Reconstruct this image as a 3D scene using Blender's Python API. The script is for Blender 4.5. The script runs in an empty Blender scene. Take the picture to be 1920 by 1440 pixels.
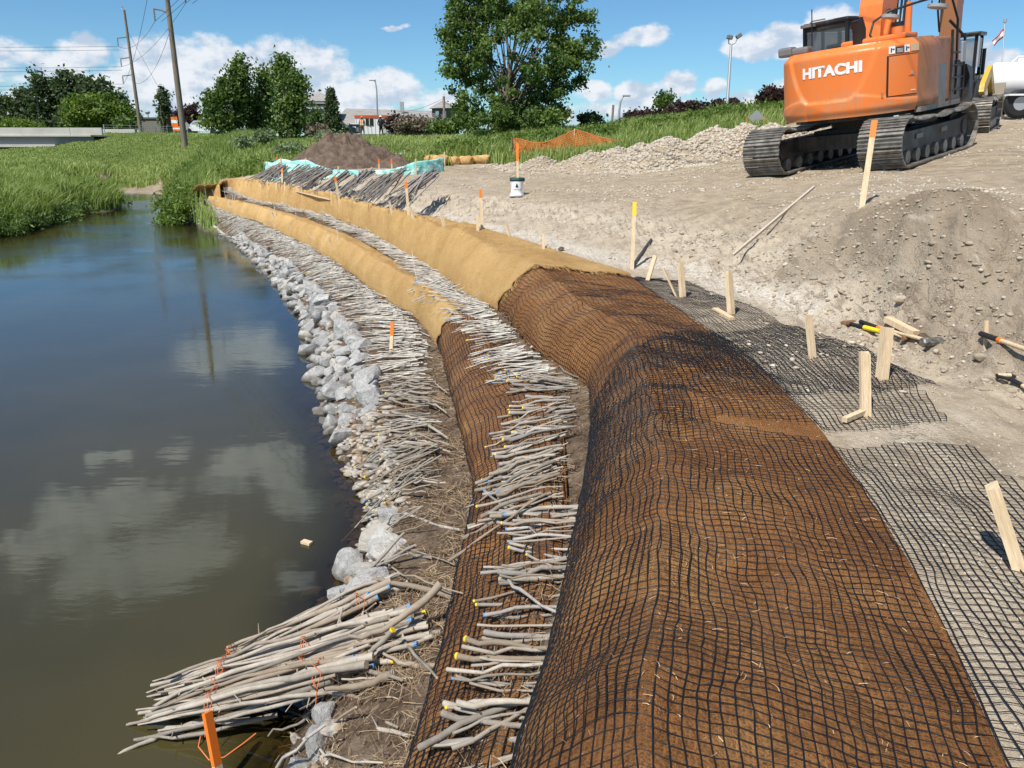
import bpy, bmesh, math, random
import numpy as np
from mathutils import Vector, Matrix, Quaternion
from mathutils.bvhtree import BVHTree

SC = bpy.context.scene
COL = SC.collection
rnd = random.Random(7)
RG = np.random.RandomState(11)

# ------------------------------------------------------------------ camera
FPX, PITCH, EYE = 1450.0, math.radians(17.42), 3.0
cam_d = bpy.data.cameras.new('camera')
cam = bpy.data.objects.new('camera', cam_d); COL.objects.link(cam)
cam_d.sensor_width = 36.0; cam_d.lens = 36.0*FPX/1920.0
cam_d.clip_start = 0.05; cam_d.clip_end = 3000.0
cam.location = (0, 0, EYE); cam.rotation_euler = (math.pi/2-PITCH, 0, 0)
SC.camera = cam
SC.view_settings.view_transform = 'Standard'; SC.view_settings.look = 'None'
SC.view_settings.exposure = 0.30; SC.view_settings.gamma = 1.0
SC.view_settings.use_curve_mapping = False

CT, ST = math.cos(PITCH), math.sin(PITCH)
def ray(px, py):
    r = (px-960)/FPX; u = -(py-720)/FPX
    return Vector((r, CT+u*ST, -ST+u*CT))
def P(px, py, z):                       # point of height z seen at a photo pixel
    d = ray(px, py); return Vector((0, 0, EYE)) + d*((z-EYE)/d.z)
def D(px, py, depth):                   # point at a distance along the view axis
    return Vector((0, 0, EYE)) + ray(px, py)*depth
def proj(p):
    x, y, z = p[0], p[1], p[2]-EYE
    dep = y*CT - z*ST; up = y*ST + z*CT
    return 960+FPX*x/dep, 720-FPX*up/dep, dep

# ------------------------------------------------------------------ sun + sky
SUN_EL = math.radians(56); SUN_AZ = math.radians(219)      # azimuth clockwise from +Y
sdir = Vector((math.sin(SUN_AZ)*math.cos(SUN_EL), math.cos(SUN_AZ)*math.cos(SUN_EL), math.sin(SUN_EL)))
sun_d = bpy.data.lights.new('sun', 'SUN'); sun = bpy.data.objects.new('sun', sun_d); COL.objects.link(sun)
sun_d.energy = 4.6; sun_d.angle = math.radians(0.53); sun_d.color = (1.0, 0.955, 0.88)
sun.rotation_euler = (-sdir).to_track_quat('-Z', 'Y').to_euler(); sun.location = (0, 0, 40)

W = bpy.data.worlds.new('World'); SC.world = W; W.use_nodes = True
nt = W.node_tree; nt.nodes.clear()
def wn(t, **k):
    n = nt.nodes.new(t)
    for a, b in k.items(): setattr(n, a, b)
    return n
def wl(a, b): nt.links.new(a, b)
def wm(op, a, b=None, c=None):
    n = wn('ShaderNodeMath', operation=op)
    for i, v in enumerate((a, b, c)):
        if v is None: continue
        if isinstance(v, (int, float)): n.inputs[i].default_value = v
        else: wl(v, n.inputs[i])
    return n.outputs[0]
def wv(op, a, b=None):
    n = wn('ShaderNodeVectorMath', operation=op)
    for i, v in enumerate((a, b)):
        if v is None: continue
        if isinstance(v, (tuple, list)): n.inputs[i].default_value = v
        else: wl(v, n.inputs[i])
    return n
sky = wn('ShaderNodeTexSky', sky_type='NISHITA'); sky.sun_disc = False
sky.sun_elevation = SUN_EL; sky.sun_rotation = SUN_AZ
sky.altitude = 1000; sky.air_density = 1.0; sky.dust_density = 0.35; sky.ozone_density = 2.2
tc = wn('ShaderNodeTexCoord'); sp = wn('ShaderNodeSeparateXYZ'); wl(tc.outputs['Generated'], sp.inputs[0])
az = wm('ARCTAN2', sp.outputs[0], sp.outputs[1]); el = wm('ARCSINE', sp.outputs[2])
co = wn('ShaderNodeCombineXYZ'); wl(az, co.inputs[0]); wl(el, co.inputs[1])
def wnoise(vec, scale, detail, rough=.55, dist=0):
    n = wn('ShaderNodeTexNoise'); n.inputs['Scale'].default_value = scale; n.inputs['Detail'].default_value = detail
    n.inputs['Roughness'].default_value = rough; n.inputs['Distortion'].default_value = dist
    wl(vec, n.inputs['Vector']); return n
warp = wv('SUBTRACT', wnoise(co.outputs[0], 16, 4).outputs['Color'], (.5, .5, .5))
wsc = wv('MULTIPLY', warp.outputs[0], (.055, .03, 0))
cw = wv('ADD', co.outputs[0], wsc.outputs[0])
def azel(px, py, refl=False):
    d = ray(px, py).normalized()
    if refl: d.z = -d.z
    return math.atan2(d.x, d.y), math.asin(d.z)
# cumulus seen in the photograph: pixel centre, half sizes in pixels, strength
BL = [(165,100,50,36,1.0),(110,122,65,26,.8),(60,150,90,26,.55),(330,125,110,52,.95),(420,115,70,52,1.05),(500,125,90,52,1.1),(600,125,75,50,1.1),
      (460,165,260,45,1.0),(250,160,110,34,.75),(720,165,75,34,1.0),(680,185,160,30,.85),(742,50,18,8,.9),(1150,88,36,20,1.0),(1200,68,55,24,1.05),
      (1108,172,40,24,1.05),(1200,176,60,26,.95),(1275,160,45,26,1.05),(1340,172,30,22,.95),(1190,205,150,22,.8),(1395,92,60,26,.95),(1470,70,70,38,1.1),
      (1560,45,70,42,1.1),(1640,45,60,50,1.0),(1830,110,60,30,.9),(1900,112,60,26,.9),(1405,190,50,22,.8),(1500,175,70,30,.8),(1560,120,80,30,.6),(840,190,60,30,.8),(400,205,420,40,.62),(120,190,200,40,.6),(1200,215,330,26,.62),(1750,170,260,40,.5),(560,170,200,45,.8),
      (-120,120,160,60,1.0),(-350,60,160,90,1.0),(2150,80,150,70,1.0),(2500,20,200,90,1.0)]
RB = [(430,655,120,48,.85),(500,675,60,32,.7),(205,860,42,26,.8),(322,850,45,30,.6),(430,880,80,55,.85),(520,870,90,60,.75),(560,930,80,50,.6),(180,960,170,60,.85),
      (260,1060,200,75,.85),(90,1010,110,60,.7),(360,1010,90,60,.7),(550,1090,90,40,.5)]
acc = None
blobs = []
for (x, y, hx, hy, s) in BL:
    a, e = azel(x, y); blobs.append((a, e, hx/FPX*1.05, hy/FPX*1.05, s))
for (x, y, hx, hy, s) in RB:
    a, e = azel(x, y, True); k = math.cos(math.atan((y-720)/FPX))
    blobs.append((a, e, hx/FPX/max(.5, math.cos(e)), hy/FPX, s))
r2 = random.Random(5)                                       # the same broken cumulus goes on all round
for i in range(34):
    a = r2.uniform(-math.pi, math.pi)
    if abs(a) < .66: continue
    e = r2.uniform(.05, .95); blobs.append((a, e, r2.uniform(.09, .28)/math.cos(e), r2.uniform(.04, .12), r2.uniform(.6, 1.0)))
top = None
for (a, e, wa, we, s) in blobs:
    v = wv('MULTIPLY', wv('SUBTRACT', cw.outputs[0], (a, e, 0)).outputs[0], (1/wa, 1/we, 0))
    ln = wv('LENGTH', v.outputs[0]).outputs['Value']
    f = wm('MULTIPLY_ADD', ln, -s, s)
    acc = f if acc is None else wm('SMOOTH_MAX', acc, f, .12)
cn = wv('MULTIPLY', co.outputs[0], (1, 1.5, 1))
n1 = wnoise(cn.outputs[0], 17, 10, .58)
n2 = wnoise(cn.outputs[0], 9, 3, .5)
dens = wm('ADD', acc, wm('MULTIPLY', wm('SUBTRACT', n1.outputs['Fac'], .52), 1.5))
mr = wn('ShaderNodeMapRange', interpolation_type='SMOOTHSTEP'); wl(dens, mr.inputs[0]); mr.inputs[1].default_value = .08; mr.inputs[2].default_value = .44
cover = wm('MULTIPLY', mr.outputs[0], .93)
mr2 = wn('ShaderNodeMapRange', interpolation_type='SMOOTHSTEP')
off = wv('ADD', cn.outputs[0], (-.006, .012, 0)); n3 = wnoise(off.outputs[0], 17, 6, .58)
sh = wm('ADD', wm('MULTIPLY', wm('SUBTRACT', n1.outputs['Fac'], n3.outputs['Fac']), 2.2), wm('MULTIPLY', n2.outputs['Fac'], 1.0))
wl(sh, mr2.inputs[0]); mr2.inputs[1].default_value = .22; mr2.inputs[2].default_value = .72
cc = wn('ShaderNodeMix', data_type='RGBA'); wl(mr2.outputs[0], cc.inputs[0])
CLOUD_K = 10.0
cc.inputs[6].default_value = (5.2, 6.2, 7.6, 1); cc.inputs[7].default_value = (8.8, 9.0, 9.4, 1)
hz = wn('ShaderNodeMapRange'); wl(el, hz.inputs[0]); hz.inputs[1].default_value = 0.0; hz.inputs[2].default_value = .16; hz.inputs[3].default_value = .25; hz.inputs[4].default_value = 0.0
tint = wn('ShaderNodeMix', data_type='RGBA', blend_type='MULTIPLY'); tint.inputs[0].default_value = 1.0
wl(sky.outputs[0], tint.inputs[6]); tint.inputs[7].default_value = (.66, .99, 1.17, 1)
mx = wn('ShaderNodeMix', data_type='RGBA'); wl(cover, mx.inputs[0]); wl(tint.outputs[2], mx.inputs[6]); wl(cc.outputs[2], mx.inputs[7])
bg = wn('ShaderNodeBackground'); bg.inputs['Strength'].default_value = 0.083; wl(mx.outputs[2], bg.inputs[0])
ow = wn('ShaderNodeOutputWorld'); wl(bg.outputs[0], ow.inputs[0])

# ------------------------------------------------------------------ helpers
def tag(o, label=None, cat=None, group=None, kind=None):
    if label: o['label'] = label
    if cat: o['category'] = cat
    if group: o['group'] = group
    if kind: o['kind'] = kind
    return o
def thing(name, label, cat, loc=(0, 0, 0), rotz=0.0, group=None):
    o = bpy.data.objects.new(name, None); COL.objects.link(o); o.empty_display_size = .1
    o.location = loc; o.rotation_euler = (0, 0, rotz)
    return tag(o, label, cat, group)
def np_mesh(name, V, F, mats=None, smooth=True, mi=None, col=None, colname='tone'):
    V = np.asarray(V, dtype=np.float32); me = bpy.data.meshes.new(name)
    if isinstance(F, np.ndarray):
        k = F.shape[1]; nf = len(F); me.vertices.add(len(V)); me.vertices.foreach_set('co', V.ravel())
        me.loops.add(nf*k); me.loops.foreach_set('vertex_index', F.astype(np.int32).ravel())
        me.polygons.add(nf); me.polygons.foreach_set('loop_start', (np.arange(nf)*k).astype(np.int32))
        try: me.polygons.foreach_set('loop_total', np.full(nf, k, dtype=np.int32))
        except Exception: pass
        me.update(calc_edges=True)
    else:
        me.from_pydata([tuple(map(float, v)) for v in V], [], [tuple(f) for f in F]); me.update()
    me.polygons.foreach_set('use_smooth', np.full(len(me.polygons), bool(smooth)))
    for m in (mats or []): me.materials.append(m)
    if mi is not None: me.polygons.foreach_set('material_index', np.asarray(mi, dtype=np.int32))
    if col is not None:
        for nm, arr in (col.items() if isinstance(col, dict) else {colname: col}.items()):
            at = me.attributes.new(nm, 'FLOAT', 'POINT'); at.data.foreach_set('value', np.asarray(arr, dtype=np.float32))
    return me
def link(name, me, parent=None, loc=None, rot=None, scale=None):
    o = bpy.data.objects.new(name, me); COL.objects.link(o)
    if parent: o.parent = parent
    if loc is not None: o.location = loc
    if rot is not None: o.rotation_euler = rot
    if scale is not None: o.scale = scale if hasattr(scale, '__len__') else (scale,)*3
    return o
class MB:
    """collects simple shapes, links them as one mesh"""
    def __init__(s): s.V = []; s.F = []; s.M = []; s.sm = []
    def add(s, V, F, mi=0, smooth=False):
        b = len(s.V); s.V += [tuple(v) for v in V]
        for f in F: s.F.append(tuple(i+b for i in f)); s.M.append(mi); s.sm.append(smooth)
        return s
    def box(s, c, d, mi=0, R=None, taper=1.0, bev=0.0):
        x, y, z = d[0]/2, d[1]/2, d[2]/2; c = Vector(c)
        if bev <= 0:
            V = [(-x,-y,-z),(x,-y,-z),(x,y,-z),(-x,y,-z),(-x*taper,-y*taper,z),(x*taper,-y*taper,z),(x*taper,y*taper,z),(-x*taper,y*taper,z)]
            F = [(0,3,2,1),(4,5,6,7),(0,1,5,4),(1,2,6,5),(2,3,7,6),(3,0,4,7)]
        else:
            bm = bmesh.new(); bmesh.ops.create_cube(bm, size=1)
            for v in bm.verts: v.co = Vector((v.co.x*d[0], v.co.y*d[1], v.co.z*d[2]))
            bmesh.ops.bevel(bm, geom=bm.edges[:], offset=bev, segments=2, affect='EDGES', profile=.5)
            bm.verts.index_update(); V = [v.co.copy() for v in bm.verts]; F = [[v.index for v in f.verts] for f in bm.faces]; bm.free()
        V = [Vector(v) for v in V]
        if R is not None: V = [R @ v for v in V]
        return s.add([v+c for v in V], F, mi)
    def prism(s, pts, h0, h1, axis='z', mi=0, smooth=False):
        n = len(pts)
        def m(p, h): return {'z': (p[0], p[1], h), 'y': (p[0], h, p[1]), 'x': (h, p[0], p[1])}[axis]
        V = [m(p, h0) for p in pts]+[m(p, h1) for p in pts]
        ar = sum(pts[i][0]*pts[(i+1) % n][1]-pts[(i+1) % n][0]*pts[i][1] for i in range(n))
        flip = (ar < 0) != (axis == 'y')
        F = [tuple(range(n))[::-1], tuple(range(n, 2*n))]+[(i, (i+1) % n, n+(i+1) % n, n+i) for i in range(n)]
        if flip: F = [f[::-1] for f in F]
        if h1 < h0: F = [f[::-1] for f in F]
        return s.add(V, F, mi, smooth)
    def tube(s, pts, r, n=8, mi=0, cap=True, smooth=True, capmi=None):
        pts = [Vector(p) for p in pts]; m = len(pts)
        rr = r if hasattr(r, '__len__') else [r]*m
        V = []; up = None
        for i, p in enumerate(pts):
            t = (pts[min(i+1, m-1)]-pts[max(i-1, 0)]).normalized()
            if up is None: up = Vector((0, 0, 1)) if abs(t.z) < .9 else Vector((1, 0, 0))
            a = t.cross(up)
            if a.length < 1e-6: a = t.orthogonal()
            a.normalize(); b = a.cross(t).normalized(); up = b
            for k in range(n):
                an = 2*math.pi*k/n; V.append(p+a*math.cos(an)*rr[i]+b*math.sin(an)*rr[i])
        F = [(i*n+k, i*n+(k+1) % n, (i+1)*n+(k+1) % n, (i+1)*n+k) for i in range(m-1) for k in range(n)]
        s.add(V, F, mi, smooth)
        if cap:
            s.add(V[:n], [tuple(range(n))[::-1]], mi if capmi is None else capmi); s.add(V[-n:], [tuple(range(n))], mi)
        return s
    def cyl(s, a, b, r, n=12, mi=0, r2=None, smooth=True): return s.tube([a, b], [r, r if r2 is None else r2], n, mi, True, smooth)
    def build(s, name, mats, parent=None, **k):
        me = np_mesh(name, s.V, s.F, mats if isinstance(mats, (list, tuple)) else [mats], False, s.M)
        me.polygons.foreach_set('use_smooth', s.sm)
        return link(name, me, parent, **k)

# vectorised gradient noise
_pr = np.random.RandomState(3).permutation(4096).astype(np.int64)
_gr = np.random.RandomState(4).normal(size=(4096, 3)); _gr /= np.linalg.norm(_gr, axis=1)[:, None]
def noise3(x, y, z):
    xi, yi, zi = np.floor(x).astype(np.int64), np.floor(y).astype(np.int64), np.floor(z).astype(np.int64)
    xf, yf, zf = x-xi, y-yi, z-zi
    u, v, w = [t*t*t*(t*(t*6-15)+10) for t in (xf, yf, zf)]
    out = 0
    for dx in (0, 1):
        for dy in (0, 1):
            for dz in (0, 1):
                h = _pr[(_pr[(_pr[(xi+dx) & 4095]+yi+dy) & 4095]+zi+dz) & 4095]
                g = _gr[h]; d = g[..., 0]*(xf-dx)+g[..., 1]*(yf-dy)+g[..., 2]*(zf-dz)
                out = out + d*(u if dx else 1-u)*(v if dy else 1-v)*(w if dz else 1-w)
    return out*1.6
def fbm(x, y, z=0.0, oct=4, gain=.5, lac=2.03):
    x = np.asarray(x, float); y = np.asarray(y, float); z = np.zeros_like(x)+z
    a, s, n = 1.0, 0.0, 0.0
    for o in range(oct):
        s = s + a*noise3(x+o*17.3, y-o*9.1, z+o*4.7); n += a; a *= gain; x = x*lac; y = y*lac; z = z*lac
    return s/n*1.4

# ------------------------------------------------------------------ materials
def mat(name, col, rough=.8, metal=0.0, build=None, spec=.3):
    m = bpy.data.materials.new(name); m.use_nodes = True; t = m.node_tree
    b = t.nodes['Principled BSDF']; b.inputs['Base Color'].default_value = (*col, 1); b.inputs['Roughness'].default_value = rough
    b.inputs['Metallic'].default_value = metal; b.inputs['Specular IOR Level'].default_value = spec
    if build: build(t, b)
    return m
class NT:
    def __init__(s, t): s.t = t
    def n(s, ty, ins=None, **k):
        q = s.t.nodes.new(ty)
        for a, b in k.items(): setattr(q, a, b)
        for a, b in (ins or {}).items(): s.put(b, q.inputs[a])
        return q
    def put(s, v, sock):
        if isinstance(v, bpy.types.NodeSocket): s.t.links.new(v, sock)
        elif isinstance(v, tuple) and len(v) == 3 and sock.type == 'RGBA': sock.default_value = (*v, 1)
        else: sock.default_value = v
    def noise(s, vec, scale, detail=4, rough=.55, dist=0, out='Fac'):
        return s.n('ShaderNodeTexNoise', {'Vector': vec, 'Scale': scale, 'Detail': detail, 'Roughness': rough, 'Distortion': dist}).outputs[out]
    def vor(s, vec, scale, feature='F1', out='Distance', rnd_=1.0):
        return s.n('ShaderNodeTexVoronoi', {'Vector': vec, 'Scale': scale, 'Randomness': rnd_}, feature=feature).outputs[out]
    def ramp(s, f, stops):
        q = s.n('ShaderNodeValToRGB', {'Fac': f}); cr = q.color_ramp
        while len(cr.elements) < len(stops): cr.elements.new(.5)
        for e, (p, c) in zip(cr.elements, stops): e.position = p; e.color = (*c, 1) if hasattr(c, '__len__') else (c, c, c, 1)
        return q.outputs[0]
    def mix(s, f, a, b, mode='MIX'):
        q = s.n('ShaderNodeMix', data_type='RGBA', blend_type=mode); s.put(f, q.inputs[0]); s.put(a, q.inputs[6]); s.put(b, q.inputs[7]); return q.outputs[2]
    def math(s, op, a, b=0.0, c=None):
        q = s.n('ShaderNodeMath', operation=op); s.put(a, q.inputs[0]); s.put(b, q.inputs[1])
        if c is not None: s.put(c, q.inputs[2])
        return q.outputs[0]
    def sstep(s, f, a, b, lo=0.0, hi=1.0):
        return s.n('ShaderNodeMapRange', {0: f, 1: a, 2: b, 3: lo, 4: hi}, interpolation_type='SMOOTHSTEP').outputs[0]
    def scl(s, vec, v): return s.n('ShaderNodeVectorMath', {0: vec, 1: v}, operation='MULTIPLY').outputs[0]
    def bump(s, h, strength=.5, dist=.01, normal=None):
        q = s.n('ShaderNodeBump', {'Height': h, 'Strength': strength, 'Distance': dist})
        if normal is not None: s.put(normal, q.inputs['Normal'])
        return q.outputs[0]
    def attr(s, name): return s.n('ShaderNodeAttribute', attribute_name=name).outputs['Fac']
    def pos(s): return s.n('ShaderNodeNewGeometry').outputs['Position']
    def obj(s): return s.n('ShaderNodeTexCoord').outputs['Object']
    def uv(s): return s.n('ShaderNodeTexCoord').outputs['UV']
    def orand(s): return s.n('ShaderNodeObjectInfo').outputs['Random']
# ------------------------------------------------------------------ terrain control lines (photo pixel + height above the water)
def dens(pts, step=45, n3=3):
    out = []
    for a, b in zip(pts[:-1], pts[1:]):
        k = max(1, int(math.hypot(a[0]-b[0], a[1]-b[1])/step))
        for i in range(k): t = i/k; out.append(tuple(a[j]*(1-t)+b[j]*t for j in range(n3)))
    out.append(tuple(pts[-1])); return out
def zl(pts, z): return [(x, y, z) for x, y in pts]
L_WATER = [(470,1700),(530,1440),(570,1340),(590,1240),(612,1140),(655,1075),(685,1000),(690,950),(655,890),(632,830),(612,770),(598,700),(588,640),(560,580),(515,525),(440,455),(380,420),(325,397),(306,385)]
L_ROCK = [(540,1700),(610,1440),(640,1330),(690,1220),(712,1130),(742,1060),(752,980),(742,930),(728,850),(706,780),(694,700),(662,620),(606,550),(540,490),(450,434),(380,407),(325,391)]
L_TOE1 = [(640,1700),(772,1440),(830,1250),(868,1060),(895,930),(878,850),(852,750),(826,650),(790,600),(720,560),(652,506),(600,474),(540,444),(470,414),(400,394),(352,386)]
L_TOE2 = [(880,1700),(968,1440),(1030,1240),(1075,1020),(1098,900),(1112,830),(1106,720),(1058,694),(1000,650),(938,580),(865,545),(805,500),(700,441),(600,404),(500,381),(420,369),(366,367)]
L_EDGE = [(2300,1700),(1885,1440),(1780,1200),(1690,1030),(1600,895),(1532,800),(1450,715),(1300,600),(1180,520),(1080,492),(1000,470),(900,445),(800,422),(700,398),(600,373),(480,345),(372,352)]
L_NET = [(3400,1900),(2500,1440),(2200,1200),(2000,1000),(1870,850),(1820,790),(1790,715),(1700,652),(1560,600),(1430,558),(1300,522),(1200,514)]
L_FOOT = [(3000,1000),(2300,850),(1980,740),(1900,700),(1780,648),(1640,605),(1500,575),(1400,545),(1280,505),(1180,492),(1090,476),(1000,446),(900,425),(800,400),(700,382),(600,362),(500,345)]
L_CREST = [(2900,560,2.4),(2300,440,2.4),(1920,398,2.4),(1800,402,2.38),(1700,396,2.35),(1600,393,2.25),(1500,383,2.12),(1400,380,2.0),(1300,376,1.93),(1200,374,1.88),(1100,370,1.84),(1000,366,1.8),(900,362,1.75),(800,358,1.7),(700,346,1.65),(600,338,1.6),(500,332,1.5)]
C = []
C += dens(zl(L_WATER, 0.0)); C += dens(zl(L_ROCK, .36)); C += dens(zl([(x-8, y+2) for x, y in L_TOE1], .5))
C += dens(zl([(x-4, y+2) for x, y in L_TOE2], .92)); C += dens(zl([(x+6, y) for x, y in L_EDGE], 1.35))
C += dens(zl([(x-70, y+30) for x, y in L_WATER[:-5]], -.32)); C += dens(zl([(x-14, y+8) for x, y in L_WATER[-5:]], -.2))
C += dens([(x, y, 1.36) for x, y in L_FOOT]); C += dens(L_CREST)
C += [(x, y, 1.36) for x, y in [(1500,610),(1560,640),(1620,650),(1680,690),(1740,720),(1700,800),(1800,830),(1650,720),(1600,800),(1850,760),(1900,900),(1400,580),(1350,585),(1460,640),(1540,700),(1580,750),(1650,860),(1750,1000),(1900,1200),(1950,1000),(2100,1000),(2300,1200),(1280,545),(1230,525),(1850,700),(2000,850),(2200,950)]]
C += [(1300,1700,1.35),(1700,1700,1.35),(1000,2600,1.0),(1900,1440,1.35),(1750,900,1.35),(1900,850,1.36),(1400,1300,1.3),(1300,900,1.28)]
# river bed
C += [(x, y, -.8) for x in (-900, -500, -200, 50, 250, 400) for y in (560, 720, 950, 1300, 1700) if not (x > 300 and y > 1200)]
C += [(-600,480,-.6),(-300,460,-.5),(100,460,-.6),(250,430,-.5),(150,420,-.4),(240,395,-.3),(270,377,-.2)]
# far bank of the river and the meadow
C += dens(zl([(-900,480),(-500,462),(-200,448),(0,432),(60,420),(120,400),(170,382),(200,372),(218,366),(250,363),(300,363),(318,370),(322,388)], 0.0))
C += dens(zl([(-900,400),(-500,395),(-200,392),(0,385),(60,376),(120,362),(160,354),(196,350)], .85))
C += [(215,352,.22),(255,353,.2),(300,353,.22),(215,346,.28),(270,346,.28),(310,348,.3)]
C += dens([(330,340,.75),(350,350,.9),(340,372,.7),(355,376,.7),(378,340,1.1),(420,332,1.35)])
def Z(px, py, d): p = D(px, py, d); return (px, py, p.z)
FAR = [(-600,330,45),(-300,320,46),(0,318,46),(100,312,48),(200,318,50),(300,322,49),(400,318,45),(470,318,40),(520,308,38),
 (-300,285,70),(0,283,70),(100,275,72),(200,268,72),(300,272,66),(347,277,60),(400,290,52),(450,285,50),(560,288,44),(640,282,44),
 (-300,262,95),(60,262,85),(140,252,82),(200,248,80),(260,250,80),(340,250,76),(420,254,74),(500,258,72),(600,256,68),(700,258,62),(800,258,60),
 (800,285,45),(900,283,42),(1000,270,42),(1100,268,42),(1200,250,42),(1300,238,42),(1400,228,40),(1500,226,38),
 (900,262,55),(1000,256,55),(1200,244,52),(1400,226,50),(700,300,36),(560,325,30),(760,318,31),(820,325,29),(650,322,30)]
C += [Z(*p) for p in FAR]
# bench, ramp under the machines
C += [(900,340,1.75),(1000,345,1.85),(1100,345,1.92),(1200,345,2.0),(1300,345,2.08),]
C += [Z(1400,337,16.8),Z(1441,332,17.0),Z(1480,331,17),Z(1560,326,16.3),Z(1640,320,15.5),Z(1710,317,15.2),Z(1600,360,12),Z(1750,350,11.5),Z(1900,340,11.5)]
C += [Z(1750,368,9), Z(1900,374,8.6), Z(1600,372,10), Z(1850,352,11), Z(1500,372,11), Z(1400,364,13), Z(1680,366,9.6), Z(2100,390,8)]
C += [Z(1818,268,18.5), Z(1870,246,21.5), Z(1920,235,24), Z(2100,225,24), Z(2400,240,20), Z(1920,290,15), Z(1620,300,18.2), Z(1730,290,17.3), Z(1550,268,24), Z(1700,240,26),Z(1500,300,20),
      Z(1900,222,30), Z(1800,222,34), Z(1650,222,34), Z(2300,200,40), Z(1400,310,20), Z(1300,318,22), Z(1200,325,24), Z(1100,328,25), Z(1000,328,27), Z(900,325,29)]
C += [Z(1700,228,60), Z(1900,222,60), Z(2300,215,60)]
cp = np.array([P(x, y, z)[:] for x, y, z in C if abs(z-EYE) > 1e-3])
keep = (cp[:, 1] > 0.1) & (np.hypot(cp[:, 0], cp[:, 1]) < 140); cp = cp[keep]
extra = [(a, r, z) for r, z in ((140, 3.2), (260, 3.0), (1200, 2.0)) for a, in [(t,) for t in np.radians(np.arange(-180, 180, 12))]]
ex = [(math.sin(a)*r, math.cos(a)*r, z) for a, r, z in extra]
ex += [(x, y, 1.35) for x, y in ((0,0),(1,0),(2,0),(3,-1),(0.6,-1.5),(2,-3),(5,-5),(8,0),(8,-12),(6,2),(20,-20),(4,-30))]
ex += [(-.55,-.6,.9),(-1.2,-.6,.5),(-1.9,-.6,.3),(-2.5,-.6,-.05),(-1,-5,.7),(-3,-5,-.1),(-5,-12,0),(-4,0,-.6),(-8,0,-.8),(-8,8,-.8),(-14,8,-.8),(-12,-5,-.8),(-15,-20,-.8),(-25,0,-.5),(-30,-20,1.5),(-30,5,1.2),(-28,12,.5),(-40,0,3),(12,8,2.7),(16,6,3),(14,-3,2.3),(30,0,3.5),(30,12,4)]
cp = np.vstack([cp, np.array(ex)])
def warp2(x, y):
    r = np.sqrt(np.asarray(x, float)**2+np.asarray(y, float)**2+.8); a = np.arctan2(x, y); L = np.log(r)+1.0
    return L*np.sin(a), L*np.cos(a)
cu, cv = warp2(cp[:, 0], cp[:, 1])
# merge near-duplicates
key = {}
for i in range(len(cp)): key.setdefault((round(cu[i]*70), round(cv[i]*70)), i)
idx = sorted(key.values()); cp = cp[idx]; cu = cu[idx]; cv = cv[idx]
K = -np.hypot(cu[:, None]-cu[None], cv[:, None]-cv[None]) - 0.0
n = len(cp); A = np.zeros((n+1, n+1)); A[:n, :n] = K - 1e-4*np.eye(n); A[:n, n] = 1; A[n, :n] = 1
sol = np.linalg.solve(A, np.append(cp[:, 2], 0))
def base_z(x, y):
    x = np.atleast_1d(np.asarray(x, float)); y = np.atleast_1d(np.asarray(y, float)); sh = x.shape
    u, v = warp2(x.ravel(), y.ravel()); out = np.empty(len(u))
    for i in range(0, len(u), 20000):
        out[i:i+20000] = -np.hypot(u[i:i+20000, None]-cu, v[i:i+20000, None]-cv) @ sol[:n] + sol[n]
    return out.reshape(sh)

# ---- plan-view polylines of the bank
def poly3(line, z): return np.array([P(x, y, z)[:] for x, y in dens([(a, b, z) for a, b in line], 25)] if False else [P(q[0], q[1], z)[:] for q in dens([(a, b, z) for a, b in line], 25)])
def inpoly(px, py, poly):
    px = np.asarray(px); py = np.asarray(py); ins = np.zeros(px.shape, bool); m = len(poly)
    for i in range(m):
        x1, y1 = poly[i]; x2, y2 = poly[(i+1) % m]
        c = ((y1 > py) != (y2 > py)) & (px < (x2-x1)*(py-y1)/((y2-y1) if y2 != y1 else 1e-9)+x1); ins ^= c
    return ins
def pl(line, z): return [tuple(P(x, y, z)[:2]) for x, y in line]
def segdist(px, py, poly, closed=False):
    d = np.full(np.shape(px), 1e9); m = len(poly)
    for i in range(m-(0 if closed else 1)):
        x1, y1 = poly[i]; x2, y2 = poly[(i+1) % m]; dx, dy = x2-x1, y2-y1; L = dx*dx+dy*dy+1e-12
        t = np.clip(((px-x1)*dx+(py-y1)*dy)/L, 0, 1); d = np.minimum(d, np.hypot(px-x1-t*dx, py-y1-t*dy))
    return d
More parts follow.
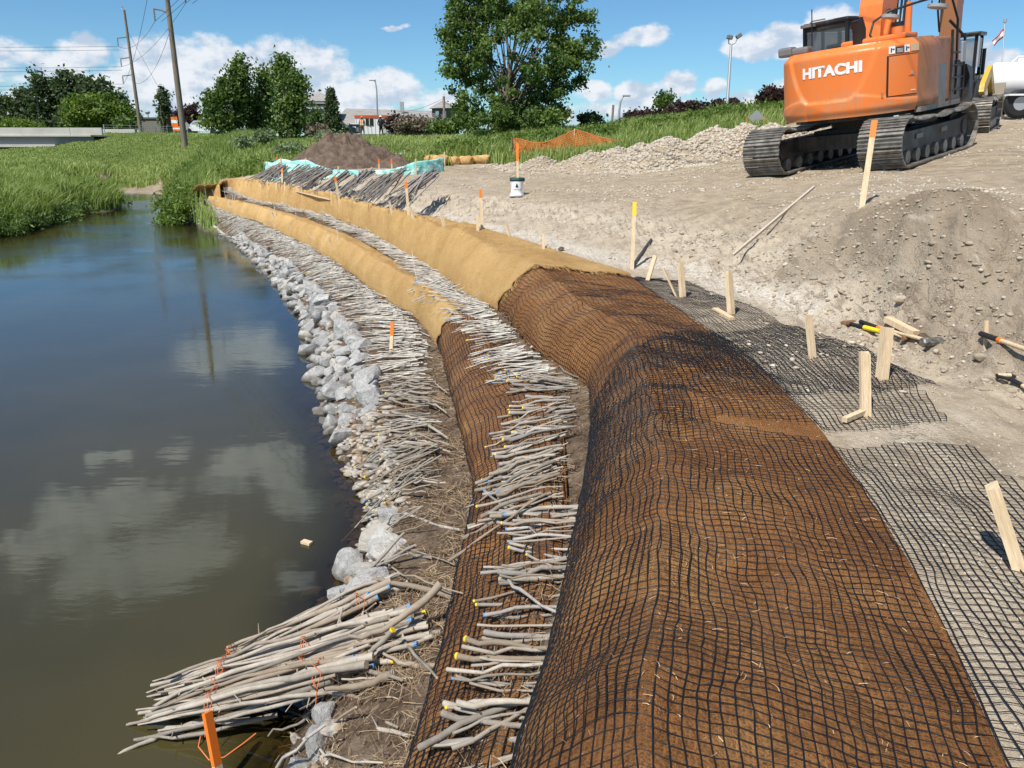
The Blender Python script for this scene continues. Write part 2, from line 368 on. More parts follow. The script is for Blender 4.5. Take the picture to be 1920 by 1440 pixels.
# zones in plan (metres)
RIVER_SIDE = pl(L_WATER, 0)
sand_poly = pl(L_TOE2[:-1], .95)+[tuple(D(372,345,37)[:2]), tuple(D(470,330,36)[:2]), tuple(D(540,322,34)[:2]), tuple(D(760,308,33)[:2]), tuple(D(840,305,33)[:2]), tuple(D(900,300,34)[:2]), tuple(D(960,290,31.5)[:2]), tuple(D(1100,275,29)[:2]), tuple(D(1200,262,28)[:2]), tuple(D(1340,235,27)[:2]), tuple(D(1440,226,28)[:2]), tuple(D(1500,226,40)[:2]), (18, 70), (80, 75), (80, -60), (-1.2, -60)]
bank_poly = pl(L_WATER, 0)+pl(L_TOE2[::-1], .95)      # brown soil shelves, everything between water and upper lift
def base_rough(x, y):                                   # micro relief by zone
    s = inpoly(x, y, sand_poly); r = np.hypot(x, y)
    foot = np.array(pl(L_FOOT, 1.36)); 
    z = fbm(x*.8, y*.8, 1, 4)*.03
    z = z + fbm(x*4, y*4, 2, 4)*.012
    # the dug slope: lumpy, gouged obliquely
    df = segdist(x, y, SLOPE_MID); de = segdist(x, y, EDGE_PL); k = np.exp(-(df/0.85)**2)*np.clip((de-.12)/.6, 0, 1)
    lum = k*s
    g = fbm(x*2.2+y*1.0, y*2.2-x*.6, 5, 4)
    z = z + lum*(.06*g + .02*(np.abs(fbm(x*5, y*5, 7, 3))-.25))
    rgt = np.clip((x-1.8)/2.0, 0, 1)*lum*np.exp(-(np.maximum(y-10, 0)/3)**2)
    z = z + rgt*(.12*(np.abs(fbm(x*1.5, y*1.5, 9, 5))-.3)+.06*fbm(x*5, y*5, 4, 5)+.03*np.abs(fbm(x*16, y*16, 3, 3))-.05)
    z = z + k*s*(.05*fbm((x+y*.5)*4, (y-x*.5)*.9, 8, 5)-.03*(np.abs(fbm(x*2.1, y*2.1, 12, 4))-.25)+.012*fbm(x*14, y*14, 2, 3))
    b = fbm(x*.35, y*.35, 11, 3)*.10*np.clip((r-12)/10, 0, 1)*s
    gully = s*k*.05*np.maximum(0, np.sin((x*1.0-y*.35)*7+fbm(x, y, 3, 2)*5))**2
    ins = inpoly(x, y, UNDER_PL); return z + b - gully - ins*.22*np.clip(de/.35, 0, 1)*np.clip((r-6)/4, 0, 1)
EDGE_PL = pl(L_EDGE, 1.37); UNDER_PL = pl(L_TOE2, .93)+pl(L_EDGE[::-1], 1.37)
SLOPE_MID = [tuple(((P(x, y, 1.36)+P(x, y-60-(60 if x > 1200 else 0), 1.9))/2)[:2]) for x, y in L_FOOT[1:]]
ft = np.array(pl(L_FOOT, 1.36)); cr = np.array([P(a, b, c)[:2] for a, b, c in L_CREST])
SLOPE_MID = [tuple((ft[i]+cr[np.argmin(np.hypot(*(cr-ft[i]).T))])/2) for i in range(len(ft))]
# piles standing on the bench: centre pixel crest, depth, half width m, height m
PILES = [(925,300,31.5,1.3,.55),(965,296,30,1.2,.6),(1015,285,28.5,1.3,.8),(1075,288,27.2,1.2,.75),(1108,276,26.5,1.2,.85),(1160,268,26,1.2,.95),(1205,260,25.5,1.3,1.0),
         (1255,248,25,1.5,1.15),(1310,252,24.5,1.4,1.2),(1345,230,24.5,1.6,1.45),(1400,224,24,1.6,1.45),(1450,224,24,1.7,1.4),(1500,232,24.5,1.6,1.2)]
def pile_z(x, y):
    z = np.full(np.shape(x), -9.0); cc = [D(a, b-3, c_) for a, b, c_, w, h in PILES]
    for i in range(len(cc)-1):                              # the ridge running between the heap tops
        p, q = cc[i], cc[i+1]; dx, dy = q.x-p.x, q.y-p.y; L = dx*dx+dy*dy; t = np.clip(((x-p.x)*dx+(y-p.y)*dy)/L, 0, 1); dd = np.hypot(x-p.x-t*dx, y-p.y-t*dy)
        z = np.maximum(z, p.z+(q.z-p.z)*t-.10-dd*.60-.12*np.exp(-(dd/.3)**2)-.22*np.sin(math.pi*t)+.10*fbm(x*1.3, y*1.3, 3, 3))
    for (px, py, d, w, h) in PILES:
        c = D(px, py, d); ang = np.arctan2(y-c.y, x-c.x)
        rr = np.hypot((x-c.x), (y-c.y)*.8)*(1+.12*np.sin(ang*3+px)+.08*fbm(x, y, px*.1, 2))
        zz = c.z - rr*.66 - .12*np.exp(-(rr/.35)**2)
        z = np.maximum(z, zz)
    return z
def terrain_z(x, y):
    z = base_z(x, y); near = np.hypot(x, y) < 60
    z = z + np.where(near, base_rough(x, y), fbm(x*.1, y*.1, 1, 3)*.1)
    pz = pile_z(x, y) + fbm(x*2.5, y*2.5, 8, 4)*.06
    k = .12; m = np.maximum(z, pz); dlt = np.abs(z-pz)
    return np.where(near, m+np.where(dlt < k, (k-dlt)**2/(4*k), 0), z)

rs = np.concatenate([np.linspace(.3, 1.6, 14)[:-1], np.exp(np.linspace(math.log(1.6), math.log(16), 300))[:-1], np.exp(np.linspace(math.log(16), math.log(48), 190))[:-1], np.exp(np.linspace(math.log(48), math.log(1400), 70))])
an = np.concatenate([np.radians(np.linspace(-180, -46, 50))[:-1], np.radians(np.linspace(-46, 46, 440))[:-1], np.radians(np.linspace(46, 180, 50))[:-1]])
RR, AA = np.meshgrid(rs, an, indexing='ij'); X = RR*np.sin(AA); Y = RR*np.cos(AA)
ZZ = terrain_z(X, Y); nr, na = X.shape
V = np.stack([X.ravel(), Y.ravel(), ZZ.ravel()], 1)
ii, jj = np.meshgrid(np.arange(nr-1), np.arange(na), indexing='ij'); j2 = (jj+1) % na
F = np.stack([ii*na+jj, (ii+1)*na+jj, (ii+1)*na+j2, ii*na+j2], -1).reshape(-1, 4)[:, ::-1]
V = np.vstack([V, [[0, 0, float(terrain_z(np.array([0.]), np.array([0.]))[0])]]]); cidx = len(V)-1
x, y = V[:, 0], V[:, 1]; r = np.hypot(x, y)
is_sand = inpoly(x, y, sand_poly); is_bank = inpoly(x, y, bank_poly)
under = V[:, 2] < 0.02
grassm = (~is_sand) & (~is_bank) & (~under)
mud_far = (segdist(x, y, pl([(205,353),(292,355)], .2)) < 1.0) & grassm; grassm &= ~mud_far
zone = np.where(is_sand, 0, np.where(is_bank, 1, np.where(grassm, 2, 3)))
soft = fbm(x*.6, y*.6, 3, 3)
darkmud = np.exp(-(segdist(x, y, pl([(1540,430),(1640,440),(1760,460),(1900,500),(2100,530)], 2.05))/.62)**2)*is_sand
_sm = np.array(SLOPE_MID); face = np.exp(-(segdist(x, y, SLOPE_MID[1:])/.62)**2)*is_sand; foot = np.exp(-(segdist(x, y, pl(L_FOOT[6:], 1.36))/.28)**2)*is_sand; bench = is_sand*np.clip((V[:, 2]-1.62)/.2, 0, 1)*(r > 7)*(1-face)
T_ATTR = dict(face=face, foot=foot, bench=bench.astype(float), dark=darkmud, wet=np.clip(1-V[:, 2]/.12, 0, 1), bankm=is_bank.astype(float))
terr_tris = np.vstack([F[:, [0, 1, 2]], F[:, [0, 2, 3]]])
BV_T = BVHTree.FromPolygons([tuple(v) for v in V.tolist()], F.tolist())
def gz(x, y, bv=None):
    h = (bv or BV_T).ray_cast(Vector((x, y, 60)), Vector((0, 0, -1))); return h[0].z if h[0] else 0.0
def hit(px, py, bv=None):
    h = (bv or BV_T).ray_cast(Vector((0, 0, EYE)), ray(px, py).normalized()); return h[0]
def gzv(x, y): return terrain_z(np.asarray(x, float), np.asarray(y, float))
# ------------------------------------------------------------------ ground materials
def b_sand(t, b):
    q = NT(t); p = q.pos()
    big = q.noise(p, .45, 4); mid = q.noise(p, 3.2, 6, .65); fine = q.noise(p, 26, 6, .7); grit = q.noise(p, 130, 3, .6)
    c = q.ramp(big, [(.3, (.40,.335,.255)), (.7, (.54,.465,.365))])
    c = q.mix(q.sstep(mid, .35, .7), c, (.60,.53,.43)); c = q.mix(q.sstep(mid, .5, .25), c, (.35,.29,.215))
    vs = q.vor(p, 34, out='Color'); vd = q.vor(p, 34)
    peb = q.math('MULTIPLY', q.sstep(vd, .42, .3), q.sstep(q.noise(p, 1.7, 3), .42, .62))
    c = q.mix(q.math('MULTIPLY', peb, .8), c, q.ramp(q.n('ShaderNodeSeparateColor', {0: vs}).outputs[0], [(0, (.36,.31,.25)), (.5, (.56,.52,.45)), (1, (.66,.63,.57))]))
    c = q.mix(q.math('MULTIPLY', q.sstep(q.math('ADD', q.attr('dark'), q.math('MULTIPLY', q.math('SUBTRACT', mid, .5), 1.6)), .3, .85), .8), c, (.235,.18,.125))
    c = q.mix(q.math('MULTIPLY', grit, .22), c, (.2,.165,.12)); c = q.mix(1.0, c, (1.0,.955,.885), 'MULTIPLY')
    c = q.mix(q.math('MULTIPLY', q.attr('bench'), .8), c, q.mix(1.0, c, (.80,.765,.72), 'MULTIPLY')); c = q.mix(q.math('MULTIPLY', q.attr('face'), .22), c, (.66,.585,.475)); c = q.mix(q.math('MULTIPLY', q.attr('foot'), q.sstep(fine, .38, .6, 0, .8)), c, (.74,.70,.62))
    st = q.noise(q.n('ShaderNodeMapping', {'Vector': p, 'Rotation': (0, 0, .7), 'Scale': (9, 1.1, 4)}).outputs[0], 1.6, 5, .7)
    c = q.mix(q.math('MULTIPLY', q.sstep(st, .52, .60, 0, .75), q.math('ADD', .35, q.math('MULTIPLY', q.attr('face'), .65))), c, (.25,.195,.14)); c = q.mix(q.sstep(st, .42, .32, 0, .35), c, (.68,.62,.52))
    crk = q.vor(q.n('ShaderNodeVectorMath', {0: p, 1: q.scl(q.noise(p, 4, 3, out='Color'), (.3, .3, .3))}, operation='ADD').outputs[0], 5, 'DISTANCE_TO_EDGE')
    c = q.mix(q.math('MULTIPLY', q.sstep(crk, .035, .0), q.sstep(q.noise(p, .9, 3), .5, .62, 0, .7)), c, (.12,.095,.07))
    q.put(c, b.inputs['Base Color'])
    h = q.math('ADD', q.math('MULTIPLY', fine, 1.0), q.math('MULTIPLY', grit, .35)); h = q.math('ADD', h, q.math('MULTIPLY', peb, .35)); h = q.math('ADD', h, q.math('MULTIPLY', mid, 1.5))
    q.put(q.bump(h, .9, .03), b.inputs['Normal'])
def b_soil(t, b):
    q = NT(t); p = q.pos(); m = q.noise(p, 5, 6, .65); f = q.noise(p, 45, 6, .7)
    c = q.ramp(m, [(.3, (.065,.042,.028)), (.52, (.145,.10,.066)), (.72, (.25,.19,.135))]); c = q.mix(q.sstep(f, .5, .75), c, (.33,.26,.19))
    c = q.mix(q.math('MULTIPLY', q.attr('wet'), .75), c, (.06,.047,.03)); q.put(c, b.inputs['Base Color'])
    q.put(q.bump(q.math('ADD', q.math('MULTIPLY', m, 2.), f), .9, .03), b.inputs['Normal'])
def b_meadow(t, b):
    q = NT(t); p = q.pos(); m = q.noise(p, .25, 5, .6); f = q.noise(p, 6, 5, .7)
    c = q.ramp(m, [(.3, (.08,.12,.025)), (.7, (.17,.21,.055))]); c = q.mix(q.math('MULTIPLY', f, .5), c, (.035,.05,.015)); q.put(c, b.inputs['Base Color'])
    q.put(q.bump(f, .8, .08), b.inputs['Normal'])
def b_bed(t, b):
    q = NT(t); p = q.pos(); m = q.noise(p, 1.2, 5, .6); f = q.noise(p, 14, 4, .6)
    q.put(q.ramp(m, [(.3, (.05,.042,.022)), (.7, (.115,.095,.055))]), b.inputs['Base Color']); q.put(q.bump(f, .5, .03), b.inputs['Normal'])
def b_mud(t, b):
    q = NT(t); p = q.pos(); m = q.noise(p, 2.5, 5, .6)
    q.put(q.ramp(m, [(.3, (.2,.15,.10)), (.7, (.36,.29,.21))]), b.inputs['Base Color']); q.put(q.bump(m, .5, .05), b.inputs['Normal'])
M_SAND = mat('sandy_gravel', (.4,.34,.27), .92, build=b_sand, spec=.2)
M_SOIL = mat('brown_soil', (.15,.1,.07), .95, build=b_soil, spec=.15)
M_MEADOW = mat('meadow_ground', (.08,.12,.03), .95, build=b_meadow, spec=.1)
M_BED = mat('river_bed', (.1,.08,.05), .8, build=b_bed)
M_MUD = mat('river_mud', (.3,.24,.17), .85, build=b_mud)
fz = np.stack([zone[F[:, k]] for k in range(4)], 1); fzone = np.where((fz == 3).any(1) & (fz == 1).any(1), 1, np.where((fz == fz[:, :1]).all(1), fz[:, 0], np.max(fz, 1)))
mudf = mud_far[F].any(1)
fzone = np.where(mudf, 4, fzone)
for k, nm, m in ((0, 'gravel_ground', M_SAND), (1, 'soil_bank', M_SOIL), (2, 'meadow', M_MEADOW), (3, 'river_bed', M_BED), (4, 'mud_bank', M_MUD)):
    ff = F[fzone == k]
    if not len(ff): continue
    used, inv = np.unique(ff, return_inverse=True); ff = inv.reshape(ff.shape)
    me = np_mesh(nm, V[used], ff, [m], True, col={a: b[used] for a, b in T_ATTR.items()})
    tag(link(nm, me), kind='structure')

# ------------------------------------------------------------------ water
def b_water(t, b):
    q = NT(t); p = q.pos()
    far = q.scl(p, (.55, 1.0, 1)); 
    n1 = q.noise(q.scl(p, (.9, 2.2, 1)), 1.1, 3, .5); n2 = q.noise(q.scl(p, (1.5, 3.6, 1)), 4.8, 4, .55, .6)
    dist = q.n('ShaderNodeSeparateXYZ', {0: p}).outputs[1]
    riff = q.sstep(dist, 12, 26, .0, 1.0)                         # riffles where the stream comes in, calm pool near the bank
    patch = q.sstep(q.noise(p, .22, 3), .42, .62, .15, 1.0)
    h = q.math('ADD', q.math('MULTIPLY', n1, .16), q.math('MULTIPLY', q.math('MULTIPLY', n2, riff), q.math('MULTIPLY', patch, .75)))
    h = q.math('ADD', h, q.math('MULTIPLY', q.math('MULTIPLY', n2, .06), patch))
    nrm = q.bump(h, .42, .03)
    m = q.noise(p, .35, 3)
    body = q.n('ShaderNodeBsdfDiffuse', {'Color': q.ramp(m, [(.3, (.048,.041,.012)), (.7, (.076,.061,.021))]), 'Normal': nrm}).outputs[0]
    tr = q.n('ShaderNodeBsdfTransparent', {'Color': (.62,.5,.27)}).outputs[0]
    depth = q.attr('depth')
    mx = q.n('ShaderNodeMixShader'); q.put(q.sstep(depth, 0.0, .55, .08, .93), mx.inputs[0]); q.put(tr, mx.inputs[1]); q.put(body, mx.inputs[2])
    gl = q.n('ShaderNodeBsdfGlossy', {'Color': (.74,.90,1.0), 'Roughness': .02, 'Normal': nrm}).outputs[0]
    fr = q.n('ShaderNodeFresnel', {'IOR': 1.56, 'Normal': nrm}).outputs[0]
    m2 = q.n('ShaderNodeMixShader'); q.put(fr, m2.inputs[0]); q.put(mx.outputs[0], m2.inputs[1]); q.put(gl, m2.inputs[2])
    out = [n for n in t.nodes if n.type == 'OUTPUT_MATERIAL'][0]; q.put(m2.outputs[0], out.inputs[0])
M_WATER = mat('river_water', (.1,.1,.05), .05, build=b_water)
wx = np.arange(-60, 8, .35); wy = np.concatenate([np.arange(-40, 0, .8), np.arange(0, 70, .35)])
WX, WY = np.meshgrid(wx, wy, indexing='ij'); bz = base_z(WX, WY)
WV = np.stack([WX.ravel(), WY.ravel(), np.zeros(WX.size)], 1); nx, ny = WX.shape
ii, jj = np.meshgrid(np.arange(nx-1), np.arange(ny-1), indexing='ij')
WF = np.stack([ii*ny+jj, (ii+1)*ny+jj, (ii+1)*ny+jj+1, ii*ny+jj+1], -1).reshape(-1, 4)
lowm = (bz < .25).ravel(); WF = WF[lowm[WF].any(1)]
us, inv = np.unique(WF, return_inverse=True)
tag(link('river_water', np_mesh('river_water', WV[us], inv.reshape(-1, 4), [M_WATER], True, col={'depth': np.clip(-bz.ravel()[us], 0, 2)})), kind='structure')

# ------------------------------------------------------------------ fabric wrapped soil lifts
def resample(line, n, z):
    p = np.array([P(a, b, z)[:] for a, b in line]); d = np.r_[0, np.cumsum(np.hypot(*np.diff(p[:, :2], axis=0).T))]
    k0 = np.searchsorted(d, .7); dr = p[0]-p[max(1, k0)]; dr[2] = 0; dr /= np.linalg.norm(dr); p = np.vstack([p[:1]+dr*2.4, p]); d = np.r_[0, np.cumsum(np.hypot(*np.diff(p[:, :2], axis=0).T))]
    t = np.linspace(0, d[-1], n); q = np.stack([np.interp(t, d, p[:, k]) for k in range(3)], 1)
    w = max(3, int(n*.35/d[-1])|1); 
    for _ in range(2):
        pad = np.vstack([q[:1]]*(w//2)+[q]+[q[-1:]]*(w//2)); ker = np.ones(w)/w
        q = np.stack([np.convolve(pad[:, k], ker, 'valid') for k in range(3)], 1)
    return q, t
def nearest_param(A, B):
    """for every station of A the matching station of B, monotone"""
    s = np.linspace(0, 1, len(B)); i = np.array([np.argmin(np.hypot(*(B[:, :2]-a[:2]).T)) for a in A]); i = np.maximum.accumulate(i)
    w = 41; pad = np.r_[np.full(w//2, i[0]), i, np.full(w//2, i[-1])]; return np.convolve(pad, np.ones(w)/w, 'valid')
NS = 1400
E2, tE = resample(L_TOE2[1:], NS, .93); R2raw, tR = resample(L_EDGE[1:], 3000, 1.37); N2raw, tN = resample(L_NET[1:], 2000, 1.37)
E1, tE1 = resample(L_TOE1[1:], NS, .5)
ia = nearest_param(E2, R2raw); R2 = np.stack([np.interp(ia, np.arange(len(R2raw)), R2raw[:, k]) for k in range(3)], 1)
# inner edge of the lower lift: a little inland of the upper toe
def normals(Q):
    d = np.gradient(Q[:, :2], axis=0); d /= np.linalg.norm(d, axis=1)[:, None]+1e-9; return np.stack([d[:, 1], -d[:, 0]], 1)   # to the right of travel = inland
ib = nearest_param(E1, E2); I1 = np.stack([np.interp(ib, np.arange(NS), E2[:, k]) for k in range(3)], 1)
_yy = I1[:, 1]; _f = np.interp(_yy, [0, 3.3, 5.0, 8, 40], [1.0, 1.0, .78, .62, .6])[:, None]; I1 = E1+(I1-E1)*_f; I1[:, 2] = .9
_L = np.linspace(0, tE[-1], NS); R2[:, 2] += .13*np.clip((_L-9)/5, 0, 1)
def lift_point(A, B, s, w, bulge, hp, prof):
    """s: 0..1 along, w: 0..1 across from toe A to inner edge B"""
    i = np.clip(s, 0, 1)*(len(A)-1)
    a = np.stack([np.interp(i, np.arange(len(A)), A[:, k]) for k in range(3)], -1); b = np.stack([np.interp(i, np.arange(len(B)), B[:, k]) for k in range(3)], -1)
    fw = np.interp(w, prof[0], prof[1]); fz_ = np.interp(w, prof[0], prof[2])
    p = a + (b-a)*fw[..., None]; p[..., 2] = a[..., 2] + (b[..., 2]-a[..., 2])*np.clip(w*hp, 0, 1) + fz_*bulge
    return p
def smoothprof(pts, n=80):
    pts = np.array(pts, float); w = np.linspace(0, 1, n); a = np.interp(w, pts[:, 0], pts[:, 1]); b = np.interp(w, pts[:, 0], pts[:, 2])
    for _ in range(2):
        for arr in (a, b): arr[1:-1] = (arr[:-2]+2*arr[1:-1]+arr[2:])/4
    return (w, a, b)
# w, horizontal fraction, extra height over the straight line from toe to edge
PR2 = smoothprof([(0,0,-.02),(.05,.008,.01),(.12,.045,.055),(.2,.105,.08),(.3,.205,.08),(.4,.32,.065),(.6,.54,.045),(.8,.78,.02),(1,1,.0)])
PR1 = smoothprof([(0,0,-.06),(.06,-.02,.0),(.16,.03,.05),(.28,.15,.06),(.42,.32,.04),(.6,.54,.02),(.8,.78,.0),(1,1,-.05)])
def wr2(p, s, w):                                        # folds and sags of the fabric, evaluated in metres
    L = s*tE[-1]; x = p[..., 0]; y = p[..., 1]
    far = np.clip((L-9)/4, 0, 1); f = fbm(L*1.5+w*1.2, w*2.2, 1.0, 3)*.03*(1+far) + fbm(L*.55, w*1.3, 4, 3)*.05*(1+far) + (.35+.65*far)*(fbm(L*5+w*4, w*3, 2, 3)*.026 + (np.abs(fbm(L*2.6-w*3.5, w*2.5, 9, 3))-.2)*.06)
    near = np.exp(-(np.clip(L-2.5, 0, 99)/3.5)**2)
    f = f + near*(.075*np.exp(-((L-2.0-.5*w)/.30)**2) - .05*np.exp(-((L-2.6-.4*w)/.28)**2))*np.exp(-((w-.35)/.3)**2)
    k = np.sin(math.pi*np.clip(w, 0, 1))**.5
    return f*k
def P2(s, w):
    p = lift_point(E2, R2, s, np.clip(w, 0, 1), 1, 2.6, PR2); p[..., 2] += wr2(p, s, w)
    tA = np.clip((s*tE[-1]-(tE[-1]-2.2))/2.2, 0, 1)     # the far end dips down and tucks in
    p[..., 2] = p[..., 2]*(1-.45*tA**2)
    return p
def P1(s, w):
    t_ = np.clip((s-sJ1+.02)/.04, 0, 1); p = lift_point(E1, I1, s, np.clip(w, 0, 1), .5+.9*t_, 1.2+1.3*t_, PR1); L = s*tE1[-1]
    p[..., 2] += (fbm(L*1.7, w*2, 8, 3)*.05+fbm(L*6, w*3, 6, 3)*.022)*np.sin(math.pi*np.clip(w, 0, 1))**.5
    return p
def sheet(fn, s0, s1, ns, w0, w1, nw, off=0.0, wexp=1.0):
    s = np.linspace(s0, s1, ns)[:, None]+np.zeros((1, nw)); w = np.linspace(w0, w1, nw)[None]+np.zeros((ns, 1))
    return fn(s, w), s, w
def grid_faces(a, b):
    ii, jj = np.meshgrid(np.arange(a-1), np.arange(b-1), indexing='ij'); return np.stack([ii*b+jj, ii*b+jj+1, (ii+1)*b+jj+1, (ii+1)*b+jj], -1).reshape(-1, 4)
def grid_normals(p):
    a = np.gradient(p, axis=0); b = np.gradient(p, axis=1); n = np.cross(a, b); n /= np.linalg.norm(n, axis=-1, keepdims=True)+1e-12
    n[n[..., 2] < 0] *= -1 if False else 1
    return n
def s_at(Q, fn, px, py):                                # station nearest to a photo pixel
    z = Q[:, 2]; pr = np.array([proj(q)[:2] for q in Q]); return float(np.argmin(np.hypot(pr[:, 0]-px, pr[:, 1]-py)))/(len(Q)-1)
sJ2 = s_at(E2, 0, 938, 580); sJR = s_at(R2, 0, 1180, 520); sJ1 = s_at(E1, 0, 826, 645)
def b_coir(dark):
    def f(t, b):
        q = NT(t); u = q.uv(); p = q.pos(); m = q.noise(p, 1.6, 5, .65); g = q.noise(p, 60, 5, .7)
        if dark: c = q.ramp(m, [(.3, (.31,.132,.050)), (.52, (.48,.222,.082)), (.75, (.64,.35,.14))])
        else: c = q.ramp(m, [(.3, (.56,.335,.125)), (.7, (.76,.50,.22))])
        # woven yarns: two wave sets along the cloth
        s = q.n('ShaderNodeSeparateXYZ', {0: u}); k = 70.0
        a = q.math('SINE', q.math('MULTIPLY', q.math('ADD', s.outputs[0], q.math('MULTIPLY', q.noise(p, 6, 2), .02)), 2*math.pi*k)); d = q.math('SINE', q.math('MULTIPLY', q.math('ADD', s.outputs[1], q.math('MULTIPLY', q.noise(p, 5, 2), .02)), 2*math.pi*k))
        wv_ = q.math('MAXIMUM', a, d)
        hair = q.noise(q.scl(u, (14, 110, 1)), 3, 5, .8, .8); hair2 = q.noise(q.scl(u, (120, 22, 1)), 3, 5, .8, .8)
        fib = q.math('MAXIMUM', hair, hair2)
        c = q.mix(q.sstep(q.math('ADD', wv_, q.math('MULTIPLY', q.math('SUBTRACT', g, .5), 3.0)), .2, -.7, 0, .30), c, (.06,.03,.015) if dark else (.20,.115,.045))
        c = q.mix(q.sstep(q.math('MINIMUM', hair, hair2), .44, .33, 0, .32), c, (.07,.032,.014) if dark else (.30,.17,.065)); c = q.mix(q.sstep(fib, .57, .72, 0, .75), c, (.52,.31,.16) if dark else (.70,.49,.24))
        c = q.mix(q.sstep(g, .52, .3, 0, .5), c, (.06,.028,.014) if dark else (.27,.15,.055))
        q.put(c, b.inputs['Base Color'])
        h = q.math('ADD', q.math('MULTIPLY', wv_, .18), q.math('ADD', q.math('MULTIPLY', fib, 1.8), q.math('MULTIPLY', g, 1.0)))
        fo = q.noise(q.scl(p, (1, 1, 1)), 7, 4, .6, .8); q.put(q.bump(fo, .5, .03, q.bump(h, 1.0, .014)), b.inputs['Normal'])
    return f
M_TAN = mat('tan_coir_cloth', (.6,.37,.15), .95, build=b_coir(False), spec=.1)
M_BROWN = mat('brown_coir_mat', (.3,.15,.07), .95, build=b_coir(True), spec=.1)
M_NET = mat('black_plastic_net', (.010,.010,.011), .45, spec=.3)
def add_uv(me, uv):
    l = me.uv_layers.new(name='UVMap'); vi = np.empty(len(me.loops), np.int32); me.loops.foreach_get('vertex_index', vi); l.data.foreach_set('uv', uv[vi].astype(np.float32).ravel())
def frayed(v, s, amp=.01): return v+fbm(s*180, s*0, 2, 3)*amp
def cloth(name, fn, T, sA0, sB0, sA1, sB1, ns, nw, mt, label, cat, thick=.02, off=0.0, width=1.4, kappa=1.0, group=None):
    """patch of a lift; its ends may run obliquely (sA at the toe, sB at the inner edge)"""
    u = np.linspace(0, 1, ns)[:, None]; w = np.linspace(0, 1, nw)[None]+np.zeros((ns, 1))
    s = (sA0+(sB0-sA0)*w)*(1-u)+(sA1+(sB1-sA1)*w)*u
    wob = fbm(w*9, w*0+1, 3, 4)*.0035; s = s + wob*(1-u)**8*1.0
    p = fn(s, w); nrm = grid_normals(p); nrm *= np.where(nrm[..., 2:3].mean() < 0, -1, 1)
    x, y = p[..., 0], p[..., 1]
    p = p + nrm*(off+fbm(x*14, y*14, p[..., 2]*14, 3)[..., None]*(.006 if mt is M_BROWN else .011))
    Vt = p.reshape(-1, 3); uv = np.stack([(s*T).ravel(), (w*width).ravel()], 1)
    Ft = grid_faces(ns, nw)[:, ::-1] if nrm[..., 2].mean() > 0 and False else grid_faces(ns, nw)
    me = np_mesh(name, Vt, Ft, [mt], True); add_uv(me, uv)
    o = link(name, me); md = o.modifiers.new('thickness', 'SOLIDIFY'); md.thickness = thick; md.offset = 0
    return tag(o, label, cat, group), p
# upper lift: brown mat near, tan cloth far (overlapping it)
o, pB2 = cloth('brown_coir_blanket', P2, tE[-1], 0, 0, sJ2+.01, sJR+.012, 620, 130, M_BROWN, 'brown coir blanket wrapped over the upper soil lift, in the foreground under the black netting', 'erosion blanket')
o, pT2 = cloth('tan_coir_blanket', P2, tE[-1], sJ2, sJR, 1, 1, 700, 70, M_TAN, 'long tan coir cloth over the upper soil lift beyond the frayed edge', 'erosion blanket', off=.035)
o, pB1 = cloth('brown_coir_blanket', P1, tE1[-1], 0, 0, sJ1+.006, sJ1+.006, 420, 60, M_BROWN, 'narrow brown coir blanket on the lower soil lift between the two rows of cuttings', 'erosion blanket', width=.8)
o, pT1 = cloth('tan_coir_blanket', P1, tE1[-1], sJ1-.002, sJ1, 1, 1, 560, 46, M_TAN, 'lower tan coir cloth wrapped over the lower soil lift beside the grey rocks', 'erosion blanket', off=.03, width=.8)
cA, cB, cC, cD = P(350,389,.42), P(370,349,1.38), P(452,339,1.52), P(440,371,.93); u_, v_ = np.meshgrid(np.linspace(0, 1, 50), np.linspace(0, 1, 60), indexing='ij'); u3, v3 = u_[..., None], v_[..., None]
fl = (np.array(cA)*(1-u3)+np.array(cB)*u3)*(1-v3)+(np.array(cD)*(1-u3)+np.array(cC)*u3)*v3; fl[..., 2] += .10*np.sin(math.pi*u_)*np.sin(math.pi*np.clip(v_*.5+.25, 0, 1))+fbm(fl[..., 0]*2.2, fl[..., 1]*1.2, u_*2, 4)*.12
me = np_mesh('tan_coir_flap', fl.reshape(-1, 3), grid_faces(50, 60), [M_TAN], True); add_uv(me, np.stack([v_.ravel()*3, u_.ravel()*1.5], 1)); o = link('tan_coir_flap', me); o.modifiers.new('thickness', 'SOLIDIFY').thickness = .02; tag(o, 'rumpled end flap of tan coir cloth wrapped round the far bend', 'erosion blanket')
# frayed fringe at the torn end of the upper tan cloth
fr = MB()
for i in range(260):
    w = rnd.random(); s = sJ2+(sJR-sJ2)*w; a = fbm(np.array([w*9.]), np.array([1.]), 3, 4)[0]*.0035
    p = P2(np.array([s+a]), np.array([w]))[0]; q = P2(np.array([s+a-.0015-rnd.random()*.0025]), np.array([min(1, max(0, w+rnd.uniform(-.02, .02)))]))[0]
    p[2] += .045; q[2] += .03+rnd.random()*.015; m = (p+q)/2; m[2] += .01
    fr.tube([p, m, q], .0022, 3, cap=False)
o = fr.build('cloth_fringe', M_TAN, bpy.data.objects['tan_coir_blanket']); o['kind'] = 'stuff'
def surf_bvh(ps):
    V_, F_ = [], []; b = 0
    for p in ps: V_.append(p.reshape(-1, 3)); F_.append(grid_faces(*p.shape[:2])+b); b += p.shape[0]*p.shape[1]
    return BVHTree.FromPolygons(np.vstack(V_).tolist(), np.vstack(F_).tolist())
BV_L = surf_bvh([pB2, pT2, pB1, pT1]); BV_1 = surf_bvh([pB1, pT1])
def top_z(x, y, skip2=False):
    bv = BV_1 if skip2 else BV_L
    h = bv.ray_cast(Vector((x, y, 60)), Vector((0, 0, -1))); a = gz(x, y)
    return max(a, h[0].z) if h[0] else a
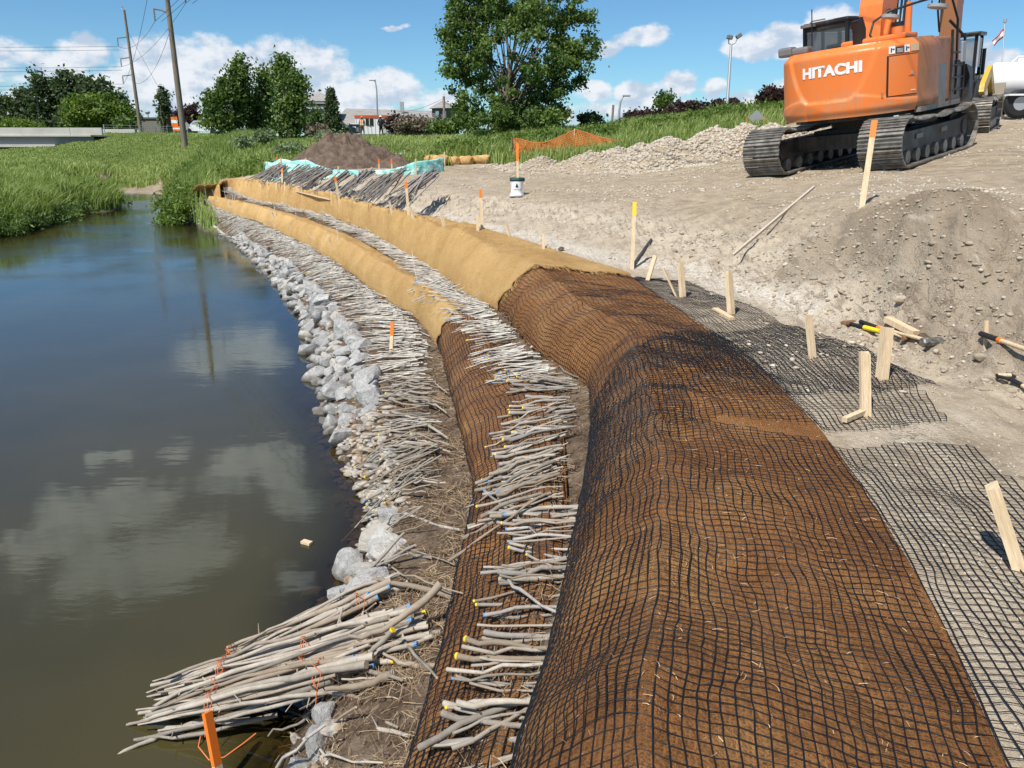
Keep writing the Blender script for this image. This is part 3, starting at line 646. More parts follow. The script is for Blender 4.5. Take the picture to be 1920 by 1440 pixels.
def hit_any(px, py):
    o_, d_ = Vector((0, 0, EYE)), ray(px, py).normalized(); c = [b.ray_cast(o_, d_) for b in (BV_T, BV_L)]; c = [h for h in c if h[0]]
    return min(c, key=lambda h: h[3])[0]

# ------------------------------------------------------------------ plastic netting: every strand is real
iN = nearest_param(R2[:int(NS*.6)], N2raw); N2 = np.stack([np.interp(iN, np.arange(len(N2raw)), N2raw[:, k]) for k in range(3)], 1); N2 = np.vstack([N2, np.repeat(N2[-1:], NS-len(N2), 0)])
def PN(s, w):
    """w 0..1 on the lift, 1..2 out over the gravel to the free edge"""
    w = np.asarray(w, float); p = P2(s, np.clip(w, 0, 1)); i = np.clip(s, 0, 1)*(NS-1); o = np.clip(w-1, 0, 2)[..., None]
    r_ = np.stack([np.interp(i, np.arange(NS), R2[:, k]) for k in range(3)], -1); n_ = np.stack([np.interp(i, np.arange(NS), N2[:, k]) for k in range(3)], -1)
    q = r_+(n_-r_)*o; m = w > 1
    if m.any(): q[..., 2][m] = gzv(q[..., 0][m], q[..., 1][m])
    k = np.clip((w-1)*8, 0, 1)[..., None]
    return np.where(m[..., None], p*(1-k)+q*k, p)
def netting(name, fn, T, s0, s1, w0, w1, cell, wid, label, cut=None, lift=.012, rip=.015, seed=0, rl=.0032, rc=.002, group=None, obl=0.0):
    """strand grid with cell size in metres; cut(s,w,proj) says where the sheet is"""
    ns = max(4, int((s1-s0)*T/cell)); wf = np.linspace(w0, w1, 400); pm = fn(np.full(400, s0+(s1-s0)*.35), wf); ar = np.r_[0, np.cumsum(np.linalg.norm(np.diff(pm, axis=0), axis=1))]; nw = max(4, int(ar[-1]/cell))
    S, Wg = np.meshgrid(np.linspace(s0, s1, ns), np.interp(np.linspace(0, ar[-1], nw), ar, wf), indexing='ij')
    L = S*T; u = S + (fbm(L*1.3, Wg*3, seed, 3)*.035+fbm(L*4, Wg*8, seed+3, 3)*.018)/T + obl*(Wg-w0)/T; v = Wg + (fbm(L*1.1, Wg*2.5, seed+9, 3)*.032+fbm(L*3.5, Wg*7, seed+5, 3)*.016)*cell/.035/max(1, wid/(w1-w0)/1.2)
    v = np.clip(v, 0, 3) if w0 > .2 else np.clip(v, 0.0, 3)
    p = fn(np.clip(u, 0, 1), v); rp = np.maximum(0, fbm(L*2.2+Wg*2, Wg*3, seed+2, 3))*rip*3+np.abs(fbm(L*9, Wg*12, seed+4, 2))*rip*.8
    a = np.gradient(p, axis=0); b = np.gradient(p, axis=1); n_ = np.cross(a, b); n_ /= np.linalg.norm(n_, axis=-1, keepdims=True)+1e-9
    if n_[..., 2].mean() < 0: n_ = -n_
    p = p + n_*((lift+rp)*np.where(Wg > 1.02, .45, 1))[..., None]
    ok = np.ones(S.shape, bool) if cut is None else cut(p, S, Wg)
    VV, FF = [], []; base = 0
    for axis, rad in ((0, rl), (1, rc)):
        q = p if axis == 0 else p.transpose(1, 0, 2); nn = n_ if axis == 0 else n_.transpose(1, 0, 2); kk = ok if axis == 0 else ok.T
        t = np.gradient(q, axis=0); t /= np.linalg.norm(t, axis=-1, keepdims=True)+1e-9; side = np.cross(t, nn)
        # triangular section: two flanks up, one crest, small pinch between knots
        A_ = q-side*rad; B_ = q+side*rad; C_ = q+nn*rad*1.5
        m, k = q.shape[:2]; VV += [A_.reshape(-1, 3), B_.reshape(-1, 3), C_.reshape(-1, 3)]; cnt = m*k
        ii, jj = np.meshgrid(np.arange(m-1), np.arange(k), indexing='ij'); i0 = (ii*k+jj).ravel(); i1 = i0+k
        g = (kk[:-1].ravel() & kk[1:].ravel()); i0 = i0[g]; i1 = i1[g]
        aa = base; bb = base+cnt; cc_ = base+2*cnt
        FF += [np.stack([aa+i0, cc_+i0, cc_+i1, aa+i1], 1), np.stack([cc_+i0, bb+i0, bb+i1, cc_+i1], 1)]; base += 3*cnt
    V_ = np.vstack(VV); F_ = np.vstack(FF); us, inv = np.unique(F_, return_inverse=True)
    return tag(link(name, np_mesh(name, V_[us], inv.reshape(-1, 4), [M_NET], True)), label, 'netting', group)
def pj(p):
    x, y, z = p[..., 0], p[..., 1], p[..., 2]-EYE; dep = y*CT-z*ST; return 960+FPX*x/dep, 720-FPX*(y*ST+z*CT)/dep
def plane_poly(pts, z=1.37): return [tuple(P(a, b, z)[:2]) for a, b in pts]
# right-hand outlines of the three sheets, on the platform
NEAR_OUT = plane_poly([(700,5000),(850,1700),(960,1440),(1030,1240),(1100,930),(1125,820),(1300,800),(1560,836),(1700,826),(1832,830),(1880,880),(1960,950),(2300,1250),(3300,1900),(6000,5000)])
MID_OUT = plane_poly([(1060,1000),(1085,900),(1110,690),(1250,640),(1450,605),(1560,618),(1690,655),(1720,715),(1790,785),(1690,800),(1600,806),(1350,800),(1240,850),(1130,930)])
FAR_OUT = plane_poly([(935,600),(1000,560),(1040,530),(1190,516),(1290,523),(1430,578),(1560,632),(1700,672),(1775,708),(1640,740),(1500,740),(1200,790),(1110,800),(1050,730),(980,660)])
def cut_in(poly, smax=-1): return lambda p, S, W_: inpoly(p[..., 0], p[..., 1], poly) | ((W_ < .55) & (S < smax))
def cut_lift(polys):
    def f(p, S, W_):
        x, y = pj(p); return inpoly(x, y, polys)
    return f
sN = s_at(E2, 0, 1112, 830); sM = s_at(E2, 0, 1106, 700)
netting('black_netting', PN, tE[-1], 0.0, sN+.045, 0, 2, .0375, 3.3, 'near sheet of black plastic netting over the brown blanket and out across the pale gravel', cut_in(NEAR_OUT, sN-.004), seed=1, rl=.0026, rc=.0017, rip=.008)
netting('black_netting', PN, tE[-1], sN+.005, sM+.06, 0, 2, .05, 2.9, 'loose fold of black netting doubled over the dark middle band', lambda p, S, W_: inpoly(p[..., 0], p[..., 1], MID_OUT) & (W_ < 1.08), seed=33, lift=.034, rip=.02, rl=.0028, rc=.0019, obl=-.12)
netting('black_netting', PN, tE[-1], sN-.08, sM+.10, 0, 2, .042, 2.9, 'bunched middle sheet of black netting crossing the brown blanket as a dark band', cut_in(MID_OUT), seed=21, lift=.022, rip=.012, rl=.0025, rc=.0017, obl=.35)
cut_far = lambda p, S, W_: inpoly(p[..., 0], p[..., 1], FAR_OUT) | ((W_ < 1.02) & (S < sJ2+(sJR-sJ2)*np.clip(W_, 0, 1)+.012))
netting('black_netting', PN, tE[-1], sM-.05, min(1, sJR+.03), 0, 2, .0385, 2.6, 'far sheet of black netting spread from the torn tan cloth to the wooden stakes', cut_far, seed=41, rip=.009, rl=.0022, rc=.0015)
netting('black_netting', P1, tE1[-1], 0, sJ1+.004, 0, .96, .036, .95, 'narrow black netting on the lower brown blanket between the rows of cuttings', None, seed=61, rip=.010, rl=.0031, rc=.0020)
# ------------------------------------------------------------------ rocks
def ico(sub):
    bm = bmesh.new(); bmesh.ops.create_icosphere(bm, subdivisions=sub, radius=1); bm.verts.index_update()
    V_ = np.array([v.co[:] for v in bm.verts]); F_ = np.array([[v.index for v in f.verts] for f in bm.faces]); bm.free(); return V_, F_
ICO = {k: ico(k) for k in (1, 2, 3, 4)}
def rock_shape(seed, sub=3, planes=9, rough=.05, flat=.7, depth=(.62, .92)):
    g = np.random.RandomState(seed); V_, F_ = ICO[sub]; V_ = V_.copy()
    N_ = g.normal(size=(planes, 3)); N_ /= np.linalg.norm(N_, axis=1)[:, None]
    for n_ in N_:
        d = V_@n_; c = g.uniform(*depth); m = d > c; V_[m] -= np.outer((d[m]-c)*.96, n_)
    nn = fbm(V_[:, 0]*2.2+seed*3, V_[:, 1]*2.2, V_[:, 2]*2.2, 4)[:, None]; V_ *= 1+nn*rough*2.4
    V_ *= np.array([g.uniform(.9, 1.25), g.uniform(.75, 1.0), flat*g.uniform(.8, 1.15)]); return V_, F_
def b_rock(t, b):
    q = NT(t); o = q.obj(); r_ = q.orand(); off = q.n('ShaderNodeVectorMath', {0: o, 1: q.n('ShaderNodeCombineXYZ', {0: q.math('MULTIPLY', r_, 31.0), 1: r_}).outputs[0]}, operation='ADD').outputs[0]
    m = q.noise(off, 2.2, 6, .7, .8); f = q.noise(off, 14, 5, .75); v = q.noise(q.scl(off, (1, 4, 1.5)), 3.0, 5, .65, 2.5)
    c = q.ramp(m, [(.28, (.25,.24,.225)), (.5, (.47,.455,.43)), (.72, (.70,.68,.645))]); c = q.mix(q.sstep(v, .56, .62, 0, .75), c, (.74,.735,.72)); c = q.mix(q.sstep(f, .52, .34, 0, .6), c, (.2,.195,.19))
    c = q.mix(q.sstep(r_, .8, 1.0, 0, .55), c, (.5,.43,.33)); c = q.mix(1.0, c, q.ramp(r_, [(0, .82), (1, 1.12)]), 'MULTIPLY')
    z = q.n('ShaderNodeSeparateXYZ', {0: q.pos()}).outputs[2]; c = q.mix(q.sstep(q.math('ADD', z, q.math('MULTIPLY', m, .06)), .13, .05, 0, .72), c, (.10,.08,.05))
    q.put(c, b.inputs['Base Color']); q.put(q.bump(q.math('ADD', m, q.math('MULTIPLY', f, .6)), .7, .05), b.inputs['Normal'])
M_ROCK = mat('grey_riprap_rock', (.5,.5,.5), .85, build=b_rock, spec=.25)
ROCKS = []
for i in range(16):
    V_, F_ = rock_shape(100+i, 3, 13, .06, .78, (.50, .84)); me = np_mesh('rock_%d' % i, V_, F_, [M_ROCK], True)
    try: me.set_sharp_from_angle(angle=math.radians(26))
    except Exception: pass
    ROCKS.append(me)
waterP = np.array(pl(L_WATER, 0)); rockP = np.array(pl(L_ROCK, .36)); nW = 3000
def rs_line(A, n_): d = np.r_[0, np.cumsum(np.hypot(*np.diff(A, axis=0).T))]; t = np.linspace(0, d[-1], n_); return np.stack([np.interp(t, d, A[:, k]) for k in (0, 1)], 1), d[-1]
WL, WLEN = rs_line(waterP, nW); iR = None
RLn, _ = rs_line(rockP, nW); jr = nearest_param(np.c_[WL, WL[:, 0]], np.c_[RLn, RLn[:, 0]]); RL = np.stack([np.interp(jr, np.arange(nW), RLn[:, k]) for k in (0, 1)], 1)
placed = []; rock_list = []
def try_rock(x, y, r, z=None, force=False):
    for (a, b_, c, zz) in placed:
        if abs(a-x) < .8 and abs(b_-y) < .8 and math.hypot(a-x, b_-y) < (c+r)*.64: 
            if not force: return False
    g = gz(x, y); placed.append((x, y, r, g)); rock_list.append((x, y, (g+r*.22) if z is None else z, r)); return True
# boulders that stand out, read from the photograph: pixel centre, size in px
BIG = [(712,1008,44),(700,1072,42),(640,1112,36),(612,1345,46),(600,1395,46),(572,1432,36),(655,560+380,0),(612,562,30),(588,572,26),(642,612,34),(668,640,34),(650,660,30),(640,700,28),(660,738,30),(652,772,32),(690,700,28),
       (600,733,20),(605,760,16),(612,670,18),(598,658,12),(640,690,26),(672,775,26),(628,772,22),(690,790,22),(676,800,18),(735,850,14),(580,634,9),(588,600,14),(575,590,12)]
for (px, py, s) in BIG:
    if s == 0: continue
    p = P(px, py, .12); dep = proj(p)[2]; r = s/FPX*dep*(.82 if py > 980 else .62); h_ = hit(px, py); 
    p = P(px, py, max(0.02, (h_.z if h_ else 0)+r*.25)); try_rock(p.x, p.y, r, p.z-r*.1, True)
tries = 0
while tries < 26000 and len(rock_list) < 1000:
    tries += 1; f = rnd.random()**1.1; i = int(f*(nW-1)); u = rnd.uniform(-.14, 1.0); a = Vector(WL[i]); b_ = Vector(RL[i]); p = a.lerp(b_, u)
    px, py, dep = proj((p.x, p.y, .15))
    if py > 815 and not (1005 < py < 1150 and rnd.random() < .02): continue      # the near shore is cobbles, with a few boulders placed above
    base = rnd.choice([.11, .13, .16, .19, .23, .27])*(.55 if dep > 24 else .8 if dep > 17 else 1.0)
    base = min(base, (a-b_).length*.34+.04)
    try_rock(p.x, p.y, base)
rock_list.sort(key=lambda q: -q[3]/max(2, math.hypot(q[0], q[1])))
marks = [((735,640), 'near the orange-tipped stake'), ((600,733), 'near the flat shallows stone'), ((650,560), 'near the lower tan cloth end'), ((540,520), 'at the start of the bend'), ((450,450), 'where the stone toe narrows'), ((360,405), 'near the far grass bush'), ((700,1030), 'beside the tied brush bundles'), ((590,1390), 'in front of the brush bundles'), ((690,790), 'above the cobble beach')]
def near_mark(px, py, mk): return min(mk, key=lambda m: math.hypot(m[0][0]-px, m[0][1]-py))[1]
rest = []
for k, (x, y, z, r) in enumerate(rock_list):
    if k >= 290: rest.append((x, y, z, r)); continue
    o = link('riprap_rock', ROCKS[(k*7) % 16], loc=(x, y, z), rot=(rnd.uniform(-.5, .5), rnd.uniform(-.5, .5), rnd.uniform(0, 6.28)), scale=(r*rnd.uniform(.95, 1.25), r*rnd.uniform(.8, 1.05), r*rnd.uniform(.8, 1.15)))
    px, py, dep = proj((x, y, z)); i = int(np.argmin(np.hypot(WL[:, 0]-x, WL[:, 1]-y))); du = math.hypot(WL[i, 0]-x, WL[i, 1]-y)/max(.1, math.hypot(*(WL[i]-RL[i])))
    row = 'in the water' if z < .1 else 'at the waterline' if du < .3 else 'in mid slope' if du < .65 else 'against the cuttings'
    size = 'large' if r > .26 else 'mid-sized' if r > .18 else 'small'
    shp = ('blocky', 'angular', 'pale angular', 'veined')[k % 4]
    tag(o, f'{size} {shp} grey rock {row}, {near_mark(px, py, marks)}', 'rock', f'rocks of the stone toe {near_mark(px, py, marks)}')
def merge(items, protos, name, mats, kind='stuff', mi=0):
    VV, FF, b_ = [], [], 0
    for (k, x, y, z, sx, sy, sz, ry, tilt) in items:
        V_, F_ = protos[k]; c, s_ = math.cos(ry), math.sin(ry); Q = V_*np.array([sx, sy, sz]); ct, st_ = math.cos(tilt), math.sin(tilt)
        Q = np.stack([Q[:, 0], Q[:, 1]*ct-Q[:, 2]*st_, Q[:, 1]*st_+Q[:, 2]*ct], 1); Q = np.stack([Q[:, 0]*c-Q[:, 1]*s_+x, Q[:, 0]*s_+Q[:, 1]*c+y, Q[:, 2]+z], 1); VV.append(Q); FF.append(F_+b_); b_ += len(V_)
    return np.vstack(VV), np.vstack(FF)
RP2 = [rock_shape(300+i, 2, 8, .05, .75) for i in range(8)]
if rest:
    V_, F_ = merge([(i % 8, x, y, z, r, r*.9, r*.8, i, .3) for i, (x, y, z, r) in enumerate(rest)], RP2, '', None)
    tag(link('small_riprap', np_mesh('small_riprap', V_, F_, [M_ROCK], True)), 'mass of small grey stones at the far end of the stone toe', 'rocks', kind='stuff')
# submerged boulders near the bundles
for (px, py, s, lab) in [(520,1180,46,'large brown submerged boulder with a dry white top beside the bundles'),(490,1370,60,'wide submerged boulder under the water in front of the bundles'),(585,1100,34,'submerged boulder seen as a pale patch past the bundles'),(430,1400,36,'dark submerged boulder behind the orange-tipped lath'),(560,1400,44,'sunken boulder touching the near white rock'),(350,1420,34,'deepest sunken boulder at the lower edge'),(600,800,30,'submerged flat rock below the cobble beach corner'),(590,775,24,'mud covered rock just under the water by the flat stone')]:
    top_ = .05 if s == 46 else -.05; p = P(px, py, top_); r = s/FPX*proj(p)[2]*.7
    tag(link('submerged_boulder', ROCKS[s % 16], loc=(p.x, p.y, top_-r*.62), scale=(r*1.2, r, r*.9), rot=(.1, 0, px)), lab, 'boulder')
# cobbles: first layer of individually modelled stones merged as stuff (beach, gaps between rocks)
def b_cob(t, b):
    q = NT(t); p = q.pos(); v = q.noise(p, 9, 2, .5); f = q.noise(p, 60, 4, .7)
    c = q.ramp(v, [(.3, (.12,.085,.06)), (.42, (.31,.23,.155)), (.52, (.46,.42,.36)), (.62, (.20,.185,.17)), (.74, (.38,.33,.27))]); c = q.mix(q.sstep(f, .5, .3, 0, .4), c, (.2,.16,.11))
    z = q.n('ShaderNodeSeparateXYZ', {0: p}).outputs[2]; c = q.mix(q.sstep(z, .04, -.01, 0, .75), c, (.08,.06,.035)); q.put(c, b.inputs['Base Color']); q.put(q.bump(f, .4, .01), b.inputs['Normal'])
M_COB = mat('mixed_cobbles', (.5,.45,.38), .85, build=b_cob)
COB = [rock_shape(500+i, 1, 3, .05, .6, (.8, .98)) for i in range(6)]; COB2 = [rock_shape(520+i, 2, 4, .04, .6, (.75, .98)) for i in range(6)]
items = []
for _ in range(5200):
    i = int(rnd.random()**1.5*(nW-1)); u = rnd.uniform(-.35, 1.15); p = Vector(WL[i]).lerp(Vector(RL[i]), u); p.x += rnd.gauss(0, .05); px, py, dep = proj((p.x, p.y, .15))
    beach = 780 < py < 1010
    if not beach and rnd.random() < (.88 if py > 1010 else .6): continue
    s = rnd.uniform(.014, .055)*(1.0 if beach else .8); s = s if rnd.random() > .12 else s*1.5
    items.append((rnd.randrange(6), p.x, p.y, gz(p.x, p.y)+s*.12, s*1.25, s*.95, s*.7, rnd.uniform(0, 6.28), rnd.uniform(-.5, .5)))
V_, F_ = merge(items, COB2, '', None); tag(link('cobbles', np_mesh('cobbles', V_, F_, [M_COB], True)), 'bed of small tan and white cobbles along the shore below the cuttings', 'cobbles', kind='stuff')
# gravel on platform, bench and piles
def b_gravel(t, b):
    q = NT(t); p = q.pos(); v = q.noise(p, 23, 2, .5)
    c = q.ramp(v, [(.3, (.31,.245,.17)), (.5, (.47,.405,.315)), (.66, (.58,.53,.45)), (.78, (.38,.335,.28))]); q.put(c, b.inputs['Base Color'])
M_GRAV = mat('pale_gravel', (.5,.46,.4), .9, build=b_gravel)
items = []
def scatter(n_, box, smin, smax, keepf, bury=.2, pw=2.2):
    X_ = RG.uniform(box[0], box[1], n_); Y_ = RG.uniform(box[2], box[3], n_); m = keepf(X_, Y_); X_, Y_ = X_[m], Y_[m]; Z_ = gzv(X_, Y_)
    S_ = smin+(smax-smin)*RG.rand(len(X_))**pw
    for a, b_, c, s in zip(X_, Y_, Z_, S_): items.append((rnd.randrange(6), a, b_, c+s*bury, s*1.1, s*.95, s*1.15, rnd.uniform(0, 6.28), rnd.uniform(-.6, .6)))
def in_view(x, y, m=60, z=1.6): 
    dep = y*CT-(z-EYE)*ST; px = 960+FPX*x/np.maximum(dep, .1); return (px > -m) & (px < 1920+m) & (dep > .8)
def sandok(x, y): return inpoly(x, y, sand_poly) & in_view(x, y)
pilec = [(D(a, b_, c).x, D(a, b_, c).y, w) for a, b_, c, w, h in PILES]
def onpile(x, y): return (pile_z(x, y) > base_z(x, y)-.12) & in_view(x, y)
inner = lambda x, y: inpoly(x, y, [tuple(q[:2]) for q in R2[::25]]+[tuple(q[:2]) for q in E2[::-25]])
scatter(16000, (0.6, 5.5, 1.2, 11), .002, .011, lambda x, y: sandok(x, y) & ~inner(x, y), pw=3)
scatter(15000, (0, 14, 5, 20), .008, .034, lambda x, y: sandok(x, y) & ~inner(x, y) & (fbm(x*.7, y*.7, 2, 3) > .02), pw=3)
scatter(9000, (-8, 22, 16, 34), .02, .05, lambda x, y: sandok(x, y) & (fbm(x*.5, y*.5, 6, 3) > .04), pw=2)
scatter(30000, (-2, 17, 21, 34), .018, .075, onpile, bury=.05, pw=2.4)
scatter(16000, (3, 17, 20, 30), .035, .10, onpile, bury=.1, pw=2.0)
V_, F_ = merge(items, COB, '', None); print('gravel tris', len(F_)); tag(link('loose_gravel', np_mesh('loose_gravel', V_, F_, [M_GRAV], True)), 'loose pale gravel over the platform, bench and gravel heaps', 'gravel', kind='stuff')
# clods on the dug slope
M_CLOD = mat('dirt_clod', (.33,.28,.215), .95, build=lambda t, b: (lambda q: (q.put(q.ramp(q.noise(q.pos(), 6, 4, .6), [(.3, (.24,.19,.135)), (.6, (.42,.355,.27)), (.8, (.52,.46,.37))]), b.inputs['Base Color']), q.put(q.bump(q.noise(q.pos(), 40, 4, .7), .6, .01), b.inputs['Normal'])))(NT(t)))
items = []; sm = np.array(SLOPE_MID)
for _ in range(5000):
    i = rnd.randrange(len(sm)-1); f = rnd.random(); p = sm[i]*(1-f)+sm[i+1]*f; x, y = p[0]+rnd.gauss(0, .5), p[1]+rnd.gauss(0, .5)
    d_ = math.hypot(x-ft[min(i+1, len(ft)-1)][0], y-ft[min(i+1, len(ft)-1)][1]); right = x > 2.2
    if not right and rnd.random() < .6: continue
    if inner(np.array([x]), np.array([y]))[0] or not in_view(np.array([x]), np.array([y]))[0]: continue
    s = (.004+.024*rnd.random()**3)*(1.25 if right else .8)*(1.9 if rnd.random() < .04 else 1)
    items.append((rnd.randrange(8), x, y, gz(x, y)+s*.05, s*1.3, s, s*.6, rnd.uniform(0, 6.28), rnd.uniform(-.6, .6)))
V_, F_ = merge(items, [rock_shape(600+i, 1, 4, .14, .75) for i in range(8)], '', None); tag(link('dirt_clods', np_mesh('dirt_clods', V_, F_, [M_CLOD], True)), 'crumbled dirt clods lying over the dug slope', 'dirt clods', kind='stuff')
for (px, py, s, lab, c) in [(1052,466,13,'dark round stone at the foot of the dug slope beyond the tan cloth',1),(1730,632,26,'dark clod of earth above the sledgehammer head',1),(1690,560,20,'lone clod half way up the dug slope',0),(1770,690,15,'white stone right of the sledgehammer head',0),(1838,668,26,'cracked block of dirt left of the buried lath',0),(1400,640,0,'',0)]:
    if not s: continue
    h_ = hit(px, py+s*.3); r = s/FPX*proj(h_)[2]*.6
    o = link('stone', ROCKS[px % 16].copy(), loc=(h_.x, h_.y, h_.z+r*.3), scale=(r*1.1, r, r*.9), rot=(0, 0, px)); o.data.materials[0] = M_SOIL if c else M_CLOD; tag(o, lab, 'stone')
# ------------------------------------------------------------------ live cuttings (brush layers)
def b_bark(c0, c1):
    def f(t, b):
        q = NT(t); o = q.obj(); r_ = q.orand(); p = q.pos(); m = q.noise(q.scl(p, (1, 1, 1)), 9, 5, .65); s = q.noise(p, 55, 4, .7)
        c = q.ramp(m, [(.3, c0), (.7, c1)]); c = q.mix(1.0, c, q.ramp(r_, [(0, .5), (1, 1.05)]), 'MULTIPLY'); c = q.mix(q.sstep(q.math('FRACT', q.math('MULTIPLY', r_, 7.3)), .62, .8, 0, .5), c, (.24,.165,.10)); c = q.mix(q.sstep(s, .60, .70, 0, .65), c, (.12,.09,.065)); c = q.mix(q.sstep(s, .4, .28, 0, .3), c, (.62,.57,.48))
        q.put(c, b.inputs['Base Color']); q.put(q.bump(s, .5, .004), b.inputs['Normal'])
    return f
M_BARK = mat('poplar_bark', (.42,.37,.3), .8, build=b_bark((.31,.262,.205), (.50,.445,.37)))
M_BARKG = mat('grey_willow_bark', (.4,.38,.35), .8, build=b_bark((.31,.28,.245), (.50,.46,.41)))
M_BARKF = mat('pale_grey_bark', (.42,.4,.36), .8, build=lambda t, b: (lambda q: q.put(q.ramp(q.noise(q.pos(), 7, 4, .7), [(.3, (.22,.19,.155)), (.5, (.46,.42,.36)), (.72, (.68,.64,.56))]), b.inputs['Base Color']))(NT(t)))
M_CUT = mat('cut_wood', (.62,.5,.33), .8)
M_YEL = mat('yellow_paint', (.80,.55,.02), .55); M_BLU = mat('blue_paint', (.10,.27,.52), .55); M_ORG = mat('orange_paint', (.85,.19,.02), .55)
def twig_mesh(seed, n=7, k=7, bend=.03, tip=None, bark=None, taper=.6):
    g = random.Random(seed); m = MB(); ax = g.uniform(-bend, bend); ay = g.uniform(-bend, bend); kx = g.uniform(.3, .7); pts = []; rad = []
    for i in range(n):
        t = i/(n-1); pts.append((t, ax*math.sin(t*3.1)+g.uniform(-1, 1)*bend*.13+(abs(t-kx)*g.choice([-1, 1])*0), ay*math.sin(t*3.1)*.6+g.uniform(-1, 1)*bend*.15)); rad.append((1-(1-taper)*t)*(1+g.uniform(-.10, .14)))
    # unit radius is applied through object scale in y and z
    P_ = [Vector((p[0], p[1]*1.0, p[2]*1.0)) for p in pts]
    return P_, rad
def stick_mesh(name, P_, rad, r, L, tip, bark, k=7, nub=0, seed=0):
    m = MB(); pts = [Vector((p.x*L, p.y*L, p.z*L)) for p in P_]; rr = [q*r for q in rad]
    m.tube(pts, rr, k, 0, cap=False); g = random.Random(seed)
    n_ = k; V0 = m.V[:n_]; V1 = m.V[-n_:]
    m.add(V0, [tuple(range(n_))[::-1]], 1); m.add(V1, [tuple(range(n_))], 1)
    if tip is not None: m.tube([pts[0]-Vector((.003, 0, 0)), pts[0].lerp(pts[1], .09)], [rr[0]*1.10, rr[0]*1.07], k, 2, cap=True)
    for j in range(nub):
        i = g.randrange(1, len(pts)-1); an = g.uniform(0, 6.28); dr = Vector((g.uniform(-.6, .6), math.cos(an), math.sin(an))).normalized(); m.tube([pts[i], pts[i]+dr*rr[i]*g.choice([2.2, 3, 6])], [rr[i]*.42, rr[i]*.2], 5, 0)
    me = np_mesh(name, m.V, m.F, [bark, M_CUT]+([tip] if tip else []), False, m.M); me.polygons.foreach_set('use_smooth', m.sm); return me
STK = {}
for tn, tm in (('yellow', M_YEL), ('blue', M_BLU), ('bare', None)):
    for v in range(8):
        for rn, r in (('thin', .0070), ('mid', .0105), ('thick', .0155)):
            P_, rad = twig_mesh(v*3+1, bend=.04 if v % 4 else .085)
            STK[tn, rn, v] = stick_mesh(f'cutting_{tn}_{rn}', P_, rad, r, 1.0, tm, M_BARK if (v+len(rn)) % 3 else M_BARKG, nub=4 if rn != 'thin' else 2, seed=v)
def stick_xf(a, b):
    d = (b-a); L = d.length; R = d.to_track_quat('X', 'Z'); return a, R, L
sticks = []
def settle(ax, ay, bx, by, z_root, dz, skip2=True):
    za = top_z(ax, ay, skip2)+.03+dz
    zb = z_root
    a = Vector((ax, ay, za)); b = Vector((bx, by, zb))
    for t in (.25, .5, .75):
        q = a.lerp(b, t); need = top_z(q.x, q.y, skip2)+.022-q.z
        if need > 0: a.z += need*.7/(1-t*.5); b.z += need*.45
    return a, b
def edge_at(Q, s):
    i = s*(len(Q)-1); j = min(len(Q)-2, int(i)); f = i-j; p = Q[j]*(1-f)+Q[j+1]*f; t = Q[min(len(Q)-1, j+12)]-Q[max(0, j-12)]; t = t/np.linalg.norm(t); return p, np.array([t[1], -t[0]])
def row(Q, T, n_near, dfun, lfun, root_in, rowname, zoff, skip2):
    s = .0; out = []
    L = 0
    while L < T:
        st = L/T; p, nrm = edge_at(Q, st); px, py, dep = proj(p)
        dn = dfun(py, dep, L); L += rnd.expovariate(dn) if dn > 0 else .2
        if dn <= 0 or py > 1560: continue
        ln = lfun(py)*rnd.uniform(.72, 1.15); cl = fbm(np.array([L*1.4]), np.array([2.]), 3, 2)[0]
        an = rnd.gauss(cl*.36+(.62 if rowname == 'lower' else .36), .13 if rnd.random() > .08 else .4); dx, dy = -math.cos(an), math.sin(an)
        ri = root_in*rnd.uniform(.5, 1.3)*(1 if rowname == 'lower' or py > 950 else -1.8 if py > 540 else -.3); rx, ry = p[0]-dx*ri, p[1]-dy*ri
        tx, ty = rx+dx*(ln+max(0, ri)), ry+dy*(ln+max(0, ri)); dz = abs(rnd.gauss(0, .022 if dep < 12 else .035))
        zr = p[2]+zoff+dz*.6+rnd.uniform(0, .03)
        a, b = settle(tx, ty, rx, ry, zr, dz, skip2); out.append((a, b, dep, rowname, px, py))
    return out
def d1(py, dep, L):
    if dep > 32: return 26
    if py < 720: return 40 if dep < 20 else 32
    if py < 960: return 34
    return 10
def d2(py, dep, L):
    return 34 if dep > 20 else 42 if py < 700 else 36 if py < 1000 else 30
sA = row(E1, tE1[-1], 0, d1, lambda py: (.85 if py < 700 else .62 if py < 900 else .42), -.42, 'lower', .03, True)
sB = row(E2, tE[-1], 0, d2, lambda py: (.46 if py < 500 else .58 if py < 600 else .52 if py < 1000 else .42), .12, 'upper', -.0, True)
# lower row lies on the shelf, its roots a little in front of the toe near the camera
allst = sorted(sA+sB, key=lambda q: q[2])
print('cuttings', len(sA), len(sB))
hand = [((910,930),(1010,1012),'grey'),((738,958),(862,1000),''),((722,1022),(808,1052),''),((735,1026),(858,1068),''),((728,1070),(866,1124),''),((540,1382),(700,1440),''),((610,1348),(745,1372),''),((606,1362),(768,1388),''),((604,1418),(720,1445),''),((755,1205),(820,1280),'')]
for (p0, p1, _) in hand:
    A_ = hit_any(*p0); B_ = hit_any(*p1); A_.z += .035; B_.z += .03; allst.append((A_, B_, 3.5, 'lower' if p0[0] < 900 else 'upper', p0[0], p0[1]))
allst.sort(key=lambda q: q[2])
marksU = [((1000,1420), 'at the photo bottom edge'), ((1000,1250), 'level with the tied bundles'), ((1000,1100), 'past the tied bundles'), ((1020,980), 'level with two pale boulders'), ((1040,860), 'level with the cobble beach'), ((1010,740), 'left of dark netting band'), ((940,640), 'past the lower tan cloth')]
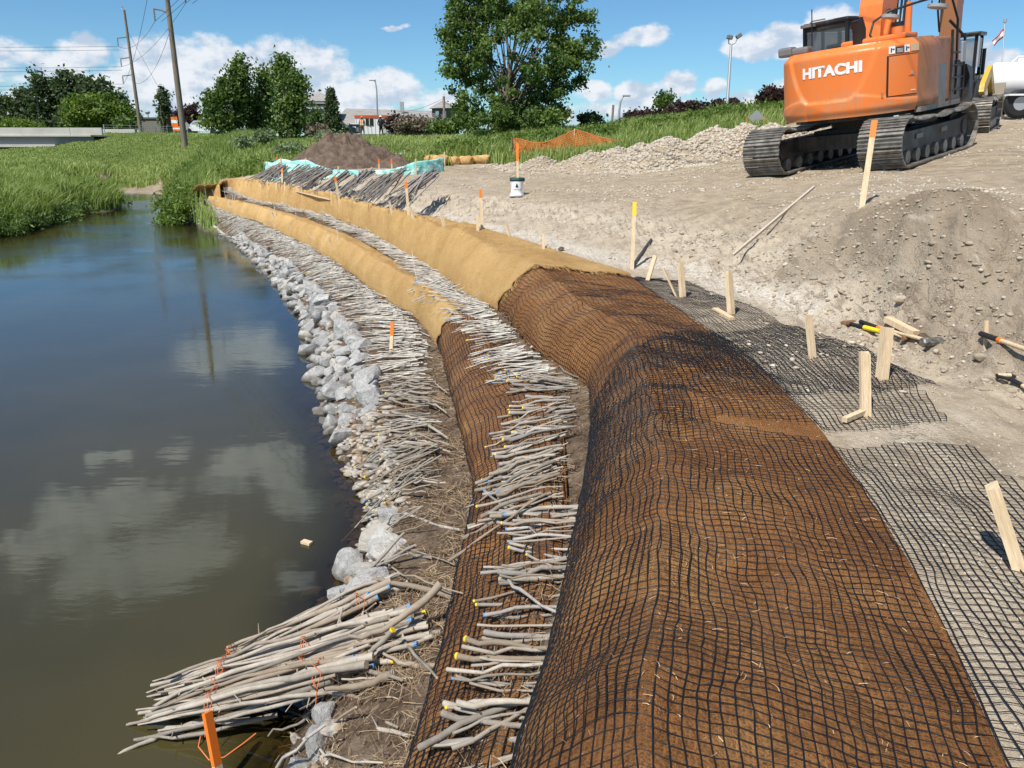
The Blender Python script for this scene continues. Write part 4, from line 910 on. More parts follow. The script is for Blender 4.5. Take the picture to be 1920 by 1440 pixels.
marksL = [((700,1400), 'at the photo bottom edge'), ((800,1060), 'on soil past the bundles'), ((800,960), 'on straw by the cobbles'), ((780,860), 'above the cobble beach'), ((740,760), 'by the largest rocks'), ((720,640), 'around the orange-tipped stake'), ((650,560), 'below the lower tan cloth')]
far_st = []; cnt_st = {'upper': 150-150, 'lower': 0}; LIM = {'upper': 165, 'lower': 130}
for (a, b, dep, rown, px, py) in allst:
    if cnt_st[rown] < LIM[rown]:
        rn = rnd.choices(['thin', 'mid', 'thick'], [6, 5, 2])[0]; tn = rnd.choices(['yellow', 'blue', 'bare'], [1.5, 1.2, 7])[0]; o_, R, L = stick_xf(a, b)
        o = link('live_cutting', STK[tn, rn, rnd.randrange(8)], loc=o_, scale=(L, 1, 1)); o.rotation_mode = 'QUATERNION'; o.rotation_quaternion = R
        mk = near_mark(px, py, marksU if rown == 'upper' else marksL); th = {'thin': 'thin', 'mid': 'medium', 'thick': 'thick'}[rn]; tl = {'yellow': 'yellow-painted tip', 'blue': 'blue-painted tip', 'bare': 'unpainted tip'}[tn]
        ti = 'sloping' if abs(proj(a)[1]-proj(b)[1]) > 22 else 'level'; br = ('long ' if (a-b).length > .62 else 'short ' if (a-b).length < .45 else '')
        tag(o, f'{br}{th} {ti} cutting, {tl}, {rown} row {mk}', 'cutting', f'{th} cuttings with {tl} in the {rown} row {mk}'); cnt_st[rown] += 1
    else: far_st.append((a, b, rnd.choice([.007, .010, .013])*(.9 if dep > 18 else .85)))
def tube_batch(segs, k=5, mid=1, jit=.02):
    A_ = np.array([s[0][:] for s in segs]); B_ = np.array([s[1][:] for s in segs]); R_ = np.array([s[2] for s in segs]); n_ = len(segs); m = 2+mid; t = (B_-A_); ln = np.linalg.norm(t, axis=1)[:, None]; t = t/ln
    up = np.tile([0, 0, 1.], (n_, 1)); a = np.cross(t, up); a /= np.linalg.norm(a, axis=1)[:, None]+1e-9; b = np.cross(a, t); V_ = np.zeros((n_, m, k, 3))
    for i in range(m):
        f = i/(m-1); c = A_+(B_-A_)*f
        if 0 < i < m-1: c = c+a*RG.uniform(-jit, jit, (n_, 1))*ln+b*RG.uniform(-jit, jit, (n_, 1))*ln*.5
        for j in range(k): an_ = 2*math.pi*j/k; V_[:, i, j] = c+(a*math.cos(an_)+b*math.sin(an_))*(R_[:, None]*(.62+.38*f))
    idx = np.arange(n_)[:, None]*(m*k); F_ = []
    for i in range(m-1):
        for j in range(k): F_.append(idx+np.array([[i*k+j, i*k+(j+1) % k, (i+1)*k+(j+1) % k, (i+1)*k+j]]))
    return V_.reshape(-1, 3), np.vstack(F_)
for nm, sel, mt, lb in (('cutting_row', 'a', M_BARKF, 'dense rows of grey cuttings running on to the far bend of the bank'),):
    V_, F_ = tube_batch(far_st, 5, 2, .018); tag(link('far_cuttings', np_mesh('far_cuttings', V_, F_, [mt], True)), lb, 'cuttings', kind='stuff')
# painted tips of the far ones
tp = MB()
for (a, b, r) in far_st:
    if rnd.random() < .13: tp.tube([a-(b-a).normalized()*.004, a.lerp(b, .03)], r*.9, 5, rnd.randrange(2))
if tp.V: tag(tp.build('painted_tips', [M_YEL, M_BLU]), 'tiny yellow and blue paint marks on the far cuttings', 'paint', kind='stuff')

# ------------------------------------------------------------------ straw and dead grass on the shelves
def strands(n_, fpos, lmin, lmax, mat_, name, label, wid=.0016, curl=.35, up=.3):
    V_, F_ = [], []; b_ = 0
    for _ in range(n_):
        q = fpos()
        if q is None: continue
        x, y, z = q; L = rnd.uniform(lmin, lmax); a = rnd.uniform(0, 6.28); c = rnd.gauss(0, curl); e = rnd.uniform(0, up); w = wid*rnd.uniform(.7, 1.5); pts = []
        px_, py_, pz_ = x, y, z
        for i in range(4): pts.append((px_, py_, pz_)); px_ += math.cos(a)*L/3; py_ += math.sin(a)*L/3; pz_ += math.sin(e)*L/3*(1-i*.8); a += c
        for i, p in enumerate(pts): sx, sy = -math.sin(a)*w, math.cos(a)*w; V_ += [(p[0]-sx, p[1]-sy, p[2]), (p[0]+sx, p[1]+sy, p[2]+w)]
        F_ += [(b_+2*i, b_+2*i+1, b_+2*i+3, b_+2*i+2) for i in range(3)]; b_ += 8
    return tag(link(name, np_mesh(name, np.array(V_), np.array(F_), [mat_], True)), label, 'straw', kind='stuff')
M_STRAW = mat('dry_straw', (.5,.36,.2), .85, build=lambda t, b: (lambda q: q.put(q.ramp(q.noise(q.pos(), 12, 3, .6), [(.3, (.19,.12,.07)), (.5, (.36,.255,.15)), (.7, (.54,.42,.28))]), b.inputs['Base Color']))(NT(t)))
def fshelf():
    s = rnd.random()**1.7*.75; p, nrm = edge_at(E1, s); u = abs(rnd.gauss(0, .35)); x, y = p[0]-nrm[0]*(u+.0)+rnd.gauss(0, .04), p[1]-nrm[1]*u
    if fbm(np.array([x*2.2]), np.array([y*2.2]), 6, 3)[0] < -.05 and rnd.random() < .8: return None
    if gz(x, y) < .04: return None
    return x, y, gz(x, y)+rnd.uniform(.0, .035)
strands(24000, fshelf, .05, .2, M_STRAW, 'straw', 'matted dry straw on the soil shelf beside the lower row of cuttings', wid=.0012)
def fstrip():
    s = rnd.random()**1.3*.6; p, nrm = edge_at(E2, s); u = rnd.uniform(0, .3); x, y = p[0]-nrm[0]*u, p[1]-nrm[1]*u
    return (x, y, top_z(x, y, True)+rnd.uniform(.0, .03)) if fbm(np.array([x*2.]), np.array([y*2.]), 9, 3)[0] > -.05 else None
strands(5000, fstrip, .04, .14, M_STRAW, 'straw', 'dry straw strewn along the toe of the upper blanket', wid=.0012)
def fnet():
    s = rnd.random()*.35; w = rnd.random(); p = P2(np.array([s]), np.array([w]))[0]; return p[0], p[1], p[2]+.014
strands(2600, fnet, .012, .04, mat('pale_fibre', (.62,.45,.27), .8), 'coir_fibres', 'loose pale coir fibres caught on the brown blanket', wid=.0007, up=.5)
# black soil smears are the soil itself; brown crumbs on the shelves
items = []
for _ in range(5200):
    if rnd.random() < .6: Q = E1; lo, hi = 0, .75
    else: Q = E2; lo, hi = 0, .34
    s = rnd.random()**1.6*.8; p, nrm = edge_at(Q, s); u = rnd.uniform(lo, hi); x, y = p[0]-nrm[0]*u, p[1]-nrm[1]*u; z = top_z(x, y, True) if Q is E2 else gz(x, y)
    if z < .02: continue
    q = rnd.uniform(.004, .017)*(1.8 if rnd.random() < .05 else 1); items.append((rnd.randrange(8), x, y, z+q*.3, q*1.2, q, q*.8, rnd.uniform(0, 6.28), .3))
V_, F_ = merge(items, [rock_shape(640+i, 1, 4, .14, .75) for i in range(8)], '', None); tag(link('soil_crumbs', np_mesh('soil_crumbs', V_, F_, [M_SOIL], True)), 'brown crumbs of soil on the planted shelves', 'soil', kind='stuff')
# ------------------------------------------------------------------ vegetation
def b_leaf(c0, c1, tr=.35):
    def f(t, b):
        q = NT(t); c = q.ramp(q.attr('tone'), [(0, c0), (1, c1)]); out = [n for n in t.nodes if n.type == 'OUTPUT_MATERIAL'][0]
        q.put(c, b.inputs['Base Color']); b.inputs['Roughness'].default_value = .5; b.inputs['Specular IOR Level'].default_value = .35
        tl = q.n('ShaderNodeBsdfTranslucent', {'Color': q.mix(1.0, c, (1.25, 1.3, .6), 'MULTIPLY')}).outputs[0]; m = q.n('ShaderNodeMixShader'); q.put(tr, m.inputs[0]); q.put(b.outputs[0], m.inputs[1]); q.put(tl, m.inputs[2]); q.put(m.outputs[0], out.inputs[0])
    return f
M_LEAF = mat('cottonwood_leaf', (.05,.1,.02), build=b_leaf((.042,.09,.02), (.19,.27,.068)))
M_LEAFD = mat('dark_poplar_leaf', (.03,.06,.02), build=b_leaf((.035,.065,.028), (.13,.175,.075)))
M_LEAFB = mat('bright_leaf', (.07,.14,.02), build=b_leaf((.07,.135,.018), (.22,.29,.06)))
M_LEAFP = mat('purple_leaf', (.05,.02,.02), build=b_leaf((.028,.016,.018), (.085,.045,.04)))
M_LEAFS = mat('silver_leaf', (.2,.25,.15), build=b_leaf((.12,.18,.07), (.34,.40,.26)))
M_TWIGL = mat('dry_twig', (.2,.16,.11), build=b_leaf((.10,.075,.05), (.28,.23,.16), .1))
M_GRASS = mat('tall_grass', (.1,.18,.03), build=b_leaf((.13,.21,.03), (.42,.48,.17), .3))
M_TRUNK = mat('tree_trunk', (.16,.13,.1), .95, build=lambda t, b: (lambda q: q.put(q.ramp(q.noise(q.scl(q.pos(), (4, 4, 1)), 3, 4, .6), [(.3, (.07,.055,.04)), (.7, (.22,.18,.14))]), b.inputs['Base Color']))(NT(t)))
def leaf_cloud(cent, rad, per, size, g, up=.35, elong=1.35):
    n_ = len(cent)*per; c = np.repeat(cent, per, 0)+g.normal(size=(n_, 3))*np.repeat(rad, per)[:, None]*np.array([.5, .5, .42])
    nrm = g.normal(size=(n_, 3)); nrm[:, 2] = nrm[:, 2]+up; nrm /= np.linalg.norm(nrm, axis=1)[:, None]
    a = np.cross(nrm, g.normal(size=(n_, 3))); a /= np.linalg.norm(a, axis=1)[:, None]+1e-9; b = np.cross(nrm, a); s = size*g.uniform(.6, 1.25, (n_, 1))
    V_ = np.stack([c-a*s*elong*.5, c-b*s*.42+nrm*s*.08, c+a*s*elong*.5, c+b*s*.42+nrm*s*.08], 1).reshape(-1, 3)
    tone = np.clip(np.repeat(g.uniform(.15, .85, len(cent)), per)+g.normal(size=n_)*.18, 0, 1)
    return V_, np.arange(n_*4).reshape(-1, 4), np.repeat(tone, 4)
def tree(name, label, cat, base_px, depth, ells, nclump, per, lsize, mt, group=None, trunk_r=.22, clump=.55, spire=False, limbs=14, seed=0, shell=.5, base_z=None):
    g = np.random.RandomState(seed); k = depth/FPX; b0 = D(base_px[0], base_px[1], depth); zt = gz(b0.x, b0.y) if base_z is None else base_z; b0 = Vector((b0.x, b0.y, zt))
    w = np.array([e[2]*e[3] for e in ells], float); w /= w.sum(); cs = []
    for i in g.choice(len(ells), nclump, p=w):
        ex, ey, rx, ry = ells[i][:4]; c = D(ex, ey, depth); d_ = g.normal(size=3); d_ /= np.linalg.norm(d_); r_ = g.uniform(shell, 1)**.6
        zf = d_[2]; sq = (1-max(0, zf)*.75) if spire else 1
        cs.append((c.x+d_[0]*rx*k*r_*sq, c.y+d_[1]*rx*k*r_*sq, c.z+zf*ry*k*r_))
    cs = np.array(cs); cs[:, 2] = np.maximum(cs[:, 2], zt+.15)
    V_, F_, tn = leaf_cloud(cs, np.full(nclump, clump)*g.uniform(.6, 1.2, nclump), per, lsize, g)
    t = thing(name, label, cat, b0, 0, group); V_ -= np.array(b0[:])
    link('crown', np_mesh('crown', V_, F_, [mt], False, col=tn), t)
    m = MB(); top = max(e[1]*0-0 for e in ells); ctop = cs[np.argmax(cs[:, 2])]-np.array(b0[:]); h = ctop[2]; pts = [Vector((0, 0, -.3))]
    for i in range(1, 7): f = i/6; pts.append(Vector((ctop[0]*f**2*.6+g.normal()*.05*h*.3, g.normal()*.03*h*.3, h*.68*f)))
    m.tube(pts, [trunk_r*(1-.13*i) for i in range(7)], 8)
    for i in range(limbs):
        c = Vector(cs[g.randint(nclump)])-b0; f = min(.8, max(.12, (c.z/h)*.55)); p0 = pts[min(5, int(f*6))].lerp(pts[min(6, int(f*6)+1)], f*6-int(f*6)); mid = p0.lerp(c, .5)+Vector((0, 0, -.05*h*.2))
        m.tube([p0, mid, c], [trunk_r*.38, trunk_r*.22, trunk_r*.06], 5)
    m.build('trunk', M_TRUNK, t); return t
tree('cottonwood_tree', 'large full cottonwood tree with glossy green leaves behind the orange mesh fence', 'tree', (955,252), 46,
     [(965,225,112,26),(965,105,118,105),(872,88,46,66),(850,150,32,26),(1072,62,48,46),(930,205,88,42),(1028,192,46,48),(945,-12,88,62),(1040,5,62,52),(1100,95,22,26),(880,25,42,44),(1068,125,38,40),(845,75,22,22)], 500, 105, .165, M_LEAF, None, .18, .46, limbs=50, seed=1, shell=.34)
spec = [((432,250),64,[(428,195,34,52),(450,160,26,42),(452,128,14,22),(405,215,26,34),(395,188,12,16)],'broad green tree with a ragged double top, left of the trio',M_LEAF,150,60),
        ((497,250),66,[(497,190,22,52),(496,152,12,26),(480,215,24,32)],'slimmer green tree between two taller ones',M_LEAF,90,60),
        ((542,250),62,[(545,190,26,48),(532,138,17,30),(555,160,22,26),(562,222,20,24),(530,120,10,14)],'tall dark tree with a leaning pointed top beside the tower',M_LEAF,140,60)]
for i, (bp, dp, el_, lb, mt_, nc, per) in enumerate(spec):
    el_ = el_+[(bp[0]-4, 238, 24, 14)]
    tree('poplar_tree', lb, 'tree', bp, dp, el_, nc, per, .24, mt_, 'three poplars left of the grey tower', .2, .75, limbs=16, seed=10+i, shell=.3, spire=True)
left = [(12,112,[(10,212,30,36),(10,236,30,16)],'leftmost dark poplar cut by the photo edge'),(50,112,[(48,205,20,34)],'short pointed dark poplar second from the photo edge'),(80,110,[(78,185,22,46)],'dark poplar with a squared top at the left of the tall clump'),
        (110,112,[(108,195,22,46)],'dark poplar behind the low bushes, second in the tall clump'),(128,110,[(125,178,18,40)],'tallest dark poplar in the middle of the clump'),(150,112,[(148,185,18,42)],'dark poplar just right of the tallest one'),
        (170,110,[(168,180,18,40)],'narrow dark poplar above the bright round tree'),(195,111,[(192,182,17,36)],'rightmost tall dark poplar of the clump'),(228,112,[(226,208,18,30),(240,222,12,18)],'low dark tree right of the bright round tree')]
for i, (x, dp, el_, lb) in enumerate(left):
    el_ = el_+[(el_[0][0], 236, el_[0][2]+4, 18)]
    tree('poplar_tree', lb, 'tree', (x, 246), dp, el_, 70, 42, .42, M_LEAFD, 'dark poplars beyond the bridge', .25, 1.15, limbs=4, seed=30+i, shell=.3, spire=True)
tree('round_tree', 'bright green round tree in front of the dark poplars', 'tree', (185,247), 98, [(180,212,56,34),(215,215,30,26),(150,222,26,22)], 130, 60, .34, M_LEAFB, None, .2, 1.0, limbs=5, seed=50, shell=.4)
tree('columnar_poplar', 'narrow columnar dark poplar standing between the utility poles', 'tree', (308,246), 96, [(308,205,10,40)], 46, 60, .3, M_LEAFD, None, .12, .6, limbs=3, seed=51, spire=True)
bush = [((357,246),90,[(355,220,28,24),(340,228,18,18)],'dark red-leaved tree behind the nearer utility pole','red_tree',M_LEAFP,70,44,.3),
 ((30,246),100,[(30,236,44,10)],'low bright bushes above the left bridge parapet','bush',M_LEAFB,50,44,.3), ((235,244),92,[(235,232,16,10)],'small round bush by the wire fence','bush',M_LEAF,34,40,.28),
 ((765,250),60,[(768,236,32,12),(795,235,24,12)],'grey-brown dry shrub right of the white site trailer','shrub',M_TWIGL,80,60,.16),((738,250),62,[(738,231,13,12)],'dark purple shrub at the trailer corner','shrub',M_LEAFP,30,50,.2),
 ((822,250),56,[(826,238,24,11),(850,232,20,16)],'green shrub under the left side of the big cottonwood','shrub',M_LEAF,50,50,.18),((596,250),62,[(596,243,18,6)],'low shrub with reddish stems under the spruce','shrub',M_TWIGL,30,40,.18),((590,248),72,[(590,224,12,18)],'small leafy tree in front of the tower window','small_tree',M_LEAF,30,50,.2),
 ((1110,240),48,[(1108,226,20,12)],'dark green bush right of the big cottonwood','bush',M_LEAFD,30,50,.18),((1215,232),55,[(1210,220,40,10)],'low purple-leaved hedge section nearest the curved street lamp','hedge',M_LEAFP,60,50,.2),((1290,224),55,[(1285,208,40,14)],'purple-leaved hedge section in the middle of the skyline','hedge',M_LEAFP,70,50,.2),((1360,216),54,[(1358,205,36,14)],'purple-leaved hedge section at the foot of the floodlight pole','hedge',M_LEAFP,60,50,.2),
 ((1247,215),60,[(1246,190,15,13)],'small green treetop rising above the purple hedge','small_tree',M_LEAF,26,40,.2),((1445,215),50,[(1448,188,26,20)],'dark purple tree half hidden by the excavator','tree',M_LEAFP,60,50,.2),
 ((500,262),52,[(498,256,22,6)],'silvery leaved shrub in the meadow below the poplars','shrub',M_LEAFS,30,46,.14),((625,262),46,[(625,258,32,7),(650,262,18,6)],'silvery shrub just behind the dirt heap','shrub',M_LEAFS,40,46,.13),((560,285),40,[(545,282,28,9)],'silvery shrub left of the dirt heap','shrub',M_LEAFS,40,46,.12),((455,272),50,[(455,266,12,8)],'small pale shrub on the meadow right of the nearer pole','shrub',M_LEAFS,20,40,.12)]
for i, (bp, dp, el_, lb, nm, mt_, nc, per, ls) in enumerate(bush): tree(nm, lb, {'red_tree': 'tree', 'small_tree': 'tree'}.get(nm, nm), bp, dp, el_, nc, per, ls, mt_, None, .06, .45*dp/60, limbs=6, seed=70+i, shell=.2)
# spruce
b0 = D(625,246,72); b0.z = gz(b0.x, b0.y); t = thing('spruce_tree', 'narrow dark green spruce standing in front of the grey tower', 'tree', b0); H = D(624,170,72).z-b0.z; g = np.random.RandomState(5); cs = []; rr_ = []
for i in range(150): f = g.rand(); a = g.rand()*6.28; r_ = (1-f)**.9*H*.25*g.uniform(.5, 1); cs.append((math.cos(a)*r_, math.sin(a)*r_, f*H-r_*.25)); rr_.append(.32+.2*(1-f))
V_, F_, tn = leaf_cloud(np.array(cs), np.array(rr_)*.8, 60, .17, g, 0); link('crown', np_mesh('crown', V_, F_, [M_LEAFD], False, col=tn), t); MB().cyl((0, 0, -.2), (0, 0, H), .14, 8, r2=.02).build('trunk', M_TRUNK, t)

# tall grass
def blades(X_, Y_, Z_, H_, W_, g, lean=.35, nb=5, spread=.12):
    n_ = len(X_); X_ = np.repeat(X_, nb)+g.normal(size=n_*nb)*spread; Y_ = np.repeat(Y_, nb)+g.normal(size=n_*nb)*spread; Z_ = np.repeat(Z_, nb); H_ = np.repeat(H_, nb)*g.uniform(.55, 1.15, n_*nb); W_ = np.repeat(W_, nb); a = g.uniform(0, 6.28, n_*nb); l = np.abs(g.normal(size=n_*nb))*lean*H_
    lx, ly = np.cos(a)*l+.12*H_, np.sin(a)*l; sx, sy = -np.sin(a)*W_, np.cos(a)*W_; r_ = g.uniform(0, 6.28, n_*nb); sx, sy = np.cos(r_)*W_, np.sin(r_)*W_*.6
    A_ = np.stack([X_-sx, Y_-sy, Z_-.05], 1); B_ = np.stack([X_+sx, Y_+sy, Z_-.05], 1); M1 = np.stack([X_+sx*.8+lx*.35, Y_+sy*.8+ly*.35, Z_+H_*.62], 1); M0 = np.stack([X_-sx*.8+lx*.35, Y_-sy*.8+ly*.35, Z_+H_*.62], 1); T1 = np.stack([X_+lx+sx*.12, Y_+ly, Z_+H_], 1)
    V_ = np.stack([A_, B_, M1, M0, T1], 1).reshape(-1, 3); i = np.arange(n_*nb)*5; return V_, np.concatenate([np.stack([i, i+1, i+2], 1), np.stack([i, i+2, i+3], 1), np.stack([i+3, i+2, i+4], 1)]), np.repeat(np.clip(np.repeat(g.uniform(.1, .8, n_), nb)+g.normal(size=n_*nb)*.15, 0, 1), 5)
g = np.random.RandomState(8); N_ = 60000; az_ = g.uniform(-.64, .42, N_); rr_ = np.exp(g.uniform(math.log(27), math.log(100), N_)); X_, Y_ = rr_*np.sin(az_), rr_*np.cos(az_)
Zg = gzv(X_, Y_); ok = (~inpoly(X_, Y_, sand_poly)) & (~inpoly(X_, Y_, bank_poly)) & (Zg > .12) & ~(segdist(X_, Y_, pl([(205,353),(292,355)], .2)) < .9); X_, Y_, Zg = X_[ok], Y_[ok], Zg[ok]; r_ = np.hypot(X_, Y_)
hh = (.34+.32*np.clip(fbm(X_*.15, Y_*.15, 2, 3)+.4, 0, 1))*np.clip(1.35-r_/130, .5, 1.1)*np.where(r_ > 58, .36, 1); tn0 = np.clip(.5+fbm(X_*.08, Y_*.08, 5, 3)*.9, 0, 1)
V_, F_, tn = blades(X_, Y_, Zg, hh, .012+.00042*r_, g); tn = np.clip(tn*.6+np.repeat(tn0, 25)*.5, 0, 1); print('grass tris', len(F_))
tag(link('tall_grass', np_mesh('tall_grass', V_, F_, [M_GRASS], False, col=tn)), 'tall green meadow grass on the far bank and the slope behind', 'grass', kind='stuff')
# rank weeds hanging over the river edges and behind the gravel heaps
def weed_patch(name, label, line, d_or_z, n_, h, wdt, mt_, size, per=26, seed=0):
    g = np.random.RandomState(seed); pts = [P(a, b, d_or_z[1]) if d_or_z[0] == 'z' else D(a, b, d_or_z[1]) for a, b in line]; cs = []
    for _ in range(n_):
        i = g.randint(len(pts)-1); p = pts[i].lerp(pts[i+1], g.rand()); x, y = p.x+g.normal()*wdt, p.y+g.normal()*wdt; z = max(.05, gz(x, y)); cs.append((x, y, z+h*g.rand()**1.2))
    cs = np.array(cs); V_, F_, tn = leaf_cloud(cs, np.full(n_, .3), per, size, g, .4, 2.2); tn = np.clip(tn*.8, 0, 1)
    return tag(link(name, np_mesh(name, V_, F_, [mt_], False, col=tn)), label, 'weeds', kind='stuff')
weed_patch('bank_weeds', 'dark rank weeds overhanging the water on the left bank', [(-300,452),(-100,440),(0,428),(60,416),(120,396),(160,383)], ('z', .2), 420, .45, .4, M_LEAF, .075, 40, 1)
weed_patch('edge_weeds', 'leafy green weeds on the point where the tan cloth begins', [(326,384),(333,376),(343,362),(356,348),(368,338)], ('z', .75), 260, .8, .3, M_LEAFB, .08, 44, 2)
weed_patch('heap_weeds', 'green weeds and grass behind the orange mesh fence and gravel heaps', [(840,285),(960,282),(1080,268),(1200,250),(1300,240),(1400,226),(1460,222)], ('d', 37), 620, .8, 1.5, M_LEAFB, .10, 40, 3)
weed_patch('meadow_weeds', 'broadleaf weeds scattered in the meadow left of the silt fence', [(380,335),(430,325),(470,315),(500,300),(540,292),(640,285),(760,282),(840,285)], ('d', 37), 160, .4, 1.8, M_LEAFB, .09, 30, 4)
X_ = g.uniform(-3, 22, 26000); Y_ = g.uniform(33, 60, 26000); px_ = 960+FPX*X_/(Y_*CT); Zg = gzv(X_, Y_); ok = (~inpoly(X_, Y_, sand_poly)) & (px_ > 830) & (px_ < 1520) & (g.rand(26000) < .55); X_, Y_, Zg = X_[ok], Y_[ok], Zg[ok]
V_, F_, tn = blades(X_, Y_, Zg, .75+.3*np.clip(fbm(X_*.3, Y_*.3, 2, 3), -.5, 1), .03+0*X_, g, nb=5); tag(link('tall_grass', np_mesh('tall_grass', V_, F_, [M_GRASS], False, col=tn)), 'waist high grass behind the gravel heaps', 'grass', kind='stuff')

g = np.random.RandomState(18); bl_ = np.array([P(a, b, .6)[:2] for a, b in [(-400,430),(-200,415),(0,398),(60,388),(120,374),(165,362)]]); n_ = 5200; i_ = g.randint(0, 5, n_); f_ = g.rand(n_, 1); q_ = bl_[i_]*(1-f_)+bl_[i_+1]*f_+g.normal(size=(n_, 2))*1.3; Zg = gzv(q_[:, 0], q_[:, 1]); ok = Zg > .12; q_ = q_[ok]; Zg = Zg[ok]
V_, F_, tn = blades(q_[:, 0], q_[:, 1], Zg, .72+0*Zg, .022+0*Zg, g, lean=.6, nb=7, spread=.16); tag(link('bank_grass', np_mesh('bank_grass', V_, F_, [M_GRASS], False, col=np.clip(tn-.12, 0, 1))), 'long drooping grass along the edge of the left bank', 'grass', kind='stuff')
bl_ = np.array([P(a, b, .9)[:2] for a, b in [(328,378),(338,364),(350,348),(375,333),(430,322),(480,312)]]); n_ = 2600; i_ = g.randint(0, 5, n_); f_ = g.rand(n_, 1); q_ = bl_[i_]*(1-f_)+bl_[i_+1]*f_+g.normal(size=(n_, 2))*.55; Zg = gzv(q_[:, 0], q_[:, 1]); ok = (Zg > .2) & ~inpoly(q_[:, 0], q_[:, 1], sand_poly) & ~inpoly(q_[:, 0], q_[:, 1], bank_poly); q_ = q_[ok]; Zg = Zg[ok]
V_, F_, tn = blades(q_[:, 0], q_[:, 1], Zg, .85+0*Zg, .022+0*Zg, g, lean=.4, nb=7, spread=.16); tag(link('bank_grass', np_mesh('bank_grass', V_, F_, [M_GRASS], False, col=np.clip(tn-.1, 0, 1))), 'tall grass behind the point where the tan cloth begins', 'grass', kind='stuff')
# ------------------------------------------------------------------ excavator
def b_paint(c, dirt=(.30,.235,.17), amt=.5):
    def f(t, b):
        q = NT(t); o = q.obj(); z = q.n('ShaderNodeSeparateXYZ', {0: o}).outputs[2]; m = q.noise(o, 2.2, 6, .65); s = q.noise(q.scl(o, (9, 9, 1.2)), 2.5, 5, .65)
        low = q.math('MULTIPLY', q.sstep(z, 1.55, 1.0), .5); d = q.math('MULTIPLY', q.sstep(q.math('ADD', q.math('ADD', m, q.math('MULTIPLY', low, .35)), q.math('MULTIPLY', q.math('SUBTRACT', s, .5), .7)), .5, .85), amt); c_ = q.mix(d, c, dirt); q.put(c_, b.inputs['Base Color']); q.put(q.math('ADD', .38, q.math('MULTIPLY', d, .6)), b.inputs['Roughness'])
    return f
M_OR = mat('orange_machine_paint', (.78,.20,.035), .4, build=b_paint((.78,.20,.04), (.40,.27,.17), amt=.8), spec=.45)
M_ORD = mat('shaded_dusty_orange_paint', (.5,.2,.08), .6, build=b_paint((.36,.15,.065), (.22,.16,.115), amt=1.0), spec=.3)  # shade of right flank and arm painted in as darker orange, plus dust
M_BLK = mat('black_machine_paint', (.02,.02,.021), .5, build=b_paint((.022,.022,.024), (.13,.11,.085), .5))
M_STEEL = mat('worn_track_steel', (.2,.19,.18), .45, .35, build=lambda t, b: (lambda q: (q.put(q.ramp(q.noise(q.pos(), 5, 5, .65), [(.35, (.13,.115,.10)), (.6, (.30,.275,.24)), (.75, (.42,.39,.35))]), b.inputs['Base Color'])))(NT(t)))
M_GREY = mat('dusty_grey_panel', (.2,.2,.2), .6, build=b_paint((.17,.17,.17), amt=.8))
M_WHT = mat('white_decal', (.82,.82,.8), .5); M_INK = mat('black_print', (.02,.02,.02), .5); M_GLS = mat('dark_cab_glass', (.10,.13,.15), .06, spec=.9); M_GLS.node_tree.nodes['Principled BSDF'].inputs['Alpha'].default_value = .45
M_YM = mat('yellow_machine_paint', (.66,.42,.06), .5, build=b_paint((.70,.43,.05), amt=.7)); M_CHR = mat('cylinder_rod', (.6,.6,.6), .2, .9); M_MIR = mat('mirror_back', (.32,.33,.34), .45)
HD = math.radians(45)
cL = D(1441, 331, 17.05); cR = D(1660, 320, 15.3); fR = D(1812, 270, 18.4)
ax_x = (cR-cL).normalized(); ax_y = (fR-cR); ax_y = (ax_y-ax_x*ax_y.dot(ax_x)).normalized(); ax_z = ax_x.cross(ax_y).normalized()
GA = (cR-cL).length; TL = 4.5; org = (cL+cR)/2+ax_y*(TL/2-.35)
ex = thing('excavator', 'orange tracked excavator with its counterweight towards the camera on the gravel bench', 'excavator', org)
ex.rotation_mode = 'QUATERNION'; ex.rotation_quaternion = Matrix((ax_x, ax_y, ax_z)).transposed().to_quaternion()
print('excavator gauge', GA, 'dims')
